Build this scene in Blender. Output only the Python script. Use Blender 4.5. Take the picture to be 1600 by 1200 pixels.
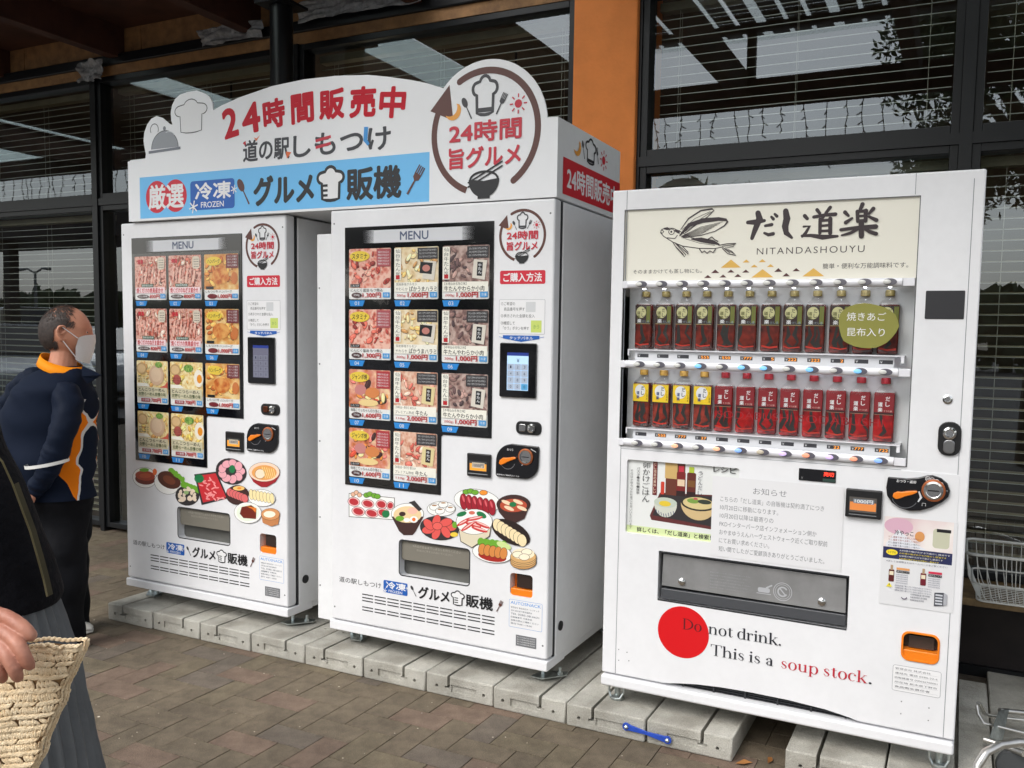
import bpy, bmesh, math, random
from mathutils import Vector, Matrix, noise as mnoise
for o in list(bpy.data.objects): bpy.data.objects.remove(o)
SC = bpy.context.scene
COL = SC.collection
PI = math.pi
rnd = random.Random(7)

# ------------------------------------------------------------------ camera
F = 1323.39
CAM = Vector((2.3918, -2.7958, 1.4035))
CR = Vector((0.90681356, 0.42105609, 0.02002332))
CU = Vector((-0.05075369, 0.06190403, 0.99679083))
CF = Vector((-0.41846532, 0.9049197, -0.07750556))
PPX, PPY = 888.16, 633.79
cam = bpy.data.cameras.new('camera'); camo = bpy.data.objects.new('camera', cam); COL.objects.link(camo)
cam.sensor_width = 36; cam.lens = F/1600*36
cam.shift_x = -(PPX-800)/1600; cam.shift_y = (PPY-600)/1600
cam.clip_start = 0.05; cam.clip_end = 500
mw = Matrix((( CR.x, CU.x, -CF.x, CAM.x), (CR.y, CU.y, -CF.y, CAM.y), (CR.z, CU.z, -CF.z, CAM.z), (0, 0, 0, 1)))
camo.matrix_world = mw
SC.camera = camo

# ------------------------------------------------------------------ light
SUN_EL, SUN_AZ = math.radians(50), math.radians(200)
w = bpy.data.worlds.new('World'); SC.world = w; w.use_nodes = True
nt = w.node_tree; bg = nt.nodes['Background']
sky = nt.nodes.new('ShaderNodeTexSky'); sky.sky_type = 'NISHITA'; sky.sun_disc = False
sky.sun_elevation = SUN_EL; sky.sun_rotation = SUN_AZ; sky.dust_density = 3.0; sky.air_density = 1.4
hs = nt.nodes.new('ShaderNodeHueSaturation'); hs.inputs['Saturation'].default_value = 0.30
nt.links.new(sky.outputs[0], hs.inputs['Color'])
tcw = nt.nodes.new('ShaderNodeTexCoord'); nzw = nt.nodes.new('ShaderNodeTexNoise')
nzw.inputs['Scale'].default_value = 2.6; nzw.inputs['Detail'].default_value = 5; nzw.inputs['Roughness'].default_value = 0.5
mpw = nt.nodes.new('ShaderNodeMapRange'); mpw.inputs['From Min'].default_value = 0.3; mpw.inputs['From Max'].default_value = 0.7
mpw.inputs['To Min'].default_value = 0.72; mpw.inputs['To Max'].default_value = 1.2
mxw = nt.nodes.new('ShaderNodeMix'); mxw.data_type = 'RGBA'; mxw.blend_type = 'MULTIPLY'; mxw.inputs['Factor'].default_value = 1.0
nt.links.new(tcw.outputs['Generated'], nzw.inputs['Vector']); nt.links.new(nzw.outputs['Fac'], mpw.inputs['Value'])
nt.links.new(hs.outputs[0], mxw.inputs[6]); nt.links.new(mpw.outputs[0], mxw.inputs[7]); nt.links.new(mxw.outputs[2], bg.inputs['Color'])
bg.inputs['Strength'].default_value = 0.15
sun = bpy.data.lights.new('sun', 'SUN'); sun.energy = 1.0; sun.angle = math.radians(40); sun.color = (1.0, 0.97, 0.93)
suno = bpy.data.objects.new('sun', sun); COL.objects.link(suno)
sd = Vector((math.sin(SUN_AZ)*math.cos(SUN_EL), math.cos(SUN_AZ)*math.cos(SUN_EL), math.sin(SUN_EL)))
suno.rotation_euler = sd.to_track_quat('Z', 'Y').to_euler()
vs = SC.view_settings; SC.display_settings.display_device = 'sRGB'
vs.view_transform = 'Standard'; vs.look = 'None'; vs.gamma = 1.0; vs.use_curve_mapping = False
vs.exposure = 0.82
SC.cycles.max_bounces = 8; SC.cycles.transparent_max_bounces = 12; SC.cycles.glossy_bounces = 4
SC.cycles.sample_clamp_indirect = 6.0

# ------------------------------------------------------------------ photo geometry
def ray(px, py):
    return CF + CR*((px-PPX)/F) - CU*((py-PPY)/F)
def S(px, py, y=0.0):              # a point of the vertical plane at depth y
    d = ray(px, py); t = (y-CAM.y)/d.y; q = CAM+d*t
    return (q.x, q.z)
def D(px, py, d):                  # a point at viewing depth d
    return CAM+ray(px, py)*d

# ------------------------------------------------------------------ materials
def lin(c):
    c = c/255.0
    return c/12.92 if c <= 0.04045 else ((c+0.055)/1.055)**2.4
def rgb(r, g, b): return (lin(r), lin(g), lin(b), 1)
MATS = {}
def mat(name, col=(200, 200, 200), rough=0.5, metal=0.0, emit=0.0, coat=0.0, var=0.0, scale=8.0, bump=0.0, bscale=60.0, col2=None, spec=None, detail=5, grain=0.0, stain=0.0):
    if name in MATS: return MATS[name]
    m = bpy.data.materials.new(name); m.use_nodes = True; MATS[name] = m
    n = m.node_tree; b = n.nodes['Principled BSDF']
    c = rgb(*col) if max(col) > 1 else (*col, 1)
    b.inputs['Base Color'].default_value = c; b.inputs['Roughness'].default_value = rough; b.inputs['Metallic'].default_value = metal
    if coat: b.inputs['Coat Weight'].default_value = coat; b.inputs['Coat Roughness'].default_value = 0.06
    if spec is not None: b.inputs['Specular IOR Level'].default_value = spec
    if emit: b.inputs['Emission Color'].default_value = c; b.inputs['Emission Strength'].default_value = emit
    if var or col2:
        tc = n.nodes.new('ShaderNodeTexCoord'); nz = n.nodes.new('ShaderNodeTexNoise'); nz.inputs['Scale'].default_value = scale; nz.inputs['Detail'].default_value = detail
        nz.inputs['Roughness'].default_value = 0.6
        n.links.new(tc.outputs['Object'], nz.inputs['Vector'])
        rp = n.nodes.new('ShaderNodeValToRGB'); e = rp.color_ramp.elements
        c2 = rgb(*col2) if col2 else tuple(min(1, v*(1+var)) for v in c[:3])+(1,)
        c1 = c if col2 else tuple(v*(1-var) for v in c[:3])+(1,)
        e[0].position = 0.32; e[1].position = 0.68; e[0].color = c1; e[1].color = c2
        n.links.new(nz.outputs['Fac'], rp.inputs[0]); src = rp.outputs[0]
        if grain:
            gz = n.nodes.new('ShaderNodeTexNoise'); gz.inputs['Scale'].default_value = 260; gz.inputs['Detail'].default_value = 3; n.links.new(tc.outputs['Object'], gz.inputs['Vector'])
            mr = n.nodes.new('ShaderNodeMapRange'); mr.inputs['From Min'].default_value = .34; mr.inputs['From Max'].default_value = .66; mr.inputs['To Min'].default_value = 1-grain; mr.inputs['To Max'].default_value = 1+grain
            mu = n.nodes.new('ShaderNodeMix'); mu.data_type = 'RGBA'; mu.blend_type = 'MULTIPLY'; mu.inputs['Factor'].default_value = 1
            n.links.new(gz.outputs['Fac'], mr.inputs['Value']); n.links.new(src, mu.inputs[6]); n.links.new(mr.outputs[0], mu.inputs[7]); src = mu.outputs[2]
        if stain:      # broad stains that run across neighbouring pieces
            ge = n.nodes.new('ShaderNodeNewGeometry'); last = src
            for sc_, a_ in ((1.7, stain), (7.5, stain*.6), (38, stain*.35)):
                sz = n.nodes.new('ShaderNodeTexNoise'); sz.inputs['Scale'].default_value = sc_; sz.inputs['Detail'].default_value = 5; n.links.new(ge.outputs['Position'], sz.inputs['Vector'])
                mr = n.nodes.new('ShaderNodeMapRange'); mr.inputs['From Min'].default_value = .36; mr.inputs['From Max'].default_value = .6; mr.inputs['To Min'].default_value = 1-a_; mr.inputs['To Max'].default_value = 1+a_*.35
                mu = n.nodes.new('ShaderNodeMix'); mu.data_type = 'RGBA'; mu.blend_type = 'MULTIPLY'; mu.inputs['Factor'].default_value = 1
                n.links.new(sz.outputs['Fac'], mr.inputs['Value']); n.links.new(last, mu.inputs[6]); n.links.new(mr.outputs[0], mu.inputs[7]); last = mu.outputs[2]
            src = last
        n.links.new(src, b.inputs['Base Color'])
    if bump:
        tc = n.nodes.new('ShaderNodeTexCoord'); nz = n.nodes.new('ShaderNodeTexNoise'); nz.inputs['Scale'].default_value = bscale; nz.inputs['Detail'].default_value = 6
        bp = n.nodes.new('ShaderNodeBump'); bp.inputs['Strength'].default_value = bump; bp.inputs['Distance'].default_value = 0.01
        n.links.new(tc.outputs['Object'], nz.inputs['Vector']); n.links.new(nz.outputs['Fac'], bp.inputs['Height']); n.links.new(bp.outputs[0], b.inputs['Normal'])
    return m
def ink(r, g, b):                 # flat print ink, one material per colour
    return mat('ink_%d_%d_%d' % (r, g, b), (r, g, b), 0.45, coat=0.0)
def glassmat(name, tint, ior, rough=0.0, bump=0.0, gcol=(1, 1, 1)):
    if name in MATS: return MATS[name]
    m = bpy.data.materials.new(name); m.use_nodes = True; MATS[name] = m
    n = m.node_tree; n.nodes.clear(); out = n.nodes.new('ShaderNodeOutputMaterial')
    tr = n.nodes.new('ShaderNodeBsdfTransparent'); tr.inputs[0].default_value = (*tint, 1)
    gl = n.nodes.new('ShaderNodeBsdfGlossy'); gl.inputs['Roughness'].default_value = rough; gl.inputs['Color'].default_value = (*gcol, 1)
    fr = n.nodes.new('ShaderNodeFresnel'); fr.inputs[0].default_value = ior
    geo = n.nodes.new('ShaderNodeNewGeometry'); mr = n.nodes.new('ShaderNodeMapRange'); mr.inputs['To Min'].default_value = ior; mr.inputs['To Max'].default_value = 1/ior
    n.links.new(geo.outputs['Backfacing'], mr.inputs['Value']); n.links.new(mr.outputs[0], fr.inputs[0])
    mx = n.nodes.new('ShaderNodeMixShader')
    n.links.new(fr.outputs[0], mx.inputs[0]); n.links.new(tr.outputs[0], mx.inputs[1]); n.links.new(gl.outputs[0], mx.inputs[2])
    n.links.new(mx.outputs[0], out.inputs[0])
    if bump:
        tc = n.nodes.new('ShaderNodeTexCoord'); nz = n.nodes.new('ShaderNodeTexNoise'); nz.inputs['Scale'].default_value = 1.3; nz.inputs['Detail'].default_value = 1
        bp = n.nodes.new('ShaderNodeBump'); bp.inputs['Strength'].default_value = bump; bp.inputs['Distance'].default_value = 0.02
        n.links.new(tc.outputs['Object'], nz.inputs['Vector']); n.links.new(nz.outputs['Fac'], bp.inputs['Height'])
        n.links.new(bp.outputs[0], gl.inputs['Normal']); n.links.new(bp.outputs[0], fr.inputs['Normal'])
    return m
def frosted(name, col, clear=.35):
    m = bpy.data.materials.new(name); m.use_nodes = True; MATS[name] = m; n = m.node_tree; n.nodes.clear(); out = n.nodes.new('ShaderNodeOutputMaterial')
    a = n.nodes.new('ShaderNodeBsdfTransparent'); a.inputs[0].default_value = (*col, 1); t = n.nodes.new('ShaderNodeBsdfTranslucent'); t.inputs[0].default_value = (*col, 1)
    x = n.nodes.new('ShaderNodeMixShader'); x.inputs[0].default_value = 1-clear; n.links.new(a.outputs[0], x.inputs[1]); n.links.new(t.outputs[0], x.inputs[2]); n.links.new(x.outputs[0], out.inputs[0])
    return m
def photo(name, stops, scale=60, warp=0.6, seed=0.0, rough=0.4):   # a printed photograph of food: lumps of its colours
    if name in MATS: return MATS[name]
    m = bpy.data.materials.new(name); m.use_nodes = True; MATS[name] = m
    n = m.node_tree; b = n.nodes['Principled BSDF']; b.inputs['Roughness'].default_value = rough
    tc = n.nodes.new('ShaderNodeTexCoord'); ad = n.nodes.new('ShaderNodeVectorMath'); ad.operation = 'ADD'; ad.inputs[1].default_value = (seed, seed*1.7, seed*.6)
    nz = n.nodes.new('ShaderNodeTexNoise'); nz.inputs['Scale'].default_value = scale*.45; nz.inputs['Detail'].default_value = 4
    sc = n.nodes.new('ShaderNodeVectorMath'); sc.operation = 'SCALE'; sc.inputs['Scale'].default_value = warp/scale*2
    a2 = n.nodes.new('ShaderNodeVectorMath'); a2.operation = 'ADD'
    vo = n.nodes.new('ShaderNodeTexVoronoi'); vo.inputs['Scale'].default_value = scale
    n2 = n.nodes.new('ShaderNodeTexNoise'); n2.inputs['Scale'].default_value = scale*.6; n2.inputs['Detail'].default_value = 6
    mx = n.nodes.new('ShaderNodeMath'); mx.operation = 'MULTIPLY_ADD'; mx.inputs[1].default_value = 0.42
    mm = n.nodes.new('ShaderNodeMath'); mm.operation = 'MULTIPLY'; mm.inputs[1].default_value = 0.85
    rp = n.nodes.new('ShaderNodeValToRGB'); cr = rp.color_ramp
    while len(cr.elements) < len(stops): cr.elements.new(0.5)
    for i, (p, c) in enumerate(stops): cr.elements[i].position = p; cr.elements[i].color = rgb(*c)
    L = n.links.new
    L(tc.outputs['Object'], ad.inputs[0]); L(ad.outputs[0], nz.inputs['Vector']); L(nz.outputs['Color'], sc.inputs[0]); L(sc.outputs[0], a2.inputs[0]); L(ad.outputs[0], a2.inputs[1])
    L(a2.outputs[0], vo.inputs['Vector']); L(ad.outputs[0], n2.inputs['Vector'])
    L(vo.outputs['Distance'], mx.inputs[0]); L(n2.outputs['Fac'], mm.inputs[0]); L(mm.outputs[0], mx.inputs[2]); L(mx.outputs[0], rp.inputs[0])
    L(rp.outputs[0], b.inputs['Base Color'])
    return m

WHITE = mat('white_powder_coat', (0.81, 0.815, 0.835), 0.32, var=0.02, scale=2.2, coat=0.15, stain=.035)
WHITE2 = mat('white_side_panel', (0.82, 0.83, 0.84), 0.3, var=0.03, scale=3, stain=.04)
BLACK = mat('black_gloss', (16, 16, 20), 0.12, coat=0.6)
BLKP = mat('black_plastic', (28, 28, 30), 0.35)
DARK = mat('dark_seam', (38, 40, 44), 0.6)
GREYP = mat('grey_plastic', (120, 122, 124), 0.4)
CHROME = mat('chrome', (0.72, 0.72, 0.72), 0.14, 1.0)
STEEL = mat('zinc_steel', (0.55, 0.60, 0.60), 0.32, 1.0, var=0.25, scale=40)
ORANGEP = mat('orange_plastic', (240, 130, 25), 0.3, coat=0.3)
FRAME = mat('black_aluminium', (22, 24, 27), 0.35, spec=0.4)
PANE = glassmat('clear_cover', (0.95, 0.96, 0.96), 1.36)
GLASS = glassmat('tinted_window_glass', (0.78, 0.83, 0.81), 2.05, bump=0.03, gcol=(.86, .94, 1.0))

# ------------------------------------------------------------------ objects
def tag(o, label=None, cat=None, group=None, kind=None):
    if label: o['label'] = label
    if cat: o['category'] = cat
    if group: o['group'] = group
    if kind: o['kind'] = kind
    return o
def empty(name, loc=(0, 0, 0), rz=0.0, label=None, cat=None, group=None):
    o = bpy.data.objects.new(name, None); COL.objects.link(o); o.location = loc; o.rotation_euler = (0, 0, rz); o.empty_display_size = 0.1
    return tag(o, label, cat, group)
def link(name, me, parent=None, loc=None):
    o = bpy.data.objects.new(name, me); COL.objects.link(o)
    if parent: o.parent = parent
    if loc is not None: o.location = loc
    return o
def kids(o): return [c for c in bpy.data.objects if c.parent == o]
def copy_tree(o, parent=None):
    ch = kids(o)
    c = o.copy(); COL.objects.link(c)
    if parent: c.parent = parent
    for k in ch: copy_tree(k, c)
    return c
TXT = {}
def text_mesh(s, bold=0.0, space=1.0):
    k = (s, bold, space)
    if k in TXT: return TXT[k]
    cu = bpy.data.curves.new('glyphs', 'FONT'); cu.body = s; cu.offset = bold; cu.space_character = space; cu.resolution_u = 4
    o = bpy.data.objects.new('glyphs', cu); COL.objects.link(o)
    dg = bpy.context.evaluated_depsgraph_get(); me = bpy.data.meshes.new_from_object(o.evaluated_get(dg))
    vs_ = [(v.co.x, v.co.y) for v in me.vertices]; fs = [tuple(p.vertices) for p in me.polygons]
    if me.polygons and me.polygons[0].normal.z < 0: fs = [f[::-1] for f in fs]
    bpy.data.objects.remove(o); bpy.data.curves.remove(cu); bpy.data.meshes.remove(me)
    xs = [v[0] for v in vs_]; ys = [v[1] for v in vs_]
    x0, x1, y0, y1 = min(xs), max(xs), min(ys), max(ys)
    r = ([((x-x0)/(x1-x0), (y-y0)/(y1-y0)) for x, y in vs_], fs, (x1-x0)/(y1-y0)); TXT[k] = r
    return r

class MB:
    """collects shapes, links them as one mesh"""
    def __init__(s, ox=0.0, oy=0.0, oz=0.0, y=0.0, step=0.00005):
        s.v = []; s.f = []; s.m = []; s.mats = []; s.o = (ox, oy, oz); s.y = y; s.step = step
    def mi(s, m):
        if m not in s.mats: s.mats.append(m)
        return s.mats.index(m)
    def add(s, vs, fs, m):
        b = len(s.v); ox, oy, oz = s.o
        s.v += [(x-ox, y-oy, z-oz) for x, y, z in vs]; k = s.mi(m)
        s.f += [tuple(b+i for i in f) for f in fs]; s.m += [k]*len(fs)
    def box(s, x0, x1, y0, y1, z0, z1, m):
        s.add([(x0, y0, z0), (x1, y0, z0), (x1, y1, z0), (x0, y1, z0), (x0, y0, z1), (x1, y0, z1), (x1, y1, z1), (x0, y1, z1)],
              [(0, 3, 2, 1), (4, 5, 6, 7), (0, 1, 5, 4), (1, 2, 6, 5), (2, 3, 7, 6), (3, 0, 4, 7)], m)
    def nexty(s):
        s.y -= s.step; return s.y
    def poly(s, pts, m, y=None):        # flat polygon facing -y
        y = s.nexty() if y is None else y
        a = sum(pts[i][0]*pts[(i+1) % len(pts)][1]-pts[(i+1) % len(pts)][0]*pts[i][1] for i in range(len(pts)))
        if a < 0: pts = pts[::-1]
        s.add([(x, y, z) for x, z in pts], [tuple(range(len(pts)))], m)
    def rect(s, x0, z0, x1, z1, m, y=None): s.poly([(x0, z0), (x1, z0), (x1, z1), (x0, z1)], m, y)
    def rrect(s, x0, z0, x1, z1, r, m, y=None): s.poly(rr(x0, z0, x1, z1, r), m, y)
    def ell(s, cx, cz, rx, rz, m, rot=0.0, n=22, y=None):
        s.poly([(cx+rx*math.cos(t)*math.cos(rot)-rz*math.sin(t)*math.sin(rot), cz+rx*math.cos(t)*math.sin(rot)+rz*math.sin(t)*math.cos(rot)) for t in (2*PI*i/n for i in range(n))], m, y)
    def stroke(s, pts, wd, m, y=None, closed=False, round_=False):   # ribbon through points; wd number or list
        y = s.nexty() if y is None else y
        n = len(pts); W = wd if isinstance(wd, (list, tuple)) else [wd]*n
        L = []; R_ = []
        for i in range(n):
            a = pts[i-1] if i > 0 or closed else pts[i]; b = pts[(i+1) % n] if i < n-1 or closed else pts[i]
            dx, dz = b[0]-a[0], b[1]-a[1]; l = math.hypot(dx, dz) or 1; nx, nz = -dz/l*W[i]/2, dx/l*W[i]/2
            L.append((pts[i][0]+nx, pts[i][1]+nz)); R_.append((pts[i][0]-nx, pts[i][1]-nz))
        vs_ = [(x, y, z) for x, z in L]+[(x, y, z) for x, z in R_]
        fs = [(i+n, (i+1) % n+n, (i+1) % n, i) for i in range(n if closed else n-1)]
        s.add(vs_, fs, m)
        if round_:
            for k in (0, n-1): s.ell(pts[k][0], pts[k][1], W[k]/2, W[k]/2, m, n=10)
    def text(s, t, x0, z0, x1, z1, m, bold=0.0, y=None, space=1.0, shear=0.0):
        y = s.nexty() if y is None else y
        vs_, fs, _ = text_mesh(t, min(bold, 0), space)
        if bold < .02 or (z1-z0) < .009: s.add([(x0+(x1-x0)*u, y, z0+(z1-z0)*v) for u, v in vs_], fs, m); return
        r = bold*(z1-z0)*.85; x0 += r; x1 -= r; z0 += r; z1 -= r       # heavier weight: the glyph stamped round a small circle
        for k in range(7 if (z1-z0) > .04 else 4):
            n = 7 if (z1-z0) > .04 else 4; a = 2*PI*k/n+.4; dx, dz = r*math.cos(a), r*math.sin(a)
            s.add([(x0+dx+(x1-x0)*u, y-k*.000012, z0+dz+(z1-z0)*v) for u, v in vs_], fs, m)
        s.y = min(s.y, y-.0001)
    def glyph(s, ch, cx, cz, w_, h_, rot, m, bold):
        vs_, fs, _ = text_mesh(ch, 0); y = s.nexty(); c, sn = math.cos(rot), math.sin(rot); r = bold*h_
        for k in range(9):
            a = 2*PI*k/9; dx, dz = (r*math.cos(a), r*math.sin(a)) if k else (0, 0)
            s.add([(cx+dx+(u-.5)*w_*c-(v-.5)*h_*sn, y-k*.000012, cz+dz+(u-.5)*w_*sn+(v-.5)*h_*c) for u, v in vs_], fs, m)
    def vtext(s, t, x0, z0, x1, z1, m, bold=0.0):
        h = (z1-z0)/len(t)
        for i, c in enumerate(t):
            s.text(c, x0, z1-h*(i+.92), x1, z1-h*(i+.08), m, bold)
    def tube(s, pts, r, m, n=8, cap=True):
        P_ = [Vector(p) for p in pts]; R_ = r if isinstance(r, (list, tuple)) else [r]*len(P_)
        vs_ = []; up = None
        for i, p in enumerate(P_):
            t = (P_[min(i+1, len(P_)-1)]-P_[max(i-1, 0)]).normalized()
            if up is None: up = t.orthogonal().normalized()
            a = (up-t*up.dot(t)).normalized(); b = t.cross(a); up = a
            vs_ += [tuple(p+a*math.cos(2*PI*k/n)*R_[i]+b*math.sin(2*PI*k/n)*R_[i]) for k in range(n)]
        fs = [(i*n+k, i*n+(k+1) % n, (i+1)*n+(k+1) % n, (i+1)*n+k) for i in range(len(P_)-1) for k in range(n)]
        if cap: fs += [tuple(range(n))[::-1], tuple((len(P_)-1)*n+k for k in range(n))]
        s.add(vs_, fs, m)
    def lathe(s, prof, c, axis, m, n=20):      # prof [(r, h)] about axis 'z' or 'y' (toward -y)
        vs_ = []
        for r, h in prof:
            for k in range(n):
                a = 2*PI*k/n; u, v = r*math.cos(a), r*math.sin(a)
                vs_.append((c[0]+u, c[1]+v, c[2]+h) if axis == 'z' else (c[0]+u, c[1]-h, c[2]+v))
        fs = [(i*n+k, i*n+(k+1) % n, (i+1)*n+(k+1) % n, (i+1)*n+k) for i in range(len(prof)-1) for k in range(n)]
        fs += [tuple(range(n))[::-1], tuple((len(prof)-1)*n+k for k in range(n))]
        s.add(vs_, fs, m)
    def plate(s, pts, y0, y1, m):              # polygon in x,z extruded from y0 (front) to y1 (back)
        a = sum(pts[i][0]*pts[(i+1) % len(pts)][1]-pts[(i+1) % len(pts)][0]*pts[i][1] for i in range(len(pts)))
        if a < 0: pts = pts[::-1]
        n = len(pts)
        s.add([(x, y0, z) for x, z in pts]+[(x, y1, z) for x, z in pts],
              [tuple(range(n)), tuple(range(n, 2*n))[::-1]]+[(i, i+n, (i+1) % n+n, (i+1) % n) for i in range(n)], m)
    def build(s, name, parent=None, bevel=0.0, smooth=False, seg=2, **kw):
        me = bpy.data.meshes.new(name); me.from_pydata(s.v, [], s.f)
        for m in s.mats: me.materials.append(m)
        me.polygons.foreach_set('material_index', s.m)
        if smooth:
            for p in me.polygons: p.use_smooth = True
        me.update()
        o = link(name, me, parent)
        if not parent: o.location = s.o
        if bevel:
            b = o.modifiers.new('bevel', 'BEVEL'); b.width = bevel; b.segments = seg; b.limit_method = 'ANGLE'; b.angle_limit = math.radians(50); b.harden_normals = True
        if smooth:
            me.set_sharp_from_angle(angle=math.radians(40))
        if kw: tag(o, **kw)
        return o
def rr(x0, z0, x1, z1, r, n=5):
    out = []
    for cx, cz, a in ((x1-r, z1-r, 0), (x0+r, z1-r, PI/2), (x0+r, z0+r, PI), (x1-r, z0+r, 1.5*PI)):
        out += [(cx+r*math.cos(a+PI/2*i/n), cz+r*math.sin(a+PI/2*i/n)) for i in range(n+1)]
    return out
def arc(cx, cz, r, a0, a1, n=24, rz=None):
    rz = rz or r
    return [(cx+r*math.cos(math.radians(a0+(a1-a0)*i/n)), cz+rz*math.sin(math.radians(a0+(a1-a0)*i/n))) for i in range(n+1)]
def bake(o):                          # modifiers into the mesh
    dg = bpy.context.evaluated_depsgraph_get(); dg.update()
    me = bpy.data.meshes.new_from_object(o.evaluated_get(dg)); o.modifiers.clear(); o.data = me
    return o
# ================================================================== ground
CONC = mat('cast_concrete', (140, 136, 126), 0.88, col2=(194, 192, 183), scale=4.5, bump=0.4, bscale=140, grain=.15, detail=8, stain=.14)
ASPH = mat('asphalt', (70, 70, 72), 0.9, var=0.2, scale=3, bump=0.3)
g = MB(); g.box(-150, 150, -200, -4.2, -0.6, -0.02, ASPH)
g.build('car_park', kind='structure', label='dark grey asphalt car park beyond the brick pavement')
PCOL = [((90, 80, 65), (114, 102, 85)), ((98, 81, 68), (120, 102, 88)), ((88, 79, 69), (108, 98, 87)), ((92, 82, 65), (116, 105, 86)), ((86, 76, 62), (112, 100, 83))]
PAV = []
for i, (a, b) in enumerate(PCOL):
    PAV.append(mat('paver_%s' % ('olive', 'reddish', 'slate', 'khaki', 'brown')[i], a, 0.8, col2=b, scale=16, bump=0.35, bscale=220, detail=9, grain=.22, stain=.2))
JOINT = mat('joint_sand', (92, 84, 71), 0.95, var=0.3, scale=60)
g = MB(); g.box(-9, 8, -4.2, 3.4, -0.5, -0.004, JOINT)
ground = g.build('pavement', kind='structure', label='brown and olive brick pavers laid in herringbone below the vending machines')
U = 0.108; GAP = 0.0011
def paver_mesh(lx, ly, m, k):
    b = MB(); r_ = random.Random(k); h = 0.0
    b.box(-lx/2+GAP, lx/2-GAP, -ly/2+GAP, ly/2-GAP, -0.03, h, m)
    me_o = b.build('brick', bevel=0.0013, seg=1); bake(me_o); me = me_o.data; bpy.data.objects.remove(me_o)
    return me
PM = {(a, k): paver_mesh(2*U if a else U, U if a else 2*U, PAV[k], k) for a in (0, 1) for k in range(5)}
bricks = []
for i in range(-84, 74):
    for j in range(-39, 20):
        k = (i-j) % 4
        if k == 0: bricks.append((1, (i+1)*U, (j+.5)*U))
        elif k == 3: bricks.append((0, (i+.5)*U, (j+1)*U))
def inview(x, y):
    d = Vector((x, y, 0))-CAM; z = d.dot(CF)
    if z < .2: return False
    px = PPX+F*d.dot(CR)/z; py = PPY-F*d.dot(CU)/z
    return -30 < px < 1630 and py < 1225
near = []; rest = []
for b in bricks:
    a, x, y = b
    vis = inview(x, y) and (y < -0.03 or x < -1.25 or 1.72 < x < 1.96 and y < .3) and not (y > .02 and -1.3 < x < 1.7)
    (near if vis else rest).append(b)
near.sort(key=lambda b: (Vector((b[1], b[2], 0))-CAM).length)
rest += near[300:]; near = near[:300]
rp = random.Random(3)
for a, x, y in near:
    o = link('brick', PM[(a, rp.choice((0, 0, 0, 1, 1, 0, 3, 3, 4, 4, 2)))], ground, (x, y, rp.uniform(-.0009, .0007)))
    o.rotation_euler = (rp.uniform(-.003, .003), rp.uniform(-.003, .003), rp.uniform(-.005, .005))
g = MB()
for a, x, y in rest:
    if not (-5 < x < 4.0 and -4 < y < 1.25): continue
    lx, ly = (U-GAP, U/2-GAP) if a else (U/2-GAP, U-GAP)
    z = rp.uniform(-.0015, .001)
    g.box(x-lx, x+lx, y-ly, y+ly, -0.03, z, PAV[rp.choice((0, 0, 1, 2, 3, 4))])
g.build('brick_paving', ground, kind='stuff')
# crumbs and chips of stone lying on the paving
g = MB(); CH = mat('pale_grit', (196, 186, 168), 0.9)
for i in range(170):
    u = rp.random(); x = rp.uniform(-2.2, 1.9); y = rp.uniform(-1.3, -0.1); s = rp.uniform(.0012, .0036) if i % 9 else rp.uniform(.004, .008)
    g.add([(x+s*math.cos(t), y+s*rp.uniform(.5, 1)*math.sin(t), .0015) for t in (0, 1.2, 2.4, 3.6, 4.9)]+[(x, y, .0015+s*.5)], [(0, 1, 5), (1, 2, 5), (2, 3, 5), (3, 4, 5), (4, 0, 5)], CH)
g.build('grit', kind='stuff', label='pale crumbs of grit scattered on the brick paving', cat='grit')
LEAF = mat('dry_leaf', (150, 100, 50), 0.8)
for i, (x, y, rz, sz, lb) in enumerate(((1.80, -.06, .5, .03, 'dry brown leaf in the gap between the concrete blocks, nearer the front'), (1.875, .0, 1.4, .024, 'small dry leaf beside the right hand concrete block'))):
    g = MB(); g.add([(-sz, 0, .004), (-.2*sz, -.4*sz, .008), (sz, .1*sz, .005), (.1*sz, .45*sz, .012), (0, 0, .001)], [(0, 1, 4), (1, 2, 4), (2, 3, 4), (3, 0, 4)], LEAF)
    o = g.build('dry_leaf', label=lb, cat='leaf'); o.location = (x, y, 0); o.rotation_euler.z = rz

# ================================================================== foundation blocks
def boolcut(o, cutters):
    for c in cutters:
        bm_ = bmesh.new(); bm_.from_mesh(c.data); bmesh.ops.recalc_face_normals(bm_, faces=bm_.faces[:]); bm_.to_mesh(c.data); bm_.free()
        m = o.modifiers.new('cut', 'BOOLEAN'); m.operation = 'DIFFERENCE'; m.object = c; m.solver = 'EXACT'
    bake(o)
    for c in cutters: bpy.data.objects.remove(c)
BW, BH, BP, BX = 0.303, 0.084, 0.3083, -1.3176
def block_mesh(flip):
    b = MB(); b.box(0, BW, 0, .92, 0, BH, CONC); o = b.build('concrete_block', bevel=.006); bake(o)
    cs = []
    s = .104
    for a in ((s-.006, s+.006, -.1, 1.1, .042, .2), (s-.017, s+.017, -.1, 1.1, .034, .043), (s+.012, s+.125, -.1, .006, .022, .052)):
        c = MB(); c.box(*a, CONC); cs.append(c.build('c'))
    for x in (.05, .262):
        c = MB(); c.lathe([(.0068, .1), (.0068, -.03)], (x, 0, .037), 'y', CONC, 12); cs.append(c.build('c'))
    for yy in (.2, .62):
        for x in (.05, .2):
            c = MB(); c.lathe([(.012, .081), (.012, .2)], (x, yy, 0), 'z', CONC, 14); cs.append(c.build('c'))
    boolcut(o, cs); me = o.data; bpy.data.objects.remove(o)
    if flip:
        for v in me.vertices: v.co.x = BW-v.co.x
        me.flip_normals()
    return me
BM = [block_mesh(False), block_mesh(True)]
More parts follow.
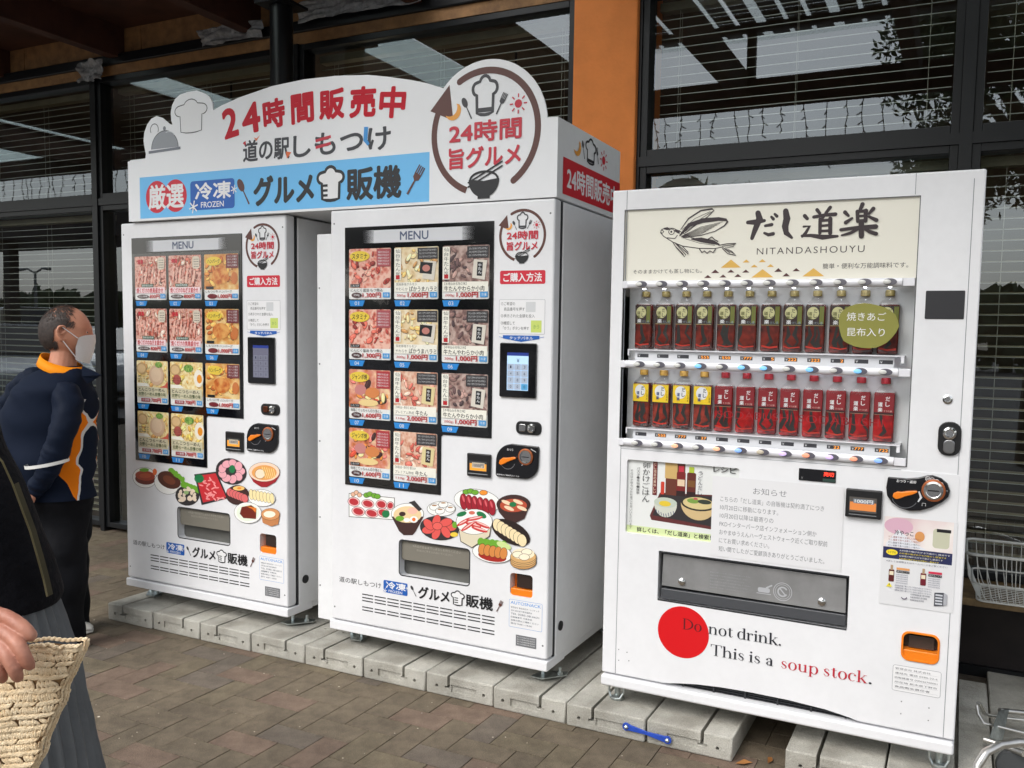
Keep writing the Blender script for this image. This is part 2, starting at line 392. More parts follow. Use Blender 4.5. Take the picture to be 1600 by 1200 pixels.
ords = ['leftmost', 'second', 'third', 'fourth', 'fifth', 'sixth', 'seventh', 'eighth', 'ninth', 'tenth']
where = ['under the left corner of the far machine', 'under the far food machine', 'under the far food machine', 'beside the far machine\'s right foot', 'between the two food machines', 'under the middle food machine', 'under the middle food machine', 'at the right foot of the middle machine', "under the sauce machine's left foot", 'beside the gap']
for i in range(10):
    o = link('concrete_block', BM[i % 2], None, (BX+i*BP+rp.uniform(-.001, .001), -.068+rp.uniform(-.004, .004), 0))
    o.rotation_euler.z = rp.uniform(-.004, .004)
    tag(o, '%s slotted concrete block from the left, %s' % (ords[i], where[i]) if i else 'leftmost slotted concrete block, '+where[0], 'concrete block', 'concrete blocks under the vending machines')
for i, (x, lb) in enumerate(((1.933, 'slotted concrete block right of the gap under the sauce machine'), (2.242, 'last concrete block at the right, sticking out past the sauce machine'))):
    o = link('concrete_block', BM[i % 2], None, (x, -.06, 0)); tag(o, lb, 'concrete block', 'concrete blocks under the vending machines')
# blue strap screwed over a joint
bl = mat('blue_paint_steel', (40, 75, 175), 0.35, var=.15, scale=60)
pA = S(979, 1135, -.075); pB = S(1043, 1156, -.075)
root = empty('joint_strap', (pA[0], -.075, pA[1]), label='blue dog bone steel strap bolted across the joint of two concrete blocks', cat='strap')
b = MB(pA[0], -.075, pA[1]); dx, dz = pB[0]-pA[0], pB[1]-pA[1]; L_ = math.hypot(dx, dz); ang = math.atan2(dz, dx)
pts = arc(0, 0, .0145, 50, 310, 14)+[(L_*.5, -.006)]+arc(L_, 0, .0145, -130, 130, 14)+[(L_*.5, .006)]
pts = [(pA[0]+x*math.cos(ang)-z*math.sin(ang), pA[1]+x*math.sin(ang)+z*math.cos(ang)) for x, z in pts]
b.plate(pts, -.079, -.0735, bl); b.build('strap_plate', root, bevel=.0012)
for q in (pA, pB):
    b = MB(pA[0], -.075, pA[1]); b.lathe([(.0085, .0), (.0085, .002), (.0055, .0025), (.0055, .006), (.003, .008)], (q[0], -.0792, q[1]), 'y', STEEL, 6); b.build('bolt', root)
b = MB(); b.box(2.556, 3.6, .2, 1.16, -.01, .03, CONC); b.build('concrete_pad', bevel=.006, kind='structure', label='low pale concrete pad beside the trolley under the window')

# ================================================================== shop front
WY = 1.2
SLAT = mat('blind_slat', (150, 140, 118), 0.35, var=.1, scale=6)
LIP = mat('slat_edge_glint', (0.74, 0.74, 0.72), 0.35, .8)  # bright lip added so slat edges show as daylight glints
CORD = mat('blind_cord', (190, 185, 172), 0.7)
OR = mat('orange_render', (234, 138, 66), 0.75, var=.08, scale=5, bump=.1)
WOODD = mat('dark_stained_wood', (74, 44, 34), 0.6, var=.35, scale=6, bump=.1)
OSB = mat('plywood', (170, 126, 80), 0.7, col2=(128, 94, 62), scale=14, bump=.2)
FILM = mat('crumpled_film', (150, 150, 152), 0.25, var=.3, scale=30, bump=.9, bscale=26)
def windowbay(x0, x1, z0, z1, label, blind=True, blabel=''):
    r = empty('window', ((x0+x1)/2, WY, z0), label=label, cat='window')
    ox, oz = (x0+x1)/2, z0
    fw = .035
    for nm, a in (('frame_side', (x0, x0+fw, z0, z1)), ('frame_side', (x1-fw, x1, z0, z1)), ('frame_rail', (x0+fw, x1-fw, z1-fw, z1)), ('frame_rail', (x0+fw, x1-fw, z0, z0+fw))):
        b = MB(ox, WY, oz); b.box(a[0], a[1], WY-.03, WY+.07, a[2], a[3], FRAME); b.build(nm, r, bevel=.003)
    b = MB(ox, WY, oz); b.rect(x0+fw-.004, z0+fw-.004, x1-fw+.004, z1-fw+.004, GLASS, WY+.012); b.build('glass_pane', r)
    if blind:
        bo = empty('venetian_blind', (ox, WY+.13, z1-.06), label=blabel, cat='blind')
        h = MB(ox, WY+.13, z1-.06); h.box(x0+.04, x1-.04, WY+.1, WY+.16, z1-.075, z1-.035, SLAT); h.build('head_rail', bo)
        s = MB(0, 0, 0); hw = (x1-x0)/2-.045; n = 3; vs_ = []; 
        for k in range(n+1):
            t = k/n-.5; vs_ += [(-hw, t*.03, .003*(1-4*t*t)+t*.006), (hw, t*.03, .003*(1-4*t*t)+t*.006)]
        s.add(vs_, [(2*k, 2*k+1, 2*k+3, 2*k+2) for k in range(n)], SLAT)
        s.add([(-hw, -.0160, -.0052), (hw, -.0160, -.0052), (hw, -.0164, -.0022), (-hw, -.0164, -.0022)], [(0, 1, 2, 3)], LIP)
        so = s.build('slat', bo); sm = so.data; bpy.data.objects.remove(so)
        z = z1-.11; bot = z0+.05
        while z > bot:
            o = link('slat', sm, bo, (0, 0, z-(z1-.06))); o.rotation_euler.y = rp.uniform(-.0012, .0012); z -= .0455
        c = MB(ox, WY+.13, z1-.06)
        nc = max(2, int((x1-x0)/.45)); 
        for k in range(nc):
            xx = x0+.14+(x1-x0-.28)*k/(nc-1)
            for dy in (-.017, .017): c.box(xx-.001, xx+.001, WY+.13+dy-.0007, WY+.13+dy+.0007, bot, z1-.06, CORD)
        c.build('ladder_cord', bo, kind='stuff')
ZT = 2.272; ZH = 3.10; ZS = 0.40
windowbay(-6.2, -4.53, ZT+.025, ZH, 'upper window at the far left end of the shop front', True, 'blind in the upper window at the far left end')
windowbay(-6.2, -4.53, .03, ZT-.02, 'tall lower window at the far left end of the shop front', True, 'blind in the tall lower window at the far left end')
windowbay(-4.49, -3.04, ZT+.025, ZH, 'upper window above the man in the navy jacket', True, 'blind with added glint lips in the upper window above the man')
windowbay(-4.49, -3.04, .03, ZT-.02, 'tall window behind the man in the navy jacket', True, 'blind in the tall window behind the man')
windowbay(-3.0, -1.27, ZT+.025, ZH, 'upper window behind the sign with the chef hat cutout', True, 'blind in the upper window behind the left half of the sign')
windowbay(-3.0, -1.27, .03, ZT-.02, 'dark tall glass door bay just left of the far food machine', False)
windowbay(-1.23, .555, ZT+.025, ZH, 'upper window behind the right half of the sign, left of the orange column', True, 'blind in the upper window left of the orange column')
windowbay(-1.23, .555, .03, ZT-.02, 'lower window hidden behind the food machines', False)
windowbay(.915, 2.335, ZT+.025, ZH, 'upper window right of the orange column reflecting the canopy', True, 'blind in the upper window right of the orange column')
windowbay(.915, 2.335, .42, ZT-.02, 'lower window behind the sauce machine', True, 'blind behind the sauce machine')
windowbay(2.385, 4.2, ZT+.025, ZH, 'upper window at the right edge above the basket', True, 'blind in the upper window at the right edge')
windowbay(2.385, 4.2, .42, ZT-.02, 'lower window at the right edge behind the wire basket', True, 'brown looking blind behind the wire basket')
b = MB()
for x0, x1 in ((-4.53, -4.49), (-3.04, -3.0), (-1.27, -1.23), (2.335, 2.385)): b.box(x0, x1, WY-.045, WY+.08, 0, ZH, FRAME)
b.box(-6.2, .53, WY-.04, WY+.075, ZT-.02, ZT+.025, FRAME); b.box(.915, 4.2, WY-.04, WY+.075, ZT-.021, ZT+.026, FRAME)
b.box(.9, .915, WY-.04, WY+.08, 0, ZH+.5, FRAME); b.box(.555, .563, WY-.04, WY+.08, 0, ZH, FRAME)
b.build('window_frame', label='black aluminium mullions and rails of the shop front', cat='window frame')
b = MB(); b.box(.563, .9, 1.13, 1.5, 0, 4.2, OR); b.build('orange_column', bevel=.008, label='wide orange rendered column between the shop windows', cat='column')
b = MB(); b.box(.915, 4.2, WY-.02, WY+.1, 0, .30, mat('dark_plinth', (30, 22, 22), .7, var=.4, scale=9)); b.box(.915, 4.2, WY-.045, WY+.1, 0, .045, FRAME)
b.build('plinth_wall', label='low dark wall under the right hand windows', cat='wall')
b = MB(); b.box(.916, 4.2, .86, WY+.1, .385, .415, mat('bench_wood', (122, 100, 66), .6, col2=(86, 68, 44), scale=20, bump=.2)); 
o = b.build('bench_board', bevel=.004, label='brown wooden ledge board under the wire basket at the window', cat='ledge')
b = MB(); b.box(.95, 4.1, .95, 1.17, .36, .383, FRAME); b.build('bracket_rail', o).matrix_parent_inverse = o.matrix_world.inverted()
# header boards above the glass, crumpled film round the joints
b = MB(0, WY, ZH)
b.box(-6.2, .563, WY-.035, WY+.1, ZH, ZH+.062, OSB); hb = b.build('header_board', label='brown timber header along the top of the left windows', cat='header')
b = MB(); b.box(-6.2, .563, WY-.05, WY+.1, ZH+.062, ZH+.13, FRAME); b.build('header_pipe', bevel=.01, label='black header rail above the timber header', cat='rail')
root = empty('soffit_boarding', (-2.8, WY, 3.24), label='plywood boarding above the left windows between the rafters', cat='boarding')
for x0 in (-6.2, -5.0, -3.8, -2.6, -1.4, -.2):
    b = MB(-2.8, WY, 3.24); b.box(x0+.003, x0+1.197 if x0 < -.5 else .56, WY+.002, WY+.03, 3.24, 3.62, OSB); b.build('board', root)
b = MB(); b.box(.915, 4.2, WY-.03, WY+.1, ZH, 3.9, WOODD); b.build('upper_wall', label='dark boarded wall above the right hand windows', cat='wall')
def film(cx, cy, cz, sx, sz, seed, label):
    n = 18; vs_ = []; fs = []
    for i in range(n):
        for j in range(n):
            u, v = i/(n-1)-.5, j/(n-1)-.5
            q = mnoise.noise(Vector((u*7+seed, v*3, seed)))*.035+abs(mnoise.noise(Vector((u*16, v*4+seed, 2))))*.03
            vs_.append((cx+u*sx, cy-.03-q, cz+v*sz*(1+.3*mnoise.noise(Vector((u*5, seed, 0))))))
    for i in range(n-1):
        for j in range(n-1): a = i*n+j; fs.append((a, a+n, a+n+1, a+1))
    b = MB(); b.add(vs_, fs, FILM); b.build('plastic_film', smooth=True, label=label, cat='plastic film')
film(-2.98, WY-.05, 3.13, .24, .13, 1.0, 'grey crumpled plastic film wrapped round the head of the left mullion')
film(-1.72, WY-.05, 3.21, .5, .1, 4.0, 'crumpled plastic film taped along the header left of the black post')
film(-.75, WY-.05, 3.26, .9, .12, 7.0, 'strip of crumpled plastic film above the middle windows')
# shop interior, dim
INT = mat('dim_interior', (92, 80, 70), .9, var=.4, scale=1.5)
b = MB(); b.box(-6.4, 4.4, 4.6, 4.8, 0, 3.4, INT); b.box(-6.4, 4.4, 1.32, 4.8, 3.3, 3.4, INT); b.box(-6.4, 4.4, 1.32, 4.8, -.05, .02, INT); b.box(-6.6, -6.4, 1.3, 4.8, 0, 3.4, INT); b.box(4.4, 4.6, 1.3, 4.8, 0, 3.4, INT)
b.build('shop_interior', label='dim interior of the shop seen through the blinds', cat='room')
LAMP = mat('lit_ceiling_and_fill_lamp', (255, 232, 196), .5, emit=16)
for x, y, z, lb in ((2.9, 2.6, 3.2, 'small lit ceiling lamp inside, upper right of the photo'), (3.35, 3.6, 3.2, 'lit ceiling lamp deeper inside at the right edge'), (-1.8, 2.6, 2.0, 'added fill lamp hidden inside the shop behind the left half of the sign'), (-.4, 2.3, 2.0, 'added fill lamp hidden inside the shop behind the right half of the sign'), (-2.75, 2.1, 1.1, 'low added fill lamp hidden inside the shop behind the far food machine')):  # sign and machine hide three fill lamps added to brighten the interior
    b = MB(x, y, z); b.lathe([(.06, .05), (.06, .09)], (x, y, z), 'z', LAMP, 14)
    if z < 3: b.lathe([(.008, .09), (.008, 3.3-z)], (x, y, z), 'z', FRAME, 8)
    b.build('ceiling_or_fill_lamp', label=lb, cat='lamp')

# ================================================================== eave canopy
PX0 = -1.11
root = empty('canopy_post', (PX0, .9, 0), label='round black steel post rising behind the sign between the food machines', cat='post')
b = MB(PX0, .9, 0); b.lathe([(.062, 0), (.062, 3.2)], (PX0, .9, 0), 'z', FRAME, 28); b.build('shaft', root, smooth=True)
b = MB(PX0, .9, 0); b.box(PX0-.1, PX0+.1, .8, 1.0, 3.2, 3.215, FRAME); b.build('cap_plate', root)
side = ['over the left edge', 'left above the man', 'above the chef hat cutout', 'above the sign', 'behind the camera, right of the orange column', 'at the right end']
for i, x in enumerate((-6.4, -5.2, -4.0, -2.8, -1.6, -.4, .8, 2.0, 3.2)):
    b = MB(x, WY, 3.2); b.box(x-.045, x+.045, -1.2, WY, 3.205, 3.41, WOODD)
    lb = ['rafter past the left edge', 'far left rafter', 'rafter left of the man', 'dark brown rafter meeting the wall at the left mullion', 'second dark brown rafter, ending beside the black post', 'rafter reflected above the round logo', 'rafter reflected left of centre in the right window', 'rafter reflected beside the tree', 'rafter at the right end'][i]
    b.build('rafter', bevel=.004, label=lb+' under the canopy', cat='rafter', group='rafters of the canopy')
b = MB(); b.box(-13, 4.6, -1.28, -1.16, 3.16, 3.35, WOODD); b.build('eave_beam', bevel=.004, label='dark eave beam carrying the rafters and the icicle lights', cat='beam')
for i, x in enumerate((-4.0, -1.6, .86, 3.2)):
    b = MB(); b.box(x-.03, x+.03, -1.25, -1.19, 3.35, 3.74, FRAME); b.build('roof_prop', label=['far left', 'left', 'middle', 'right'][i]+' short black prop between eave beam and glass roof', cat='prop')
SOL = mat('solar_cell', (18, 20, 26), .3); RG = frosted('frosted_roof_glass', (.68, .78, .75), .25); RG2_ = glassmat('roof_glass', (.85, .90, .88), 1.3)
b = MB(); b.box(-6, 4.6, -1.2, -.5, 3.415, 3.44, WOODD)
b.box(-6, -3.95, -.5, WY, 3.415, 3.44, WOODD)
b.box(-3.3, -1.75, -.5, WY, 3.415, 3.44, WOODD); b.box(-1.1, .1, -.5, WY, 3.415, 3.44, WOODD)
b.v = []; b.f = []; b.m = []
for x0, x1 in ((-13.0, -8.72), (-7.58, -6.32), (-5.28, -3.95), (-3.3, -1.75), (-1.1, -.35)): b.box(x0, x1, -1.55, WY, 3.425, 3.45, WOODD)
b.box(-8.72, -1.1, .452, WY, 3.4, 3.424, WOODD)
b.build('roof_deck', label='dark stained boarding of the canopy roof', cat='roof')
rt = empty('glass_roof', (0, 0, 3.76), label='translucent canopy roof glass set with dark solar cells', cat='roof')
for i, (x0, x1, z) in enumerate(((-8.7, -7.6, 3.43), (-6.3, -5.3, 3.43), (-3.93, -3.32, 3.43), (-1.73, -1.12, 3.43), (-.33, .75, 3.76), (.77, 1.95, 3.76), (1.97, 3.2, 3.76), (3.22, 4.6, 3.76))):  # two leftmost panes added so more light gets under the canopy
    b = MB(0, 0, 3.76); b.rect(0, 0, 1, 1, RG if z < 3.5 else RG2_); ye = .45 if z < 3.5 else WY; b.v = [(x0, -1.57, z-3.76), (x1, -1.57, z-3.76), (x1, ye, z-3.76), (x0, ye, z-3.76)]; b.build('roof_pane', rt)
b = MB(0, 0, 3.76)
x = -.28
while x < 4.5:
    y = -1.5
    while y < 1.0:
        b.box(x, x+.125, y, y+.15, 3.774, 3.778, SOL); y += .165
    x += .16 if int((x+.28)/.16) % 3 else .2
b.build('solar_cell', rt, kind='stuff')
for z, nm in ((3.74, 'purlin'), ):
    for y in (-1.2, -.3, .6):
        b = MB(0, 0, 3.76); b.box(-.35, 4.6, y-.025, y+.025, 3.70, 3.755, FRAME); b.build(nm, rt)
# icicle light strings
WIRE = mat('icicle_wire', (30, 32, 30), .5)
rt = empty('icicle_lights', (0, -1.3, 3.2), label='unlit icicle light strings hanging along the eave beam', cat='string lights')
b = MB(0, -1.3, 3.2); b.tube([(-9+.26*k, -1.3, 3.2-.015*(k % 3)) for k in range(54)], .004, WIRE, 5); b.build('main_cable', rt)
x = -9
while x < 4.6:
    b = MB(0, -1.3, 3.2); L_ = rp.uniform(.18, .5); p = [(x, -1.3, 3.2)]; 
    for k in range(5): p.append((p[-1][0]+rp.uniform(-.018, .018), -1.3+rp.uniform(-.015, .015), 3.2-L_*(k+1)/5))
    b.tube(p, .0035, WIRE, 5)
    for q in p[1:]: b.tube([q, (q[0]+rp.uniform(-.04, .04), q[1], q[2]-.02)], .0045, WIRE, 5)
    b.build('light_strand', rt); x += rp.uniform(.09, .2)

# ================================================================== what the glass mirrors, across the car park
def M2(px, py, yv):
    x, z = S(px, py, yv); return x, 2*WY-yv, z
cx, cy, ct = M2(0, 333, 13); _, _, cb = M2(0, 374, 13); xr = M2(132, 378, 13)[0]
WK = mat('walkway_fascia', (52, 46, 48), .6)
rt = empty('walkway_roof', (xr-6, cy, cb), label='dark covered walkway across the car park mirrored in the left window', cat='canopy')
b = MB(xr-6, cy, cb); b.box(xr-14, xr+.9, cy-2.5, cy, cb, ct, WK); b.build('roof', rt)
for x in (xr+.3, xr-4, xr-8, xr-12):
    b = MB(xr-6, cy, cb); b.box(x-.15, x+.15, cy-.6, cy-.3, 0, cb, WK); b.build('column', rt)
BARK = mat('bark', (64, 52, 42), .9, var=.3, scale=12, bump=.5)
LF = [mat('leaf_dark', (0.045, 0.075, 0.035), .6), mat('leaf_mid', (0.075, 0.115, 0.050), .6), mat('leaf_light', (0.12, 0.17, 0.07), .6)]
def tree(x, y, h, r, n, seed, label, cz=.62, leaf=.11):
    q = random.Random(seed); rt = empty('tree', (x, y, 0), label=label, cat='tree')
    b = MB(x, y, 0); b.tube([(x, y, 0), (x+.05, y, h*.3), (x-.05, y+.05, h*.6), (x, y, h*.85)], [.05*h*.5, .04*h*.5, .028*h*.5, .008*h], BARK, 10)
    cl = []
    for k in range(16):
        a = q.uniform(0, 2*PI); e = q.uniform(-.5, 1.3); rr_ = r*q.uniform(.5, .95)
        c = (x+rr_*math.cos(a)*math.cos(e), y+rr_*math.sin(a)*math.cos(e), h*cz+rr_*math.sin(e)*h*(1-cz)/r*.9); cl.append((c, r*q.uniform(.22, .42)))
        b.tube([(x, y, h*q.uniform(.35, .6)), tuple((Vector(c)+Vector((x, y, h*.5)))/2), c], [.014*h, .008*h, .003*h], BARK, 5)
    b.build('trunk', rt)
    b = MB(x, y, 0)
    for k in range(n):
        c, cr_ = q.choice(cl); v = Vector((q.gauss(0, 1), q.gauss(0, 1), q.gauss(0, .8))).normalized()*cr_*q.uniform(.3, 1.15); p = Vector(c)+v
        s = leaf*q.uniform(.6, 1.3); a = Vector((q.gauss(0, 1), q.gauss(0, 1), q.gauss(0, 1))).normalized(); t = a.orthogonal().normalized()
        b.add([tuple(p-a*s), tuple(p+t*s*.35), tuple(p+a*s), tuple(p-t*s*.35)], [(0, 1, 2, 3)], LF[q.choice((0, 0, 1, 1, 2))])
    b.build('crown', rt, kind='stuff')
tree(3.2, -6.4, 6.9, 2.3, 26000, 5, 'leafy tree mirrored in the right hand windows', leaf=.06)
tree(6.5, -10, 7, 2.4, 4000, 9, 'tree further right across the car park', leaf=.16)
tree(-13.5, -22, 7, 3, 2500, 11, 'round tree mirrored left of the walkway column', leaf=.3)
tree(-25, -34, 9, 4.5, 2500, 12, 'broad dark tree at the far edge of the car park', leaf=.4)
tree(-8, -30, 8, 3.4, 2500, 14, 'distant tree behind the parked cars', leaf=.35)
b = MB(); q = random.Random(4)
for k in range(9000):
    x = q.uniform(-90, 60); zt = 4.2+1.6*mnoise.noise(Vector((x*.12, 3, 0)))+.8*mnoise.noise(Vector((x*.6, 1, 0)))
    p = Vector((x, q.uniform(-52, -48), max(0, zt*math.sqrt(q.random())))); a = Vector((q.gauss(0, 1), q.gauss(0, .5), q.gauss(0, 1))).normalized(); t = a.cross(Vector((0, 1, 0))).normalized(); s = q.uniform(.4, .9)
    b.add([tuple(p-a*s), tuple(p+t*s*.6), tuple(p+a*s), tuple(p-t*s*.6)], [(0, 1, 2, 3)], LF[q.choice((0, 0, 1))])
b.build('tree_line', kind='stuff', label='dark line of trees at the far side of the car park', cat='tree line')
# street lamp
lx, ly, lz = M2(54, 424, 26); rt = empty('street_lamp', (lx, ly, 0), label='double armed car park lamp mirrored in the left window', cat='street lamp')
b = MB(lx, ly, 0); b.tube([(lx, ly, 0), (lx, ly, lz)], [.1, .06], GREYP, 10); b.build('pole', rt)
for s in (-1, 1):
    b = MB(lx, ly, 0); b.tube([(lx, ly, lz-.1), (lx+s*.6, ly, lz+.15), (lx+s*1.2, ly, lz+.1)], [.05, .05, .09], GREYP, 8); b.build('lamp_head', rt)
# parked cars
TYRE = mat('tyre', (22, 22, 24), .8); CGL = mat('car_glass', (18, 22, 26), .05, coat=1)
def car(x, y, rz, col, label, h=1.55, van=False):
    rt = empty('parked_car', (x, y, -.02), rz, label, 'car', 'cars in the car park')
    P_ = mat('car_paint_%d_%d_%d' % col, col, .25, coat=1)
    L_ = 2.15; ro = h
    prof = [(-L_, .35), (-L_, .85), (-L_+.1, 1.0 if not van else ro-.1), (-L_+.5, ro-.05), (-.1, ro), (.7, ro-.08), (1.25, 1.02), (L_-.1, .82), (L_, .6), (L_, .3), (L_-.3, .25), (-L_+.3, .25)]
    b = MB(); b.plate(prof, -.85, .85, P_); b.build('body', rt, bevel=.09, seg=3)
    for s in (-1, 1):
        b = MB(); pts = [(-1.5, 1.02), (-1.35, ro-.16), (.62, ro-.17), (1.05, 1.02)]; b.plate(pts, s*.858-.004, s*.858+.004, CGL); b.build('window', rt)
        for xx in (-1.35, 1.35):
            b = MB(); b.lathe([(.33, -.11), (.33, .11)], (xx, s*.78, .33), 'y', TYRE, 20); b.build('wheel', rt)
        b = MB(); b.box(L_-.12, L_+.01, s*.7-.14, s*.7+.14, .62, .76, mat('lamp_lens', (220, 224, 226), .1)); b.build('headlight', rt)
    b = MB(); b.plate([(.72, ro-.06), (1.22, 1.04), (1.24, 1.06), (.74, ro-.03)], -.68, .68, CGL); b.build('windscreen', rt)
def vpos(px, py, d): p = D(px, py, d); return p.x, 2*WY-p.y
for (px, py, d), rz, col, lb, hh, vn in (((28, 560, 13.5), .5, (176, 182, 186), 'silver car parked nearest in the mirrored car park', 1.5, False), ((120, 545, 17), .1, (190, 192, 194), 'pale grey car behind the silver one in the mirrored car park', 1.5, False), ((52, 512, 34), .3, (215, 218, 220), 'white van far out in the mirrored car park', 2.3, True), ((176, 540, 20), .9, (60, 66, 84), 'dark blue car mirrored beside the far food machine', 1.5, False), ((-40, 530, 22), .2, (150, 40, 36), 'red car at the left of the mirrored car park', 1.5, False), ((95, 520, 27), .2, (120, 124, 128), 'grey car in the second row of the mirrored car park', 1.5, False)):
    x_, y_ = vpos(px, py, d); car(x_, y_, rz, col, lb, hh, vn)
# ================================================================== shared print pieces
RED = ink(205, 30, 52); NAVY = ink(24, 92, 178); SKYB = ink(112, 192, 244); INKB = ink(24, 24, 28); BROWN = ink(92, 52, 44); WHT = mat('ink_white', (0.82, 0.82, 0.83), .4)
PINKR = ink(200, 40, 60); ORG = ink(238, 165, 70); CHA = ink(62, 62, 66)
def hat(s, x, z, w, h, line, lw, fill=None, face=False):      # chef's hat in outline
    c = lambda u, v: (x+(u-.5)*w, z+v*h)
    pts = [c(.18, 0), c(.16, .5)]
    for cx, cz, r, a0, a1 in ((.17, .66, .17, 250, 95), (.5, .78, .22, 160, 20), (.83, .66, .17, 85, -70)):
        pts += [c(cx+r*math.cos(math.radians(a)), cz+r*1.0*math.sin(math.radians(a))) for a in [a0+(a1-a0)*i/7 for i in range(8)]]
    pts += [c(.84, .5), c(.82, 0), c(.66, -.04), c(.5, -.05), c(.34, -.04)]
    if fill: s.poly(pts, fill)
    s.stroke(pts, lw, line, closed=True)
    if face: s.rect(*c(.18, .02), *c(.82, .14), line)
def spoon(s, x0, z0, x1, z1, m, k=1.0):                      # bowl at (x0,z0), handle end at (x1,z1)
    d = math.hypot(x1-x0, z1-z0); a = math.atan2(z1-z0, x1-x0)
    s.ell(x0, z0, d*.27*k, d*.16*k, m, rot=a); s.stroke([(x0, z0), (x1, z1)], [d*.05, d*.09], m, round_=True)
def fork(s, x0, z0, x1, z1, m):                              # tines at (x0,z0), handle end at (x1,z1)
    ux, uz = x1-x0, z1-z0; px, pz = -uz, ux
    q = lambda a, b: (x0+ux*a+px*b, z0+uz*a+pz*b)
    s.poly([q(.18, -.15), q(.36, -.14), q(.44, -.04), q(.44, .04), q(.36, .14), q(.18, .15)], m)
    for b_ in (-.125, -.042, .042, .125): s.stroke([q(-.12, b_), q(.22, b_)], math.hypot(ux, uz)*.045, m)
    s.stroke([q(.4, 0), q(1, 0)], [math.hypot(ux, uz)*.06, math.hypot(ux, uz)*.09], m)
def sunm(s, x, z, r, m):
    s.ell(x, z, r*.42, r*.42, m)
    for k in range(8):
        a = PI/4*k; s.stroke([(x+r*.62*math.cos(a), z+r*.62*math.sin(a)), (x+r*math.cos(a), z+r*math.sin(a))], r*.14, m)
def moon(s, x, z, r, m):
    o = [(x+r*math.cos(a), z+r*math.sin(a)) for a in [math.radians(-150+i*17) for i in range(12)]]
    i_ = [(x-.38*r+r*.92*math.cos(a), z+.3*r+r*.86*math.sin(a)) for a in [math.radians(28-i*15) for i in range(11)]]
    s.poly(o+i_, m)
def roundel(s, cx, cz, R_, bg=False):
    k = R_/.236
    if bg: s.ell(cx, cz, R_, R_, WHT, n=48)
    s.stroke(arc(cx, cz, R_*.948, 120, -56, 40), R_*.105, BROWN, round_=True)
    s.stroke(arc(cx, cz, R_*.948, -110, -214, 26), R_*.105, BROWN)
    a = math.radians(150); ax, az = cx+R_*.93*math.cos(a), cz+R_*.93*math.sin(a)
    s.poly([(ax-.052*k, az-.012*k), (ax+.052*k, az-.056*k), (ax+.034*k, az+.078*k)][::1], BROWN)
    hat(s, cx, cz+.07*k, .105*k, .135*k, CHA, .012*k, None, True)
    moon(s, cx-.14*k, cz+.09*k, .036*k, ORG); spoon(s, cx-.088*k, cz+.115*k, cx-.058*k, cz+.055*k, CHA, 1.1)
    fork(s, cx+.084*k, cz+.125*k, cx+.05*k, cz+.06*k, CHA); sunm(s, cx+.142*k, cz+.09*k, .036*k, PINKR)
    s.text('24時間', cx-.156*k, cz-.035*k, cx+.158*k, cz+.044*k, PINKR, .035)
    s.text('旨グルメ', cx-.156*k, cz-.13*k, cx+.156*k, cz-.05*k, PINKR, .035)
    # bowl with chopsticks
    s.poly(arc(cx+.0*k, cz-.175*k, .066*k, 178, 362, 18)+[(cx+.03*k, cz-.176*k), (cx, cz-.18*k), (cx-.03*k, cz-.176*k)], INKB)
    s.rect(cx-.026*k, cz-.245*k, cx+.026*k, cz-.23*k, INKB)
    s.stroke(arc(cx, cz-.175*k, .06*k, 0, 180, 16, .03*k), .008*k, INKB)
    for d_ in (0, .016): s.stroke([(cx-.07*k, cz-(.2-d_)*k), (cx+.08*k, cz-(.128-d_)*k)], .006*k, INKB)
def frozen_badge(s, x0, z0, x1, z1, small=False):
    h = z1-z0; s.rrect(x0, z0, x1, z1, h*.12, NAVY)
    s.text('冷凍', x0+h*.22, z0+h*.34, x1-h*.16, z1-h*.07, WHT, .04)
    s.text('FROZEN', x0+h*.5, z0+h*.07, x1-h*.5, z0+h*.27, WHT, .02)
    for cx, cz, r in ((x0+h*.14, z0+h*.12, h*.22), (x1-h*.02, z0+h*.62, h*.15)):
        for k in range(3):
            a = PI/3*k+.3; s.stroke([(cx-r*math.cos(a), cz-r*math.sin(a)), (cx+r*math.cos(a), cz+r*math.sin(a))], r*.22, WHT)

# ================================================================== frozen food machines
FOOD = {
 'skewer': photo('print_skewered_meat', [(.20, (58, 34, 30)), (.36, (146, 70, 56)), (.50, (206, 122, 104)), (.62, (240, 192, 176)), (.80, (164, 76, 62))], 62, .9, 1.3),
 'hamburg': photo('print_hamburg_steak', [(.2, (150, 74, 30)), (.4, (206, 122, 50)), (.6, (226, 164, 88)), (.85, (244, 220, 160))], 30, .8, 4.1),
 'ramen': photo('print_ramen_noodles', [(.2, (196, 142, 70)), (.4, (228, 190, 110)), (.6, (240, 212, 150)), (.8, (250, 236, 190))], 85, 1.2, 2.2),
 'stamina': photo('print_grilled_stamina_meat', [(.20, (92, 38, 32)), (.36, (180, 78, 62)), (.52, (222, 130, 112)), (.70, (244, 196, 178))], 55, .8, 6.4),
 'harami': photo('print_pale_tripe', [(.2, (158, 118, 78)), (.4, (214, 176, 122)), (.6, (236, 212, 170)), (.85, (246, 232, 206))], 40, .8, 8.8),
 'tongue': photo('print_beef_tongue', [(.22, (40, 30, 32)), (.40, (96, 72, 70)), (.56, (150, 116, 108)), (.78, (200, 174, 164))], 50, .9, 3.9),
 'grill': photo('print_charcoal_grill', [(.18, (36, 24, 24)), (.36, (130, 56, 40)), (.5, (214, 120, 70)), (.66, (226, 150, 130)), (.85, (248, 214, 170))], 38, 1.0, 7.7),
 'premium': photo('print_premium_tongue', [(.2, (140, 84, 66)), (.42, (206, 140, 112)), (.6, (226, 172, 146)), (.82, (240, 208, 186))], 75, .8, 9.2),
 'greens': photo('print_green_onion', [(.2, (40, 90, 40)), (.5, (90, 140, 60)), (.8, (160, 190, 100))], 120, .8, .5),
}
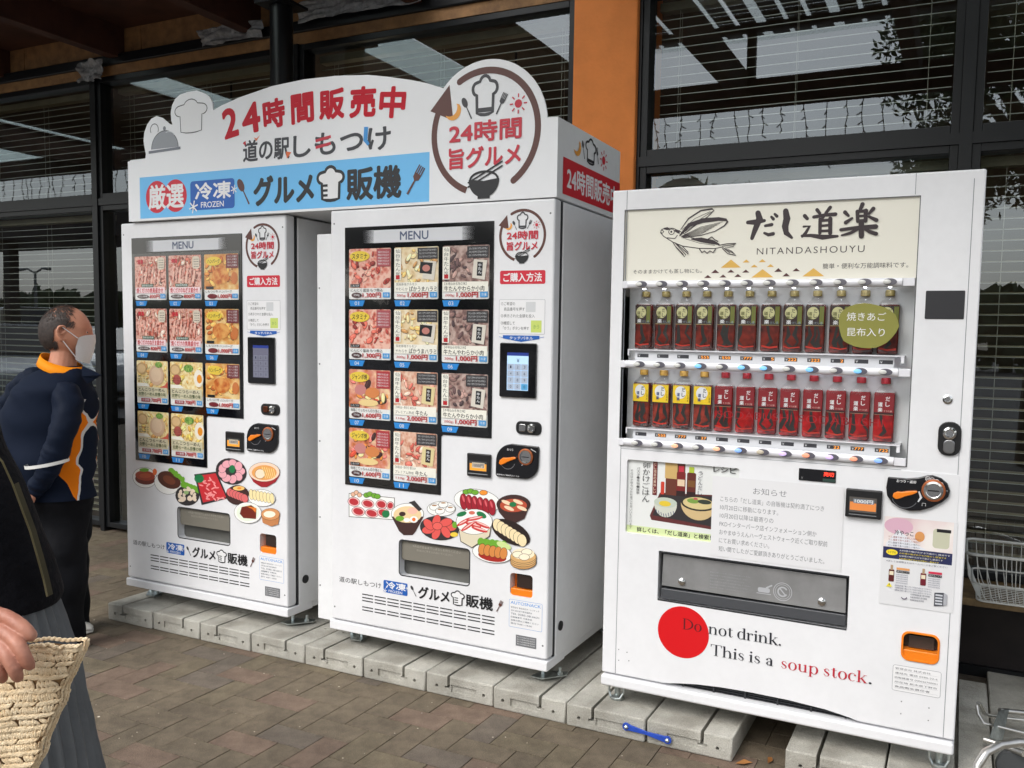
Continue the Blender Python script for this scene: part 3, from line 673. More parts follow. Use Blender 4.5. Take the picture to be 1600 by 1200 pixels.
CARD = mat('card_paper', (0.88, 0.87, 0.85), .4); TAGB = mat('number_tab_blue', (40, 140, 220), .35, coat=.3); CREAMC = ink(248, 244, 232)
PRC = ink(190, 14, 30); DKR = ink(120, 30, 40); YEL = ink(238, 206, 70); GRN = ink(92, 150, 70); PKP = ink(250, 222, 226)
def card(x, z, kind, no, parent, ox, oy, oz, y):
    """one printed menu card, lower left corner at x,z"""
    W, H = .208, .203
    s = MB(ox, oy, oz, y, step=.00002); s.plate(rr(x, z, x+W, z+H, .006), y-.0016, y, CARD); s.y = y-.0018
    s.poly(rr(x, z+.045, x+W, z+H, .006), FOOD['stamina' if kind == 'yaki' else kind if kind in FOOD else 'ramen'])
    R = random.Random(no*7+len(kind))
    pal = {'skewer': ((112, 48, 38), (192, 96, 78), (226, 156, 138), (240, 200, 184)), 'hamburg': ((176, 90, 34), (214, 130, 56), (236, 176, 90)), 'noodle': ((232, 196, 96), (246, 222, 140), (214, 160, 70)), 'chashu': ((226, 190, 110), (240, 214, 150), (206, 150, 84)),
           'yaki': ((164, 54, 46), (220, 106, 88), (242, 164, 146), (128, 40, 36)), 'harami': ((226, 186, 112), (246, 224, 176), (188, 138, 84), (238, 206, 150)), 'tongue': ((70, 52, 54), (130, 98, 92), (178, 142, 132), (96, 70, 70)),
           'grill': ((206, 72, 48), (236, 140, 60), (250, 214, 150), (60, 30, 28), (226, 120, 112)), 'premium': ((214, 112, 96), (236, 160, 140), (190, 86, 72), (244, 196, 176))}[kind]
    for k in range(34):
        u, v = x+R.uniform(.012, W-.012), z+R.uniform(.07, H-.012); a_ = R.uniform(0, 3.1); rx_ = R.uniform(.008, .02)*(1.25 if kind in ('hamburg', 'grill') else 1); rz_ = rx_*R.uniform(.35, .65); c_ = R.choice(pal)
        c_ = tuple(min(255, int(t_*1.08+8)) for t_ in c_); q_ = tuple(int(t_*.52) for t_ in c_); hi = tuple(min(255, int(t_*1.12+14)) for t_ in c_)
        u = min(max(u, x+rx_), x+W-rx_); v = min(v, z+H-rx_)
        s.ell(u, v-.0012, rx_, rz_, ink(*q_), rot=a_, n=9); s.ell(u, v, rx_*.9, rz_*.86, ink(*c_), rot=a_, n=9); s.ell(u-.1*rx_, v+.25*rz_, rx_*.5, rz_*.3, ink(*hi), rot=a_, n=7)
    if kind == 'skewer':
        for k in range(7):
            xx = x+.03+.022*k; s.stroke([(xx-.008, z+.07), (xx+.014+.004*R.random(), z+.197)], [.0022, .0016], ink(196, 160, 110)); s.stroke([(xx-.006, z+.075), (xx+.008+.004*R.random(), z+.155)], [.015, .012], FOOD[('stamina', 'skewer')[k % 2]])
        s.rrect(x+.155, z+.14, x+.2, z+.197, .014, ink(222, 208, 190))
        for k in range(4): s.text('ーーー', x+.164, z+.149+.011*k, x+.194, z+.1515+.011*k, INKB)
        s.text('焼鳥', x+.02, z+.168, x+.06, z+.19, RED, .05)
        s.rrect(x+.045, z+.06, x+.125, z+.074, .004, ink(50, 90, 60)); s.text('国産鶏肉使用', x+.05, z+.062, x+.12, z+.072, WHT, .01)
        s.rect(x+.006, z+.03, x+W-.006, z+.058, PKP)
        s.text('焼くだけの焼鳥盛合せ' if no % 2 else '焼くだけのねぎま盛合せ', x+.012, z+.032, x+.19, z+.056, PRC, .03)
        s.text('800円', x+.1, z+.006, x+.166, z+.026, PRC, .035); s.ell(x+.055, z+.016, .04, .009, ink(70, 40, 40)); s.text('税込価格', x+.025, z+.011, x+.085, z+.021, WHT)
    elif kind == 'hamburg':
        s.ell(x+.10, z+.105, .052, .036, photo('print_hamburg_dark', [(.2, (140, 60, 22)), (.5, (204, 106, 40)), (.8, (232, 170, 92))], 45, .8, 5)); s.ell(x+.185, z+.095, .02, .028, ink(206, 120, 60))
        s.ell(x+.06, z+.172, .048, .02, YEL); s.text('ハンバーグ', x+.022, z+.162, x+.098, z+.182, INKB, .02)
        s.rect(x+.135, z+.14, x+W, z+H-.003, ink(120, 48, 52)); 
        for k in range(4): s.text('おいしさ満点', x+.145, z+.148+.013*k, x+.2, z+.157+.013*k, WHT)
        s.rect(x+.012, z+.048, x+.058, z+.06, INKB); s.text('しもつけ牛 ハンバーグ', x+.01, z+.031, x+.17, z+.043, INKB)
        s.ell(x+.05, z+.016, .03, .011, DKR); s.text('1,000円', x+.084, z+.005, x+.168, z+.026, PRC, .035)
    elif kind in ('chashu', 'noodle'):
        s.ell(x+.035, z+.165, .034, .028, ink(196, 160, 110)); s.ell(x+.035, z+.165, .026, .02, ink(224, 190, 140))
        if kind == 'chashu': s.ell(x+.135, z+.135, .05, .048, ink(214, 180, 150)); s.ell(x+.133, z+.138, .036, .034, ink(226, 198, 168)); s.ell(x+.15, z+.185, .024, .014, FOOD['greens']); s.poly([(x+.14, z+.075), (x+W, z+.075), (x+W, z+.11), (x+.19, z+.09)], ink(204, 92, 76))
        else:
            s.ell(x+.045, z+.12, .026, .024, ink(176, 88, 80)); s.ell(x+.185, z+.13, .03, .04, ink(246, 238, 222)); s.ell(x+.19, z+.128, .016, .02, ink(236, 150, 40)); s.ell(x+.12, z+.175, .03, .018, FOOD['greens'])
        s.poly([(x+.004, z+.096), (x+.07, z+.096), (x+.09, z+.08), (x+.004, z+.08)], CREAMC)
        for k in range(3): s.text('濃厚スープの一杯', x+.01, z+.1+.011*k, x+.075, z+.108+.011*k, INKB)
        s.rect(x+.004, z+.03, x+W-.004, z+.078, ink(214, 206, 176))
        s.text('とんこつらーめん', x+.012, z+.058, x+.19, z+.074, INKB, .03); s.text('佐野らーめん自慢の味', x+.012, z+.036, x+.196, z+.054, ink(64, 80, 40), .03)
        s.rect(x+.03, z+.008, x+.09, z+.024, ink(156, 40, 56)); s.text('冷凍麺', x+.036, z+.011, x+.084, z+.022, WHT); s.text('700円', x+.097, z+.006, x+.162, z+.027, PRC, .035)
    elif kind in ('yaki', 'grill'):
        s.rect(x+.14, z+.13, x+W-.002, z+H-.003, ink(182, 56, 62) if kind == 'grill' else ink(176, 84, 90))
        for k in range(5): s.text('特製だれ仕込み', x+.146, z+.137+.0115*k, x+.2, z+.145+.0115*k, WHT)
        if kind == 'grill':
            s.ell(x+.06, z+.12, .03, .022, ink(206, 134, 130)); s.ell(x+.12, z+.11, .036, .022, ink(220, 136, 76)); s.ell(x+.1, z+.068, .05, .014, ink(244, 214, 150))
        s.ell(x+.055, z+.173, .05, .021, YEL); s.text('スタミナ' if kind == 'yaki' else 'ジャンボ焼', x+.016, z+.162, x+.094, z+.184, INKB, .02)
        s.rect(x+.008, z+.048, x+.056, z+.061, INKB); s.text('しもつけ', x+.012, z+.05, x+.052, z+.059, WHT)
        s.text('にんにく醤油 もつ煮込' if kind == 'yaki' else '味噌こてっちゃん切り落とし', x+.01, z+.03, x+.17, z+.043, INKB)
        s.ell(x+.04, z+.016, .026, .011, ink(70, 30, 34)); s.text('250g', x+.025, z+.011, x+.055, z+.021, WHT)
        s.text('1,300円' if kind == 'yaki' else '1,600円', x+.07, z+.005, x+.162, z+.027, PRC, .035)
    else:
        s.rect(x+.002, z+.075, x+.034, z+H-.004, CREAMC); s.vtext('仙台牛たん炭', x+.008, z+.09, x+.029, z+.198, INKB, .01); s.rect(x+.009, z+.078, x+.028, z+.094, PRC)
        s.rect(x+.112, z+.155, x+W-.002, z+H-.004, ink(60, 56, 58))
        for k in range(3): s.text('ひとくちサイズでたべやすい', x+.12, z+.161+.0125*k, x+.2, z+.169+.0125*k, WHT)
        # the packet in the picture
        s.poly([(x+.135, z+.08), (x+.19, z+.072), (x+.2, z+.145), (x+.142, z+.15)], ink(226, 218, 206) if kind != 'premium' else ink(232, 214, 160))
        if kind == 'harami': s.poly([(x+.122, z+.102), (x+.178, z+.096), (x+.184, z+.14), (x+.126, z+.145)], INKB); s.ell(x+.153, z+.12, .018, .013, ink(200, 130, 120))
        else: s.poly([(x+.155, z+.088), (x+.178, z+.086), (x+.182, z+.138), (x+.158, z+.14)], INKB if kind != 'premium' else ink(44, 24, 20)); s.vtext('牛たん', x+.161, z+.094, x+.176, z+.134, WHT, .03)
        s.rect(x+.002, z+.028, x+W-.002, z+.066, CREAMC)
        s.text({'harami': '国産豚塩ホルモン', 'tongue': '【本場仙台名物之味】', 'premium': '【本場仙台・厚切り】塩仕込み'}[kind], x+.012, z+.053, x+.11, z+.064, INKB)
        if kind == 'harami': s.text('やわらか', x+.01, z+.033, x+.066, z+.045, INKB, .01); s.text('ばかうまハラミ', x+.074, z+.03, x+.203, z+.05, INKB, .02)
        elif kind == 'tongue': s.text('牛たんやわらか小肉', x+.01, z+.03, x+.19, z+.05, INKB, .02)
        else: s.text('プレミアム熟成', x+.01, z+.033, x+.1, z+.045, INKB, .01); s.text('牛たん', x+.108, z+.03, x+.165, z+.05, INKB, .02)
        s.text({'harami': '300g:', 'tongue': '200g:', 'premium': '110g:'}[kind], x+.014, z+.008, x+.058, z+.019, PRC)
        s.text('2,000円' if kind == 'premium' else '1,000円', x+.066, z+.005, x+.162, z+.027, PRC, .035)
    s.rect(x+.171, z+.007, x+.204, z+.027, ink(70, 156, 220)); s.text('冷凍', x+.176, z+.011, x+.199, z+.023, WHT)
    s.build('menu_card', parent)
    t = MB(ox, oy, oz, y); t.plate([(x, z-.0045), (x+.079, z-.0045), (x+.068, z-.028), (x+.006, z-.028)], y-.001, y, TAGB); t.y = y-.0012
    t.text('%02d' % no, x+.028, z-.024, x+.05, z-.009, WHT, .01); t.build('number_tab', parent)

def foods(s, T, which):
    """stickers of dishes; T maps the photograph's sticker drawing onto the door"""
    def e(cx, cy, rx, ry, m, rot=0): s.poly([T(cx+rx*math.cos(t)*math.cos(rot)-ry*math.sin(t)*math.sin(rot), cy+rx*math.cos(t)*math.sin(rot)+ry*math.sin(t)*math.cos(rot)) for t in (2*PI*i/22 for i in range(22))], m)
    def p(pts, m): s.poly([T(*q) for q in pts], m)
    def l(pts, w_, m): s.stroke([T(*q) for q in pts], w_, m)
    OL = ink(50, 36, 32); MEAT = ink(186, 48, 56); PALE = ink(240, 190, 190); GR = ink(110, 170, 50); DG = ink(30, 120, 70); PLT = ink(244, 244, 240); BRD = ink(64, 40, 38); DK = ink(52, 48, 50)
    def outl(cx, cy, rx, ry, m, rot=0): e(cx, cy, rx+3, ry+3, OL, rot); e(cx, cy, rx, ry, m, rot)
    R = random.Random(5)
    if which == 'B':
        p([(76, 52), (434, 88), (434, 262), (76, 238)], OL); p([(80, 57), (430, 92), (430, 258), (80, 234)], PLT)
        for q in ((115, 120, 46, 34), (225, 135, 48, 32), (330, 140, 42, 34), (400, 150, 26, 30), (150, 195, 50, 34), (255, 210, 50, 32), (345, 205, 46, 34)): outl(*q, PALE, .2); e(*(q[0], q[1], q[2]*.8, q[3]*.75), MEAT, .3)
        for q in ((110, 62), (135, 48), (160, 66)): outl(*q, 16, 16, ink(228, 180, 150))
        for q in ((215, 68), (240, 60), (275, 72), (300, 78)): outl(*q, 22, 18, GR)
        e(365, 215, 30, 30, DG)
        p([(545, 125), (590, 110), (650, 180), (610, 190)], DK)
        outl(535, 215, 125, 82, PLT); e(535, 222, 110, 68, ink(236, 208, 160)); p([(410, 235), (662, 235), (600, 350), (575, 380), (505, 380), (470, 350)], BRD)
        e(535, 222, 110, 62, ink(236, 208, 160)); e(575, 190, 40, 26, ink(240, 190, 170)); e(495, 215, 26, 18, BRD); e(475, 250, 34, 20, GR); e(585, 258, 32, 26, PLT); e(585, 258, 14, 14, ink(236, 120, 50)); e(530, 262, 26, 16, PLT)
        p([(548, 122), (592, 112), (648, 178), (625, 195)], DK)
        outl(800, 175, 110, 56, PLT)
        for q in ((745, 160), (815, 140), (870, 175), (790, 190)): outl(*q, 36, 24, PLT, -.1); e(q[0], q[1]-12, 20, 6, ink(170, 130, 90))
        outl(785, 325, 150, 92, DK, .12); 
        for a in range(7): outl(780+88*math.cos(a*.9), 318+48*math.sin(a*.9), 50, 30, ink(226, 90, 84), a)
        outl(770, 310, 36, 28, ink(232, 100, 92)); e(900, 375, 30, 18, YEL); e(905, 300, 20, 26, GR)
        outl(1080, 115, 180, 92, PLT, .15)
        for k in range(6): outl(975+44*k, 118+9*k, 28, 62, ink(158, 26, 44), -.1); e(972+44*k, 95+9*k, 8, 28, ink(214, 92, 100), -.3)
        for q in ((995, 42), (1030, 36), (1065, 46)): outl(*q, 26, 18, GR)
        outl(1130, 48, 30, 18, ink(240, 150, 50)); 
        p([(1232, 130), (1494, 140), (1450, 250), (1380, 284), (1310, 270), (1250, 200)], BRD); outl(1364, 140, 130, 74, BRD); e(1364, 148, 106, 52, ink(186, 78, 52)); 
        for q in ((1310, 125), (1400, 120), (1430, 170), (1330, 170)): e(*q, 42, 14, ink(244, 214, 180), .4)
        e(1360, 140, 28, 20, DG)
        p([(925, 260), (1195, 290), (1180, 390), (1040, 480), (950, 430)], OL); p([(930, 270), (1190, 295), (1175, 385), (1040, 474), (955, 426)], ink(222, 212, 186)); outl(1058, 275, 140, 98, PLT)
        e(960, 215, 40, 18, DG, -.3); e(1115, 222, 42, 22, DG, .5); e(1040, 205, 24, 14, ink(214, 110, 90))
        for q in ((980, 275, -.5), (1060, 250, -.2), (1050, 300, .3), (1120, 300, .4), (1100, 335, .3), (1010, 310, -.6)): e(q[0], q[1], 66, 15, ink(206, 58, 56), q[2]); e(q[0]+4, q[1]-5, 52, 5, ink(246, 206, 200), q[2])
        outl(1345, 358, 160, 82, ink(40, 28, 26), .48)
        for k in range(7): outl(1240+32*k, 300+20*k, 34, 48, ink(242, 222, 178), -.2)
        outl(1200, 520, 155, 72, PLT, .15); 
        for k in range(7): e(1110+30*k, 430+4*k, 26, 32, GR, k)
        e(1290, 460, 60, 26, ink(206, 226, 150), .4); e(1200, 545, 112, 40, ink(168, 40, 30), .18)
        for k in range(5): outl(1120+42*k, 490+8*k, 28, 44, ink(214, 138, 70), .1)
        outl(1442, 590, 100, 54, ink(196, 150, 96)); 
        for k in range(3): outl(1442, 575-14*k, 100, 50, ink(214, 170, 112))
        e(1442, 525, 88, 44, ink(246, 232, 200)); 
        for q in ((1400, 530), (1470, 510), (1450, 550)): outl(*q, 40, 24, ink(250, 238, 212))
    else:
        outl(175, 275, 125, 105, PLT, .2); e(180, 290, 105, 58, ink(110, 40, 28), .1); e(180, 255, 104, 52, ink(166, 66, 40), .1); e(170, 195, 50, 20, GR); e(280, 215, 22, 34, ink(230, 110, 50)); e(180, 255, 60, 26, ink(186, 86, 52))
        outl(400, 340, 130, 100, PLT, .5); e(430, 300, 128, 84, ink(84, 46, 36), .45); e(430, 300, 70, 40, ink(120, 66, 46), .5)
        for k in range(6): e(450+24*k, 195+20*k, 30, 22, GR, k)
        outl(620, 460, 122, 104, DK); 
        for k in range(7): e(580+26*k, 345+10*k, 30, 34, GR, k)
        for k in range(22): e(620+R.uniform(-80, 80), 450+R.uniform(-65, 65), 24, 16, ink(232, 214, 192), R.uniform(0, 3))
        e(610, 430, 26, 20, ink(150, 180, 120))
        p([(692, 240), (925, 212), (1045, 490), (770, 560)], DK); p([(712, 256), (915, 230), (1025, 478), (785, 535)], ink(200, 46, 54))
        for k in range(30): 
            u, v = R.random(), R.random(); e(770+170*u+60*v-60*(1-v), 280+220*v, 24, 8, ink(240, 150, 150), R.uniform(-1.2, 1.2))
        e(745, 285, 50, 44, DG)
        outl(1078, 210, 160, 132, DK, .35)
        for a in range(9): outl(1080+98*math.cos(a*.7), 208+84*math.sin(a*.7), 46, 38, ink(236, 170, 180), a)
        e(1090, 185, 32, 42, DG)
        p([(1265, 240), (1588, 240), (1540, 320), (1450, 372), (1390, 372), (1310, 320)], ink(160, 30, 40)); outl(1424, 215, 160, 100, ink(246, 214, 190)); e(1424, 222, 130, 78, ink(232, 164, 92)); outl(1380, 235, 50, 48, ink(250, 226, 200)); 
        for k in range(6): l([(1400+24*k, 160+5*k), (1440+20*k, 280)], .0035, ink(250, 226, 150))
        outl(1145, 455, 118, 100, BRD)
        for k in range(6): outl(1070+30*k, 430+12*k, 34, 44, ink(220, 108, 108), -.4)
        outl(1160, 385, 60, 24, ink(250, 200, 120)); e(1165, 385, 22, 12, ink(240, 140, 40))
        outl(1400, 485, 140, 86, PLT, .1)
        for k in range(7): outl(1290+36*k, 450+7*k, 22, 54, ink(246, 226, 170), -.1)
        outl(1255, 640, 142, 108, PLT, .1); e(1255, 640, 118, 88, ink(232, 240, 220)); p([(1190, 580), (1290, 560), (1345, 600), (1340, 705), (1210, 695), (1170, 650)], ink(112, 36, 20)); p([(1235, 570), (1345, 590), (1335, 640), (1300, 600)], ink(230, 130, 50))
        p([(1392, 640), (1586, 660), (1570, 760), (1500, 782), (1410, 745)], ink(196, 130, 80)); outl(1490, 655, 96, 60, ink(214, 150, 96)); e(1480, 655, 62, 34, ink(250, 244, 220))

def food_machine(x0, y0, which, label, texts):
    root = empty('vending_machine', (x0, y0, 0), label=label, cat='vending machine')
    A = (x0, y0, 0); W = 1.03; Z0, Z1 = .1525, 1.914; zs = .192
    X = lambda u: x0+u
    yc = y0+.055
    b = MB(*A); b.box(X(.006), X(W+.004), yc+.012, y0+.80, Z0+.03, Z1-.004, WHITE2)
    cab = b.build('cabinet', root, bevel=.006)
    b = MB(*A); b.box(X(.012), X(W), yc, yc+.012, zs, Z1-.006, DARK); b.build('door_gasket', root)
    # door slab with openings for the pickup port and the change cup
    b = MB(*A); b.box(X(0), X(W), y0, yc, zs+.004, Z1, WHITE); door = b.build('door', root, bevel=.009, seg=3); 
    door_cut = []
    c = MB(); c.plate(rr(X(.35), .430, X(.69), .582, .018), y0-.1, y0+.045, WHITE); door_cut.append(c.build('c'))
    c = MB(); c.plate(rr(X(.868), .425, X(.965), .513, .014), y0-.1, y0+.045, WHITE); door_cut.append(c.build('c'))
    for cc in door_cut: cc.location = (-x0, -y0, 0)
    door.parent = None; door.location = (0, 0, 0); boolcut(door, door_cut); door.parent = root
    b = MB(*A); b.box(X(-.004), X(W+.004), y0-.006, yc+.1, Z0, zs-.001, WHITE); b.build('kick_plate', root, bevel=.005)
    b = MB(*A); b.box(X(0), X(W), yc+.1, y0+.79, Z0+.005, Z0+.031, WHITE2); b.build('base_frame', root)
    # hinge side trim
    b = MB(*A); 
    b.lathe([(.019, 0), (.019, .004), (.013, .004)], (0, 0, 0), 'y', BLKP, 18)
    n = 18*3; vv = b.v[-n:]; b.v[-n:] = [(W+.004-y_*1.0, .105+x_+x0, z_+.30) for x_, y_, z_ in [(v[0], v[1]+y0, v[2]) for v in vv]]
    b.build('cable_grommet', root)
    # L-shaped display panel
    y = y0-.001
    pts = [(X(.078), .782), (X(.552), .782), (X(.552), 1.014), (X(.56), 1.022), (X(.779), 1.022), (X(.779), 1.842), (X(.078), 1.842)]
    b = MB(*A); b.plate(pts, y0-.004, y0+.002, BLACK); pan = b.build('display_panel', root, bevel=.0015)
    # header strip: dot gradient at both ends
    s = MB(*A, y0-.0042); s.rect(X(.225), 1.775, X(.64), 1.826, ink(206, 208, 212))
    DOT = ink(206, 208, 212); rowsn = 11
    for side_ in (-1, 1):
        yy = s.nexty()
        for i in range(12):
            for j in range(rowsn):
                r_ = .0028*(1-i/12.5); cx = (X(.225)-.0022-i*.0047) if side_ < 0 else (X(.64)+.0022+i*.0047); cz = 1.7775+j*.0047
                s.add([(cx-r_, yy, cz), (cx, yy, cz-r_), (cx+r_, yy, cz), (cx, yy, cz+r_)], [(0, 1, 2, 3)], DOT)
    s.text('MENU', X(.352), 1.783, X(.487), 1.817, ink(72, 84, 112), .03); s.build('menu_heading', pan)
    xs = (.102, .327, .554); zr = (1.551, 1.307, 1.062, .82)
    for k, kind in enumerate(texts):
        c_, r_ = k % 3, k//3
        if r_ == 3: c_ = k-9
        card(X(xs[c_]), zr[r_], kind, k+1, pan, x0, y0, 0, y0-.0042)
    b = MB(*A); pp = [(X(.086), .79), (X(.545), .79), (X(.545), 1.03), (X(.771), 1.03), (X(.771), 1.766), (X(.086), 1.766)]
    b.poly(pp, PANE, y0-.0118); b.build('clear_cover', pan)
    # roundel, headings, instructions
    s = MB(*A, y0-.0006); roundel(s, X(.898), 1.783, .098); s.build('round_logo', root)
    s = MB(*A, y0-.0006); s.rrect(X(.806), 1.606, X(.996), 1.656, .007, RED); s.text('ご購入方法', X(.82), 1.614, X(.982), 1.648, WHT, .03); s.build('heading_label', root)
    s = MB(*A, y0-.0006); s.rrect(X(.804), 1.421, X(.997), 1.549, .004, ink(150, 152, 158)); s.rrect(X(.8052), 1.4222, X(.9958), 1.5478, .003, WHT)
    s.text('①ご希望の', X(.812), 1.527, X(.872), 1.54, INKB, .01); s.text('商品番号を押す', X(.825), 1.507, X(.913), 1.52, INKB, .01)
    s.text('②表示された金額を投入', X(.812), 1.482, X(.955), 1.495, INKB, .01); s.text('③確認して', X(.812), 1.455, X(.872), 1.468, INKB, .01); s.text('「かう」ボタンを押す', X(.822), 1.436, X(.932), 1.449, INKB, .01)
    s.rect(X(.918), 1.503, X(.958), 1.54, ink(206, 208, 210)); s.rect(X(.94), 1.428, X(.984), 1.472, ink(198, 214, 110)); s.text('かう', X(.95), 1.442, X(.974), 1.456, GRN)
    s.poly([(X(.822), 1.416), (X(.976), 1.416), (X(.976), 1.404), (X(.905), 1.393), (X(.9), 1.392), (X(.822), 1.404)], NAVY)
    s.stroke([(X(.805), 1.41), (X(.9), 1.3925), (X(.995), 1.412)], .0014, NAVY); s.text('タッチパネル', X(.85), 1.4, X(.95), 1.412, WHT, .02); s.build('instruction_sticker', root)
    # keypad
    b = MB(*A); b.plate(rr(X(.814), 1.184, X(.968), 1.388, .006), y0-.010, y0+.002, BLACK); kp = b.build('keypad', root, bevel=.003)
    s = MB(*A, y0-.0102); lit = which == 'B'
    scr = mat('screen_glow_b', (150, 178, 205), .2, emit=.55) if lit else mat('screen_dim_a', (104, 104, 122), .2, emit=.12)
    s.rect(X(.847), 1.211, X(.937), 1.352, scr); s.rect(X(.847), 1.34, X(.937), 1.352, ink(20, 50, 140)); 
    KEY = ink(170, 184, 204) if lit else ink(118, 120, 138)
    for r_ in range(4):
        for c_ in range(3):
            s.rrect(X(.8495+.0292*c_), 1.2135+.0245*r_, X(.8765+.0292*c_), 1.236+.0245*r_, .002, ink(80, 160, 210) if (lit and r_ == 0 and c_ == 2) else KEY)
            s.text('%s' % ('1234567890', )[0][min(9, (3-r_)*3+c_)], X(.86+.0292*c_), 1.22+.0245*r_, X(.8665+.0292*c_), 1.23+.0245*r_, ink(30, 40, 70))
    if lit: s.text('￥', X(.888), 1.316, X(.9), 1.33, ink(30, 40, 60))
    s.build('screen', kp)
    # coin return window, bill slot, coin mechanism
    b = MB(*A); b.plate(rr(X(.885), 1.047, X(.992), 1.097, .02), y0-.006, y0+.002, BLKP); cr_ = b.build('latch_plate', root, bevel=.003)
    b = MB(*A); b.lathe([(.017, 0), (.017, .006), (.011, .007), (.009, .004)], (X(.953), y0-.006, 1.072), 'y', CHROME, 20); b.build('lock', cr_, smooth=True)
    b = MB(*A); b.plate(rr(X(.9), 1.058, X(.928), 1.086, .006), y0-.009, y0-.004, CHROME if which == 'B' else mat('copper_reflect', (120, 70, 50), .2, .8)); b.build('latch_handle', cr_, bevel=.002)
    b = MB(*A); b.plate(rr(X(.676), .871, X(.78), .96, .004), y0-.012, y0+.002, BLKP); bill = b.build('bill_acceptor', root, bevel=.004)
    s = MB(*A, y0-.0122); s.rect(X(.688), .893, X(.766), .932, ink(60, 62, 64)); s.rect(X(.69), .895, X(.764), .922, mat('bill_lamp_yellow', (226, 150, 50), .4, emit=.25)); s.rect(X(.70), .905, X(.756), .926, ink(196, 186, 166)); s.text('1000円', X(.704), .908, X(.752), .922, ink(50, 60, 90), .02)
    s.rect(X(.684), .881, X(.77), .884, ink(150, 152, 154)); s.build('bill_label', bill)
    pts = [(X(.983), 1.006), (X(.87), 1.009)]+arc(X(.87), .94, .067, 92, 178, 10)[1:]+[(X(.802), .885), (X(.81), .879), (X(.91), .879)]+arc(X(.925), .938, .059, -85, -5, 10)+[(X(.986), .99)]
    b = MB(*A); b.plate(pts, y0-.010, y0+.002, BLACK); cm = b.build('coin_mechanism', root, bevel=.004, seg=3)
    b = MB(*A); b.plate([(X(.826), .944), (X(.822), .932), (X(.832), .926), (X(.846), .932), (X(.868), .944), (X(.894), .954), (X(.896), .959), (X(.886), .961), (X(.855), .956), (X(.84), .955)], y0-.022, y0-.012, ORANGEP); b.build('return_lever', cm, bevel=.003)
    b = MB(*A); b.lathe([(.031, 0), (.031, .005), (.027, .006)], (X(.933), y0-.010, .964), 'y', mat('copper_ring', (190, 110, 70), .3, .7), 28); b.lathe([(.025, .0065), (.02, .007), (.012, .003)], (X(.933), y0-.010, .964), 'y', CHROME, 28); b.box(X(.918), X(.948), y0-.0185, y0-.014, .9625, .9665, BLKP); b.build('coin_slot', cm, smooth=True)
    s = MB(*A, y0-.0102); s.text('おつり', X(.852), .982, X(.878), .991, WHT, .01); s.stroke(arc(X(.855), .945, .033, 200, 340, 14), .0018, ink(120, 120, 124)); s.stroke(arc(X(.905), .948, .02, -60, 50, 8), .003, ink(210, 214, 220))
    s.stroke([(X(.953), .995), (X(.975), .985)], .003, ink(190, 190, 190)); s.text('故障時のご連絡先はこちら', X(.808), .885, X(.905), .891, WHT); s.build('coin_lettering', cm)
    # dishes
    T = (lambda px, py: S(530+px/5, 760+py/5)) if which == 'B' else (lambda px, py: S(200+px/6.667, 705+py/6.667, .0193))
    s = MB(*A, y0-.0006, step=.00002); foods(s, T, which); s.build('dish_stickers', root)
    # pickup port
    b = MB(*A); IN = mat('port_grey', (92, 92, 88), .45, var=.1)
    b.box(X(.34), X(.70), y0+.040, y0+.052, .42, .59, IN); b.build('port_back', root)
    b = MB(*A); b.plate(rr(X(.356), .495, X(.684), .577, .012), y0+.012, y0+.018, mat('port_flap', (126, 122, 112), .35)); fl = b.build('pickup_flap', root, bevel=.002)
    s = MB(*A, y0+.0118); s.text('※商品が出るまでしばらくお待ちください', X(.41), .553, X(.64), .564, ink(176, 172, 160)); s.text('取出口に手を入れないでください', X(.43), .538, X(.6), .547, ink(166, 162, 150)); s.build('flap_lettering', fl)
    b = MB(*A); b.stroke(rr(X(.352), .432, X(.688), .58, .016), .006, DARK, y=y0+.0005, closed=True); b.build('port_rim', root)
    # change cup
    b = MB(*A); b.box(X(.866), X(.967), y0+.040, y0+.05, .42, .52, ORANGEP); b.box(X(.868), X(.965), y0+.004, y0+.04, .425, .452, ORANGEP); b.box(X(.89), X(.958), y0+.012, y0+.02, .455, .512, mat('smoked_flap', (52, 40, 36), .2)); b.build('change_cup', root, bevel=.003)
    # service stickers
    s = MB(*A, y0-.0006); bl_ = ink(96, 150, 214)
    s.rrect(X(.866), .302, X(1.008), .41, .005, bl_); s.rrect(X(.8672), .3032, X(1.0068), .4088, .004, WHT)
    s.text('AUTOSNACK', X(.872), .392, X(1.002), .404, ink(80, 150, 220), .02)
    for k, tx in enumerate(('管理会社 株式会社オートスナック', '住所 栃木県下野市薬師寺', 'TEL 0285-38-6631', '自販機番号 冷凍食品', '故障の際はご連絡ください', '受付 9:00～18:00')): s.text(tx, X(.874), .376-.0125*k, X(.995-(.03 if k % 2 else 0)), .383-.0125*k, ink(60, 70, 90))
    s.build('service_sticker', root)
    s = MB(*A, y0-.0006); s.rect(X(.897), .232, X(.985), .275, ink(110, 112, 116)); 
    for k in range(4): s.text('型式 冷凍自動販売機 製造番号', X(.902), .238+.0088*k, X(.98), .2435+.0088*k, ink(216, 216, 216))
    s.build('rating_plate', root)
    # louvre slots
    b = MB(*A)
    for zz in (.326, .312, .299, .272, .259):
        for k in range(10):
            xa = X(.166+.0645*k); b.box(xa, xa+.056, y0-.0009, y0+.002, zz-.0024, zz+.0018, mat('slot_black', (34, 34, 36), .7))
    b.build('louvre_slots', root)
    # lower lettering
    s = MB(*A, y0-.0006)
    s.text('道の駅しもつけ', X(.045), .362, X(.263), .386, INKB, .012)
    frozen_badge(s, X(.275), .350, X(.395), .402)
    spoon(s, X(.417), .388, X(.437), .357, CHA); s.text('グルメ', X(.447), .350, X(.597), .402, INKB, .035)
    hat(s, X(.635), .352, .06, .055, INKB, .005, WHT); 
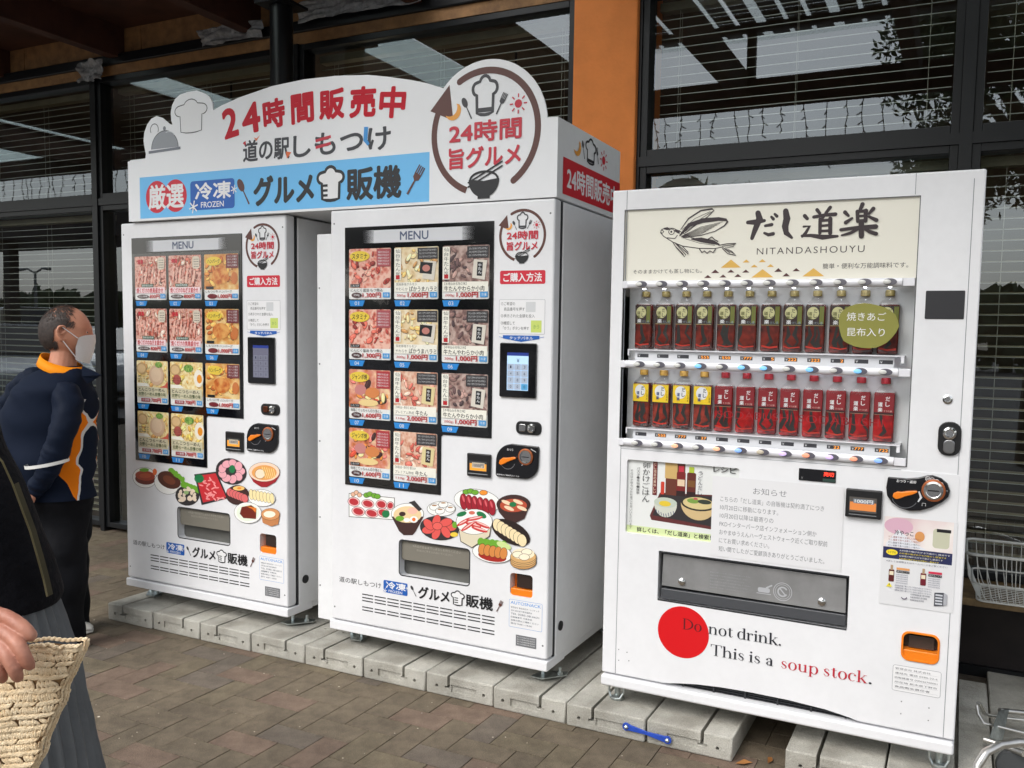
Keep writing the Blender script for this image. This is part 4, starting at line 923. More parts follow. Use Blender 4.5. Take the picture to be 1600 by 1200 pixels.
    for k in range(3): s.rect(X(.62), .358+.009*k, X(.637), .362+.009*k, INKB)
    s.text('販機', X(.672), .350, X(.795), .402, INKB, .03); fork(s, X(.833), .392, X(.812), .352, BROWN)
    s.build('lower_lettering', root)
    # screws
    b = MB(*A)
    for u, zz in ((.02, 1.86), (1.012, 1.86), (.02, .25), (1.012, .25)): b.lathe([(.004, 0), (.003, .001)], (X(u), y0-.0, zz), 'y', GREYP, 10)
    b.build('screw', root)
    # feet and floor brackets
    for u, yy in ((.085, .1), (.965, .1), (.085, .7), (.965, .7)):
        b = MB(*A); b.lathe([(.008, BH+.008), (.008, Z0+.01)], (X(u), y0+yy, 0), 'z', STEEL, 12); b.lathe([(.02, BH+.001), (.02, BH+.006), (.009, BH+.011)], (X(u), y0+yy, 0), 'z', STEEL, 16); b.lathe([(.013, Z0-.014), (.013, Z0-.002)], (X(u), y0+yy, 0), 'z', STEEL, 6)
        b.build('levelling_foot', root)
        if yy < .3:
            s_ = 1 if u > .5 else -1; b = MB(*A)
            q = [(X(u)-.03*s_, y0+yy-.045), (X(u)+.02*s_, y0+yy-.05), (X(u)+.115*s_*.8, y0+yy+.03), (X(u)+.1*s_*.8, y0+yy+.06), (X(u)-.01*s_, y0+yy+.035)]
            if s_ < 0: q = q[::-1]
            n_ = len(q); b.add([(x_, y_, BH+.0115) for x_, y_ in q]+[(x_, y_, BH+.0155) for x_, y_ in q], [tuple(range(n_))[::-1], tuple(range(n_, 2*n_))]+[(i, (i+1) % n_, (i+1) % n_+n_, i+n_) for i in range(n_)], STEEL)
            b.lathe([(.006, BH+.012), (.006, BH+.045)], (X(u)+.065*s_, y0+yy+.02, 0), 'z', STEEL, 10); b.lathe([(.011, BH+.016), (.011, BH+.026)], (X(u)+.065*s_, y0+yy+.02, 0), 'z', STEEL, 6)
            b.build('floor_bracket', root)
    return root
food_machine(-1.288, .0193, 'A', 'far white frozen food vending machine with ramen cards, beside the man in navy',
             ['skewer', 'skewer', 'hamburg', 'skewer', 'skewer', 'hamburg', 'chashu', 'noodle', 'hamburg', 'chashu', 'noodle'])
food_machine(0.0, 0.0, 'B', 'middle white frozen food vending machine with grilled meat and beef tongue cards',
             ['yaki', 'harami', 'tongue', 'yaki', 'harami', 'tongue', 'grill', 'premium', 'tongue', 'grill', 'premium'])
# white cover panel in the gap
b = MB(-.09, .03, 0); b.box(-.098, -.006, .03, .70, .172, 1.825, WHITE2)
r = b.build('cover_panel', bevel=.004, label='narrow white filler panel between the two food machines', cat='panel')
b = MB(-.09, .03, 0)
for z in (.32, .62, .95, 1.28, 1.6): b.lathe([(.004, 0), (.003, .0015)], (-.085, .03, z), 'y', GREYP, 8)
b.build('screw', r)

# ================================================================== header sign
sg = empty('header_sign', (-.08, 0, 1.915), label='long white header sign with red Japanese lettering and round logo above the two food machines', cat='sign')
A = (-.08, 0, 1.915)
SIGNW = mat('sign_white', (0.84, 0.85, 0.87), .35, var=.02, scale=2)
b = MB(*A); b.box(-1.198, 1.034, .006, .616, 1.9165, 2.203, WHITE2); b.build('sign_box', sg, bevel=.003)
front = [(-1.202, 1.917), (1.036, 1.917), (1.036, 2.200), (.988, 2.201)]
front += arc(.738, 2.178, .256, 6, 138, 28)
front += [(.473, 2.376), (.399, 2.396), (.285, 2.421), (.191, 2.438), (.03, 2.452), (-.137, 2.456), (-.311, 2.447), (-.493, 2.419), (-.60, 2.395), (-.652, 2.379), (-.655, 2.412), (-.672, 2.438), (-.70, 2.456), (-.75, 2.474), (-.81, 2.473), (-.855, 2.466), (-.885, 2.45), (-.905, 2.425), (-.914, 2.395), (-.912, 2.36), (-.905, 2.338)]
front += [(-.925, 2.345), (-.944, 2.358), (-.97, 2.376), (-1.005, 2.386), (-1.04, 2.377), (-1.069, 2.352), (-1.088, 2.318), (-1.094, 2.282), (-1.088, 2.25), (-1.08, 2.22), (-1.085, 2.197), (-1.202, 2.195)]
b = MB(*A); b.plate(front, -.001, .005, SIGNW); b.build('face_plate', sg)
s = MB(*A, -.0012)
s.rect(-1.124, 1.927, .487, 2.116, SKYB); s.build('blue_band', sg)
b = MB(*A, -.0016)
RG2 = mat('sign_red', (196, 14, 40), .45, spec=.25)
# arched heading, one character after another
txt = '24時間販売中'
path = [(-.55, 2.316), (-.43, 2.325), (-.30, 2.333), (-.145, 2.340), (.01, 2.342), (.167, 2.335), (.312, 2.320)]
ws = [.085, .105, .125, .125, .135, .135, .13]; tilt = [.16, .13, .09, .04, 0, -.05, -.1]
for ch, (cx, cz), w_, t_ in zip(txt, path, ws, tilt): b.glyph(ch, cx, cz, w_*.9, .112 if ch not in '24' else .118, t_, RG2, .05)
b.build('red_heading', sg)
s = MB(*A, -.0016); GRAPH = ink(52, 54, 60)
s.text('道の駅', -.478, 2.140, -.215, 2.234, GRAPH, .03); s.text('しもつけ', -.195, 2.140, .305, 2.232, GRAPH, .035)
s.poly([(-.415, 2.243), (-.40, 2.226), (-.378, 2.25), (-.398, 2.237)], ink(232, 130, 80)); s.poly([(-.478, 2.222), (-.46, 2.232), (-.462, 2.212)], RED); s.poly([(-.235, 2.17), (-.205, 2.165), (-.23, 2.14)], ink(226, 110, 60))
for z_ in (2.205, 2.178): s.stroke([(-.075, z_-.004), (.005, z_+.008)], .012, PINKR)
s.stroke([(.184, 2.236), (.18, 2.185), (.196, 2.165)], [.02, .02, .012], ink(60, 150, 220)); s.build('station_lettering', sg)
s = MB(*A, -.0016)
s.ell(-1.012, 2.0215, .072, .073, RED, n=30); s.ell(-.892, 2.0215, .072, .073, RED, n=30)
s.text('厳選', -1.068, 1.965, -.838, 2.078, WHT, .03); s.build('selection_badge', sg)
s = MB(*A, -.0016); frozen_badge(s, -.797, 1.95, -.529, 2.079); s.build('frozen_badge', sg)
s = MB(*A, -.0016); spoon(s, -.492, 2.045, -.446, 1.965, BROWN, 1.2)
s.text('グルメ', -.42, 1.95, -.083, 2.078, INKB, .05); hat(s, .003, 1.962, .135, .13, INKB, .013, WHT)
for k in range(3): s.rect(-.045, 1.972+.02*k, -.012, 1.982+.02*k, INKB)
s.text('販機', .084, 1.948, .357, 2.08, INKB, .04); fork(s, .447, 2.052, .385, 1.96, BROWN); s.build('black_lettering', sg)
s = MB(*A, -.0016); roundel(s, .732, 2.171, .236); s.build('round_logo', sg)
# chef hat and covered dish prints of the cutout
s = MB(*A, -.0016); LN = ink(40, 40, 44)
hat(s, -.787, 2.30, .20, .14, LN, .004, WHT)
s.poly(arc(-.955, 2.238, .086, 0, 180, 18, .078), ink(150, 154, 160)); s.stroke(arc(-.955, 2.238, .086, 0, 180, 18, .078), .003, LN); s.stroke([(-1.06, 2.226), (-.95, 2.229), (-.855, 2.232)], .012, ink(120, 124, 134)); s.ell(-.955, 2.326, .009, .01, ink(130, 134, 140))
s.stroke(arc(-1.02, 2.326, .026, -30, 210, 12), .003, LN); s.stroke(arc(-.93, 2.26, .05, 40, 110, 8), .004, ink(206, 210, 214))
s.build('cutout_drawing', sg)
# side of the box: print in the plane x = const
s = MB(*A); xs_ = 1.0345
def side_print(build_fn, name):
    q = MB(0, 0, 0, 0); build_fn(q)
    m_ = MB(*A); m_.mats = q.mats; m_.f = q.f; m_.m = q.m; m_.v = [(xs_-y_*1.0-A[0]+.0008, x_-A[1], z_-A[2]) for x_, y_, z_ in q.v]
    m_.build(name, sg)
side_print(lambda q: (q.rect(.05, 1.937, .614, 2.07, ink(206, 36, 50)), q.text('24時間販売中', .085, 1.958, .585, 2.048, WHT, .03)), 'side_band')
side_print(lambda q: (hat(q, .30, 2.095, .10, .09, LN, .008, None, True), spoon(q, .222, 2.15, .24, 2.1, CHA), fork(q, .36, 2.16, .375, 2.105, CHA), sunm(q, .43, 2.13, .04, PINKR), moon(q, .17, 2.13, .034, ORG)), 'side_icons')
# ================================================================== sauce machine
CX0, CW = 1.254, 1.176
def X(u): return CX0+u
A = (CX0, 0, 0)
root = empty('vending_machine', (CX0, 0, 0), label='nearest white vending machine showing two rows of bottled soup stock', cat='vending machine')
CZ1 = 1.927; Z0 = .1505
b = MB(*A); b.box(X(.012), X(CW-.016), .07, .72, Z0+.03, CZ1-.006, WHITE2); b.build('cabinet', root, bevel=.006)
# door as a frame round the display opening, with panel openings below
b = MB(*A); b.box(X(0), X(CW), 0, .07, .196, CZ1, WHITE); door = b.build('door', root, bevel=.006, seg=3)
cuts = []
c = MB(); c.box(X(.047), X(1.0), -.1, .2, 1.033, 1.858, WHITE); cuts.append(c.build('c'))
c = MB(); c.plate([(X(.206), .494), (X(.847), .490), (X(.847), .668), (X(.206), .671)], -.1, .055, WHITE); cuts.append(c.build('c'))
c = MB(); c.plate(rr(X(1.013), .427, X(1.119), .517, .022), -.1, .05, WHITE); cuts.append(c.build('c'))
c = MB(); c.plate([(X(.235), .18), (X(.235), .198), (X(.30), .209), (X(.36), .217), (X(.44), .223), (X(.55), .2255), (X(.67), .224), (X(.79), .217), (X(.87), .205), (X(.94), .187), (X(.94), .18)], -.1, .2, WHITE); cuts.append(c.build('c'))
c = MB(); c.plate(rr(X(.0785), .722, X(.481), .985, .008), -.1, .012, WHITE); cuts.append(c.build('c'))
for c in cuts: c.location = (-CX0, 0, 0)
door.parent = None; door.location = (0, 0, 0); boolcut(door, cuts); door.parent = root
b = MB(*A)
for u in (.054, 1.1445): b.box(X(u-.0009), X(u+.0009), -.0006, .003, .2, 1.9 if u > 1 else 1.924, ink(120, 124, 130))
b.box(X(.985-.0008), X(.985+.0008), -.0006, .003, 1.862, 1.925, ink(130, 134, 140)); b.box(X(.055), X(.985), -.0006, .003, 1.0215, 1.0232, ink(160, 163, 168)); b.build('panel_seam', root)
b = MB(*A); b.box(X(0), X(CW), -.012, .10, Z0, .190, WHITE); b.build('kick_plate', root, bevel=.009, seg=3)
GR_ = mat('grille_dark', (46, 48, 52), .5)
b = MB(*A); b.box(X(.2), X(.96), .05, .062, .185, .24, GR_)
for k in range(5): b.box(X(.22), X(.95), .028, .05, .190+.0075*k, .1935+.0075*k, GR_)
for k in range(6): b.box(X(.30+.11*k), X(.306+.11*k), .022, .049, .188, .228, GR_)
b.build('intake_grille', root)
# display interior
DISP = mat('display_lining', (205, 206, 210), .35)
b = MB(*A); 
b.box(X(.04), X(1.008), .165, .17, 1.02, 1.61, DISP); b.box(X(.035), X(.047), .003, .17, 1.02, 1.61, DISP); b.box(X(1.0), X(1.012), .003, .17, 1.02, 1.61, DISP)
b.box(X(.047), X(1.0), .003, .165, 1.022, 1.034, DISP); b.build('display_lining', root)
CRM = mat('cream_light_panel', (226, 223, 210), .35, emit=.05)
b = MB(*A); b.box(X(.047), X(1.0), .006, .03, 1.611, 1.857, CRM); hd = b.build('header_panel', root, bevel=.001)
b = MB(*A); b.stroke([(X(.047), 1.034), (X(1.0), 1.034), (X(1.0), 1.857), (X(.047), 1.857)], .004, ink(90, 92, 94), y=-.0005, closed=True); b.build('window_trim', root)
# header artwork
K = lambda x, y: S(960+x/3.2, 280+y/3.2)
BR = ink(50, 38, 42)
s = MB(*A, .0056, step=.00003)
def ks(pts, wd, m=BR): s.stroke([K(*p) for p in pts], [w_/3.2/1.0*.0028 for w_ in wd] if isinstance(wd, (list, tuple)) else wd/3.2*.0028, m, round_=True)
for pts, wd in ((((665, 215), (700, 214), (748, 206)), (14, 20, 12)), (((716, 168), (724, 195), (702, 250), (686, 294)), (20, 26, 20, 14)), (((752, 232), (785, 226)), (10, 13)), (((748, 268), (768, 277), (792, 272)), (9, 13, 14)), (((783, 187), (793, 198)), (9, 12)), (((800, 173), (811, 184)), (9, 12)),
    (((855, 158), (861, 196), (852, 235), (858, 268), (886, 292)), (20, 26, 24, 20, 9)),
    (((950, 182), (963, 196)), (14, 12)), (((945, 236), (974, 234), (956, 266), (938, 286)), (8, 12, 12, 9)), (((936, 282), (980, 280), (1040, 289), (1114, 284)), (9, 12, 18, 9)), (((1012, 152), (1026, 170)), (13, 11)), (((1078, 140), (1056, 168)), (13, 11)), (((996, 188), (1050, 178), (1104, 174)), (12, 12, 14)), (((1046, 182), (1034, 204)), (11, 10)), (((1028, 200), (1026, 268)), (13, 12)), (((1078, 196), (1078, 270)), (15, 14)), (((1028, 207), (1078, 202)), (9, 11)), (((1030, 232), (1076, 229)), (9, 9)), (((1030, 258), (1078, 256)), (9, 10)),
    (((1240, 124), (1228, 152)), (15, 12)), (((1214, 160), (1216, 210)), (13, 12)), (((1257, 156), (1255, 208)), (15, 13)), (((1214, 161), (1257, 157)), (9, 12)), (((1216, 184), (1255, 181)), (9, 9)), (((1216, 207), (1255, 204)), (9, 10)), (((1152, 164), (1170, 182)), (14, 9)), (((1156, 216), (1188, 194)), (14, 8)), (((1294, 146), (1272, 172)), (14, 9)), (((1272, 186), (1310, 204)), (9, 14)), (((1132, 252), (1220, 240), (1306, 236)), (12, 12, 17)), (((1234, 212), (1234, 284)), (19, 18)), (((1218, 246), (1180, 268), (1136, 280)), (12, 11, 7)), (((1246, 244), (1276, 262), (1308, 272)), (10, 13, 14))):
    ks(pts, wd)
s.build('brush_lettering', hd)
s = MB(*A, .0056, step=.00003)
ks([(228, 266), (234, 250), (252, 244), (290, 244), (322, 258), (380, 290), (450, 308), (520, 328)], 3); ks([(228, 266), (243, 284), (290, 314), (340, 334), (420, 345), (500, 346), (538, 338)], 3.5)
ks([(230, 258), (236, 252), (244, 262), (236, 270), (230, 264)], 4)
s.stroke([K(283+14*math.cos(a), 262+14*math.sin(a)) for a in [i*PI/8 for i in range(17)]], .0026, BR); s.ell(*K(282, 262), .0036, .0036, BR); ks([(246, 246), (262, 246), (272, 250)], [6, 12, 4]); ks([(300, 256), (320, 262), (322, 270)], [6, 14, 4]); ks([(262, 292), (300, 296), (312, 280)], 3)
ks([(382, 298), (430, 302), (490, 314), (522, 324)], [4, 18, 16, 4]); ks([(350, 296), (420, 318), (500, 330)], 1.6)
ks([(330, 250), (368, 196), (430, 156), (486, 147), (496, 154), (462, 190), (400, 232), (352, 268)], [3, 5, 6, 6, 4, 3, 3, 3]); 
for q in (((338, 250), (400, 196), (478, 160)), ((342, 256), (410, 210), (484, 162)), ((348, 262), (414, 220), (470, 182))): ks(list(q), 1.7)
ks([(326, 280), (372, 228), (440, 206), (520, 198), (556, 202), (564, 212), (548, 232), (500, 260), (430, 280), (342, 292)], [6, 16, 18, 14, 10, 8, 5, 3, 3, 3])
for k in range(7): ks([(334, 284+k), (430, 238+6*k), (540-14*k, 212+8*k)], 1.6)
ks([(520, 330), (560, 322), (606, 320), (592, 336), (552, 342), (586, 360), (606, 380), (566, 372), (538, 346)], [3, 3, 4, 3, 3, 3, 4, 3, 3]); 
for q in (((540, 334), (598, 326)), ((545, 344), (598, 372)), ((540, 340), (576, 368))): ks(list(q), 2.4)
ks([(290, 314), (308, 342), (350, 388), (356, 378), (322, 340), (302, 318)], 3); ks([(304, 318), (330, 340), (368, 374), (366, 364), (336, 332)], 3); ks([(300, 330), (344, 376)], 2.4)
ks([(424, 348), (436, 366), (448, 358), (462, 370), (476, 358), (492, 366), (504, 350)], 4); ks([(462, 302), (486, 288), (500, 302), (516, 310)], 4)
s.build('fish_drawing', hd)
s = MB(*A, .0056, step=.00003)
s.text('NITANDASHOUYU', X(.511), 1.694, X(.846), 1.715, ink(60, 50, 54), -.004, space=1.25)
s.text('そのままかけても蒸し物にも。', X(.081), 1.637, X(.328), 1.652, ink(90, 84, 82)); s.text('簡単・便利な万能調味料です。', X(.722), 1.644, X(.975), 1.661, ink(70, 64, 64)); s.build('header_lettering', hd, kind='stuff')
s = MB(*A, .0056, step=.00003); GOLD = ink(224, 178, 84); MAR = ink(84, 46, 46)
for u, z, w_, h_, g_ in ((.426, 1.653, .034, .027, 1), (.477, 1.669, .012, .010, 1), (.53, 1.669, .012, .010, 1), (.504, 1.653, .012, .009, 1), (.557, 1.653, .012, .009, 1), (.532, 1.6195, .036, .027, 1), (.694, 1.621, .034, .026, 1), (.374, 1.636, .014, .012, 0), (.427, 1.637, .012, .010, 0), (.477, 1.636, .012, .010, 0), (.583, 1.637, .013, .012, 0), (.64, 1.638, .012, .010, 0), (.349, 1.62, .013, .010, 0), (.401, 1.621, .012, .010, 0), (.451, 1.622, .012, .010, 0), (.609, 1.622, .012, .011, 0)):
    s.poly([(X(u-w_), z), (X(u+w_), z), (X(u), z+h_)], GOLD if g_ else MAR)
s.build('triangle_pattern', hd)
# button rails, trays, price displays
RAIL = mat('rail_white', (0.80, 0.80, 0.84), .22, coat=.5)
BTN0, BTNP = .116, .0733
lit = {0: {}, 1: {3: 'blue', 5: 'blue', 6: 'blue', 8: 'blue', 10: 'blue'}, 2: {2: 'peach', 4: 'peach', 5: 'blue2', 6: 'tan', 7: 'lilac', 8: 'salmon', 9: 'lilac', 10: 'salmon', 11: 'blue2'}}
LC = {'blue': (130, 196, 246), 'blue2': (140, 180, 250), 'peach': (246, 186, 150), 'tan': (200, 190, 170), 'lilac': (214, 190, 244), 'salmon': (246, 160, 130)}
BOFF = mat('button_off', (214, 214, 210), .25, coat=.5); BRG = mat('button_ring', (96, 94, 104), .3, coat=.4)
digits = {1: {3: '555', 4: '550', 5: '777', 6: '5', 7: '222', 8: '222', 9: '2'}, 2: {1: '555', 2: '777', 3: '27', 9: '22', 10: '777', 11: '722'}}
AMB = mat('segment_amber', (240, 150, 50), .4, emit=.8)
for r_, zc in enumerate((1.600, 1.3235, 1.0475)):
    b = MB(*A); prof = [(.004, zc+.013), (-.006, zc+.0125), (-.012, zc+.007), (-.0135, zc-.001), (-.011, zc-.009), (-.005, zc-.0135), (.004, zc-.014)]
    n = len(prof); x0, x1 = X(.066), X(.962)
    b.add([(x0, y, z) for y, z in prof]+[(x1, y, z) for y, z in prof], [(i, i+n, (i+1) % n+n, (i+1) % n) for i in range(n)]+[tuple(range(n)), tuple(range(n, 2*n))[::-1]], RAIL)
    rail = b.build('button_rail', root, smooth=True)
    for xa, xb in ((.048, .0655), (.9625, .997)): b = MB(*A); b.box(X(xa), X(xb), -.008, .003, zc-.013, zc+.012, RAIL); b.build('rail_end', rail, bevel=.002)
    for k in range(12):
        ux = X(BTN0+BTNP*k); b = MB(*A)
        b.lathe([(.0, -.001), (.0115, -.001), (.0115, .003)], (0, 0, 0), 'y', BRG, 24); m0 = len(b.v); b.v = [((x_+CX0)*1.75+ux+.004-CX0, (y_)-.0125, (z_)*.92+zc) for x_, y_, z_ in b.v]
        c_ = lit[r_].get(k); bm = BOFF if not c_ else mat('button_lit_'+c_, LC[c_], .3, emit=.25 if c_ != 'tan' else .03)
        c2 = MB(*A); c2.lathe([(.0075, 0), (.0075, .0035), (.006, .005), (.003, .0056)], (0, 0, 0), 'y', bm, 22); c2.v = [((x_+CX0)*1.6+ux-.0045-CX0, y_-.0150, z_*.95+zc) for x_, y_, z_ in c2.v]
        o = b.build('button_bezel', rail); c2.build('push_button', o, smooth=True)
    if r_:
        zt = zc+.052
        b = MB(*A); b.box(X(.072), X(.978), -.004, .15, zt-.004, zt, RAIL); b.box(X(.072), X(.076), -.003, .004, zt-.022, zt-.004, RAIL); b.box(X(.968), X(.978), -.003, .004, zt-.024, zt-.004, RAIL); b.build('bottle_tray', root)
        b = MB(*A); b.box(X(.095), X(.948), .008, .012, zt-.04, zt-.0045, ink(226, 226, 230)); ps = b.build('price_strip', root)
        for k in range(12):
            ux = X(.125+.0727*k); s = MB(*A, .0078); s.rect(ux-.0205, zt-.028, ux+.0205, zt-.0155, ink(58, 58, 64)); s.text('￥', ux-.0175, zt-.0255, ux-.010, zt-.018, WHT)
            d_ = digits[r_].get(k)
            if d_: s.text(d_, ux+.018-.009*len(d_), zt-.0262, ux+.018, zt-.0174, AMB, .03)
            s.build('price_display', ps)
b = MB(*A); b.poly([(X(.047), 1.034), (X(1.0), 1.034), (X(1.0), 1.6105), (X(.047), 1.6105)], PANE, .0015); gp = b.build('front_glass', root)
LED = mat('display_led', (240, 244, 255), .4, emit=14.0)
for zl in (1.5865, 1.3125):
    b = MB(*A)
    for k in range(12): b.box(X(.112+.0735*k), X(.120+.0735*k), .024, .032, zl-.0015, zl+.001, LED)
    b.build('led_lamps', root, kind='stuff')
# stickers on the glass
s = MB(*A, .001); OLV = ink(140, 138, 62)
R = random.Random(2); bp = []
for a in range(26):
    t = 2*PI*a/26; bp.append((X(.863)+.0885*math.cos(t)*(1+.07*math.sin(3*t+1)+.02*R.uniform(-1, 1)), 1.466+.0735*math.sin(t)*(1+.07*math.sin(2*t+2)+.02*R.uniform(-1, 1))))
s.poly(bp, OLV); s.text('焼きあご', X(.803), 1.481, X(.919), 1.507, WHT, .01); s.text('昆布入り', X(.806), 1.433, X(.917), 1.459, WHT, .01); s.build('olive_sticker', gp)
s = MB(*A, .001); s.text('SODABUSHI', X(.398), 1.152, X(.645), 1.176, ink(150, 28, 34), -.012); s.text('SODABUSHI', X(.668), 1.152, X(.925), 1.176, ink(150, 28, 34), -.012); s.build('red_lettering', gp)
# bottles
CLR = glassmat('clear_bottle', (.93, .94, .94), 1.33)
SAUCE = mat('dark_red_sauce', (132, 50, 40), .22, col2=(60, 30, 28), scale=26, coat=.6, detail=2); SAUCEB = mat('brown_red_sauce', (158, 58, 44), .22, col2=(30, 30, 30), scale=22, coat=.6, detail=2); SAUCER = mat('bright_red_sauce', (196, 24, 28), .22, col2=(84, 18, 22), scale=24, coat=.6, detail=2)
def bottle_proto(kind):
    rt = empty('sauce_bottle', (0, 0, 0))
    liq = {'olive': SAUCE, 'yellow': SAUCEB, 'red': SAUCER}[kind]
    w_ = .0315; d_ = .024
    def ring(rw, rd, r, z): return [(x, y, z) for x, y in rr(-rw, -rd, rw, rd, r, 4)]
    def loft(rings, m, b):
        n = len(rings[0]); vs_ = [p for q in rings for p in q]
        b.add(vs_, [(i*n+k, i*n+(k+1) % n, (i+1)*n+(k+1) % n, (i+1)*n+k) for i in range(len(rings)-1) for k in range(n)]+[tuple(range(n))[::-1], tuple((len(rings)-1)*n+k for k in range(n))], m)
    b = MB(); loft([ring(w_*.9, d_*.9, .006, .002), ring(w_, d_, .008, .008), ring(w_, d_, .008, .150), ring(w_*.94, d_*.94, .010, .157)], liq, b); b.build('sauce', rt, smooth=True)
    b = MB(); loft([ring(w_+.001, d_+.001, .008, .148), ring(w_*.97, d_*.97, .011, .161), ring(.020, .018, .014, .172), ring(.0125, .0125, .012, .181), ring(.0125, .0125, .012, .187)], CLR, b); b.build('neck', rt, smooth=True)
    b = MB(); b.lathe([(.0145, .184), (.0145, .2), (.013, .2025), (.003, .2025)], (0, 0, 0), 'z', {'olive': mat('cap_olive', (168, 150, 92), .5), 'yellow': mat('cap_gold', (216, 168, 74), .5), 'red': mat('cap_red', (180, 28, 42), .5)}[kind], 18); b.build('cap', rt, smooth=True)
    s = MB(y=-d_-.0006, step=.00006)
    if kind == 'olive':
        s.rect(-.029, .088, .029, .154, ink(54, 36, 34)); s.rect(.015, .094, .029, .15, ink(112, 116, 48)); s.ell(-.006, .129, .0190, .0200, ink(206, 202, 150)); s.vtext('だし', -.004, .112, .008, .144, INKB, .02); s.vtext('道楽', -.022, .106, -.008, .134, ink(90, 90, 40), .02); s.text('楽', -.02, .092, -.004, .106, WHT, .03); s.text('だし道', .0, .093, .026, .101, ink(150, 170, 180)); s.rect(-.029, .088, .029, .0895, ink(180, 160, 110)) 
    elif kind == 'yellow':
        s.rect(-.030, .089, .030, .152, mat('label_yellow', (244, 206, 44), .35)); s.ell(-.002, .128, .020, .022, WHT); s.vtext('だし', .002, .112, .014, .146, INKB, .03); s.vtext('道楽', -.016, .098, -.004, .128, ink(30, 60, 120), .03); s.rect(-.03, .0885, .03, .0905, INKB); s.vtext('だし道楽', .022, .096, .028, .134, ink(120, 90, 20))
    else:
        s.rect(-.029, .088, .029, .154, ink(138, 26, 34)); s.vtext('だし', .004, .112, .017, .146, WHT, .03); s.vtext('道楽', -.018, .094, -.004, .128, WHT, .03); s.rect(-.029, .088, .029, .094, ink(60, 22, 24)); s.rect(-.027, .0865, .027, .0875, ink(190, 150, 120)); s.text('そうだ節', .0, .096, .024, .102, ink(230, 190, 180))
    s.build('label', rt)
    R = random.Random(len(kind)); s = MB(y=-d_-.0004, step=.00004); KEL = mat('soaked_kelp', (38, 36, 34), .35, coat=.6)
    for k in range(3):
        x_ = -.02+.02*k+R.uniform(-.005, .005); s.stroke([(x_, .086), (x_+R.uniform(-.008, .008), .055), (x_+R.uniform(-.01, .01), .012)], [R.uniform(.004, .012), R.uniform(.006, .014), R.uniform(.003, .012)], KEL)
    s.build('kelp_strip', rt)
    return rt
def kelp_mesh(seed):
    R = random.Random(seed); s = MB(y=-.0244, step=.00004); KEL = MATS['soaked_kelp']
    for k in range(R.choice((1, 2, 2, 3))):
        x_ = R.uniform(-.02, .02); s.stroke([(x_, .086), (x_+R.uniform(-.01, .01), .058), (x_+R.uniform(-.016, .016), .035), (x_+R.uniform(-.02, .02), .012)], [R.uniform(.004, .012), R.uniform(.006, .016), R.uniform(.005, .018), R.uniform(.003, .012)], KEL)
    s.stroke([(-.026, .02), (R.uniform(-.01, .01), .014), (.026, .018)], R.uniform(.003, .008), mat('red_glow_sauce', (190, 50, 36), .3))
    s.v = [(max(-.030, min(.030, x)), y, z) for x, y, z in s.v]
    o = s.build('kelp_strip'); m_ = o.data; bpy.data.objects.remove(o); return m_
protos = {k: bottle_proto(k) for k in ('olive', 'yellow', 'red')}; used = set(); KMESH = [kelp_mesh(40+i) for i in range(9)]
nth = ['leftmost', 'second', 'third', 'fourth', 'fifth', 'sixth', 'seventh', 'eighth', 'ninth', 'tenth', 'eleventh', 'rightmost']
for row, z in ((0, 1.3765), (1, 1.1005)):
    for k in range(12):
        kind = 'olive' if row == 0 else ('yellow' if k < 4 else 'red')
        if kind in used: o = copy_tree(protos[kind])
        else: o = protos[kind]; used.add(kind)
        o.location = (X(.1115+.0738*k), .062, z); o.rotation_euler.z = rp.uniform(-.12, .12)
        for c_ in kids(o):
            if c_.name.startswith('kelp'): c_.data = KMESH[rp.randrange(9)]
        if row == 0:
            ex = ', half hidden by the olive sticker' if k == 9 else ', behind the olive sticker' if k == 10 else ', just right of the olive sticker' if k == 11 else ''
            lb = '%s olive capped bottle from the left in the upper row%s' % (nth[k], ex)
            if k == 11: lb = 'rightmost olive capped bottle in the upper row, beside the olive sticker'
            if k == 10: lb = 'eleventh olive capped bottle in the upper row, behind the olive sticker'
            if k == 9: lb = 'tenth olive capped bottle in the upper row, half hidden by the olive sticker'
            if k == 0: lb = 'leftmost olive capped bottle in the upper row of the sauce machine'
        elif k < 4: lb = '%s of the four yellow labelled bottles in the lower row' % (nth[k] if k < 3 else 'rightmost')
        else: lb = '%s of the eight red capped bottles in the lower row' % (nth[k-4] if k < 11 else 'rightmost')
        tag(o, lb, 'sauce bottle', 'bottles on show in the sauce machine')
# door fittings
b = MB(*A); b.plate(rr(X(1.029), 1.488, X(1.137), 1.573, .003), -.002, .003, mat('reader_black', (44, 44, 48), .3)); b.build('black_reader', root, bevel=.0008)
b = MB(*A); b.lathe([(.014, 0), (.014, .003), (.009, .005), (.007, .003)], (X(1.105), 0, 1.247), 'y', CHROME, 22); b.build('key_lock', root, smooth=True)
b = MB(*A); b.plate(rr(X(1.084), 1.077, X(1.148), 1.180, .028), -.008, .002, BLKP); lp = b.build('latch_plate', root, bevel=.003)
b = MB(*A); b.lathe([(.019, 0), (.019, .008), (.013, .010), (.01, .006)], (X(1.116), -.008, 1.146), 'y', CHROME, 24); b.build('latch_lock', lp, smooth=True)
b = MB(*A); b.plate(rr(X(1.1), 1.085, X(1.132), 1.126, .012), -.016, -.008, mat('dull_metal', (.35, .35, .36), .3, 1.0)); b.build('latch_handle', lp, bevel=.003)
b = MB(*A); b.plate(rr(X(.676), .964, X(.792), 1.003, .002), -.003, .002, BLACK); ld = b.build('amount_display', root)
s = MB(*A, -.0032); s.text('売切', X(.754), .983, X(.786), .997, mat('led_red', (250, 60, 40), .4, emit=1.0), .03); s.rect(X(.752), .966, X(.79), .976, ink(40, 66, 58)); s.text('￥', X(.684), .969, X(.69), .976, ink(150, 150, 150)); s.build('led_digits', ld)
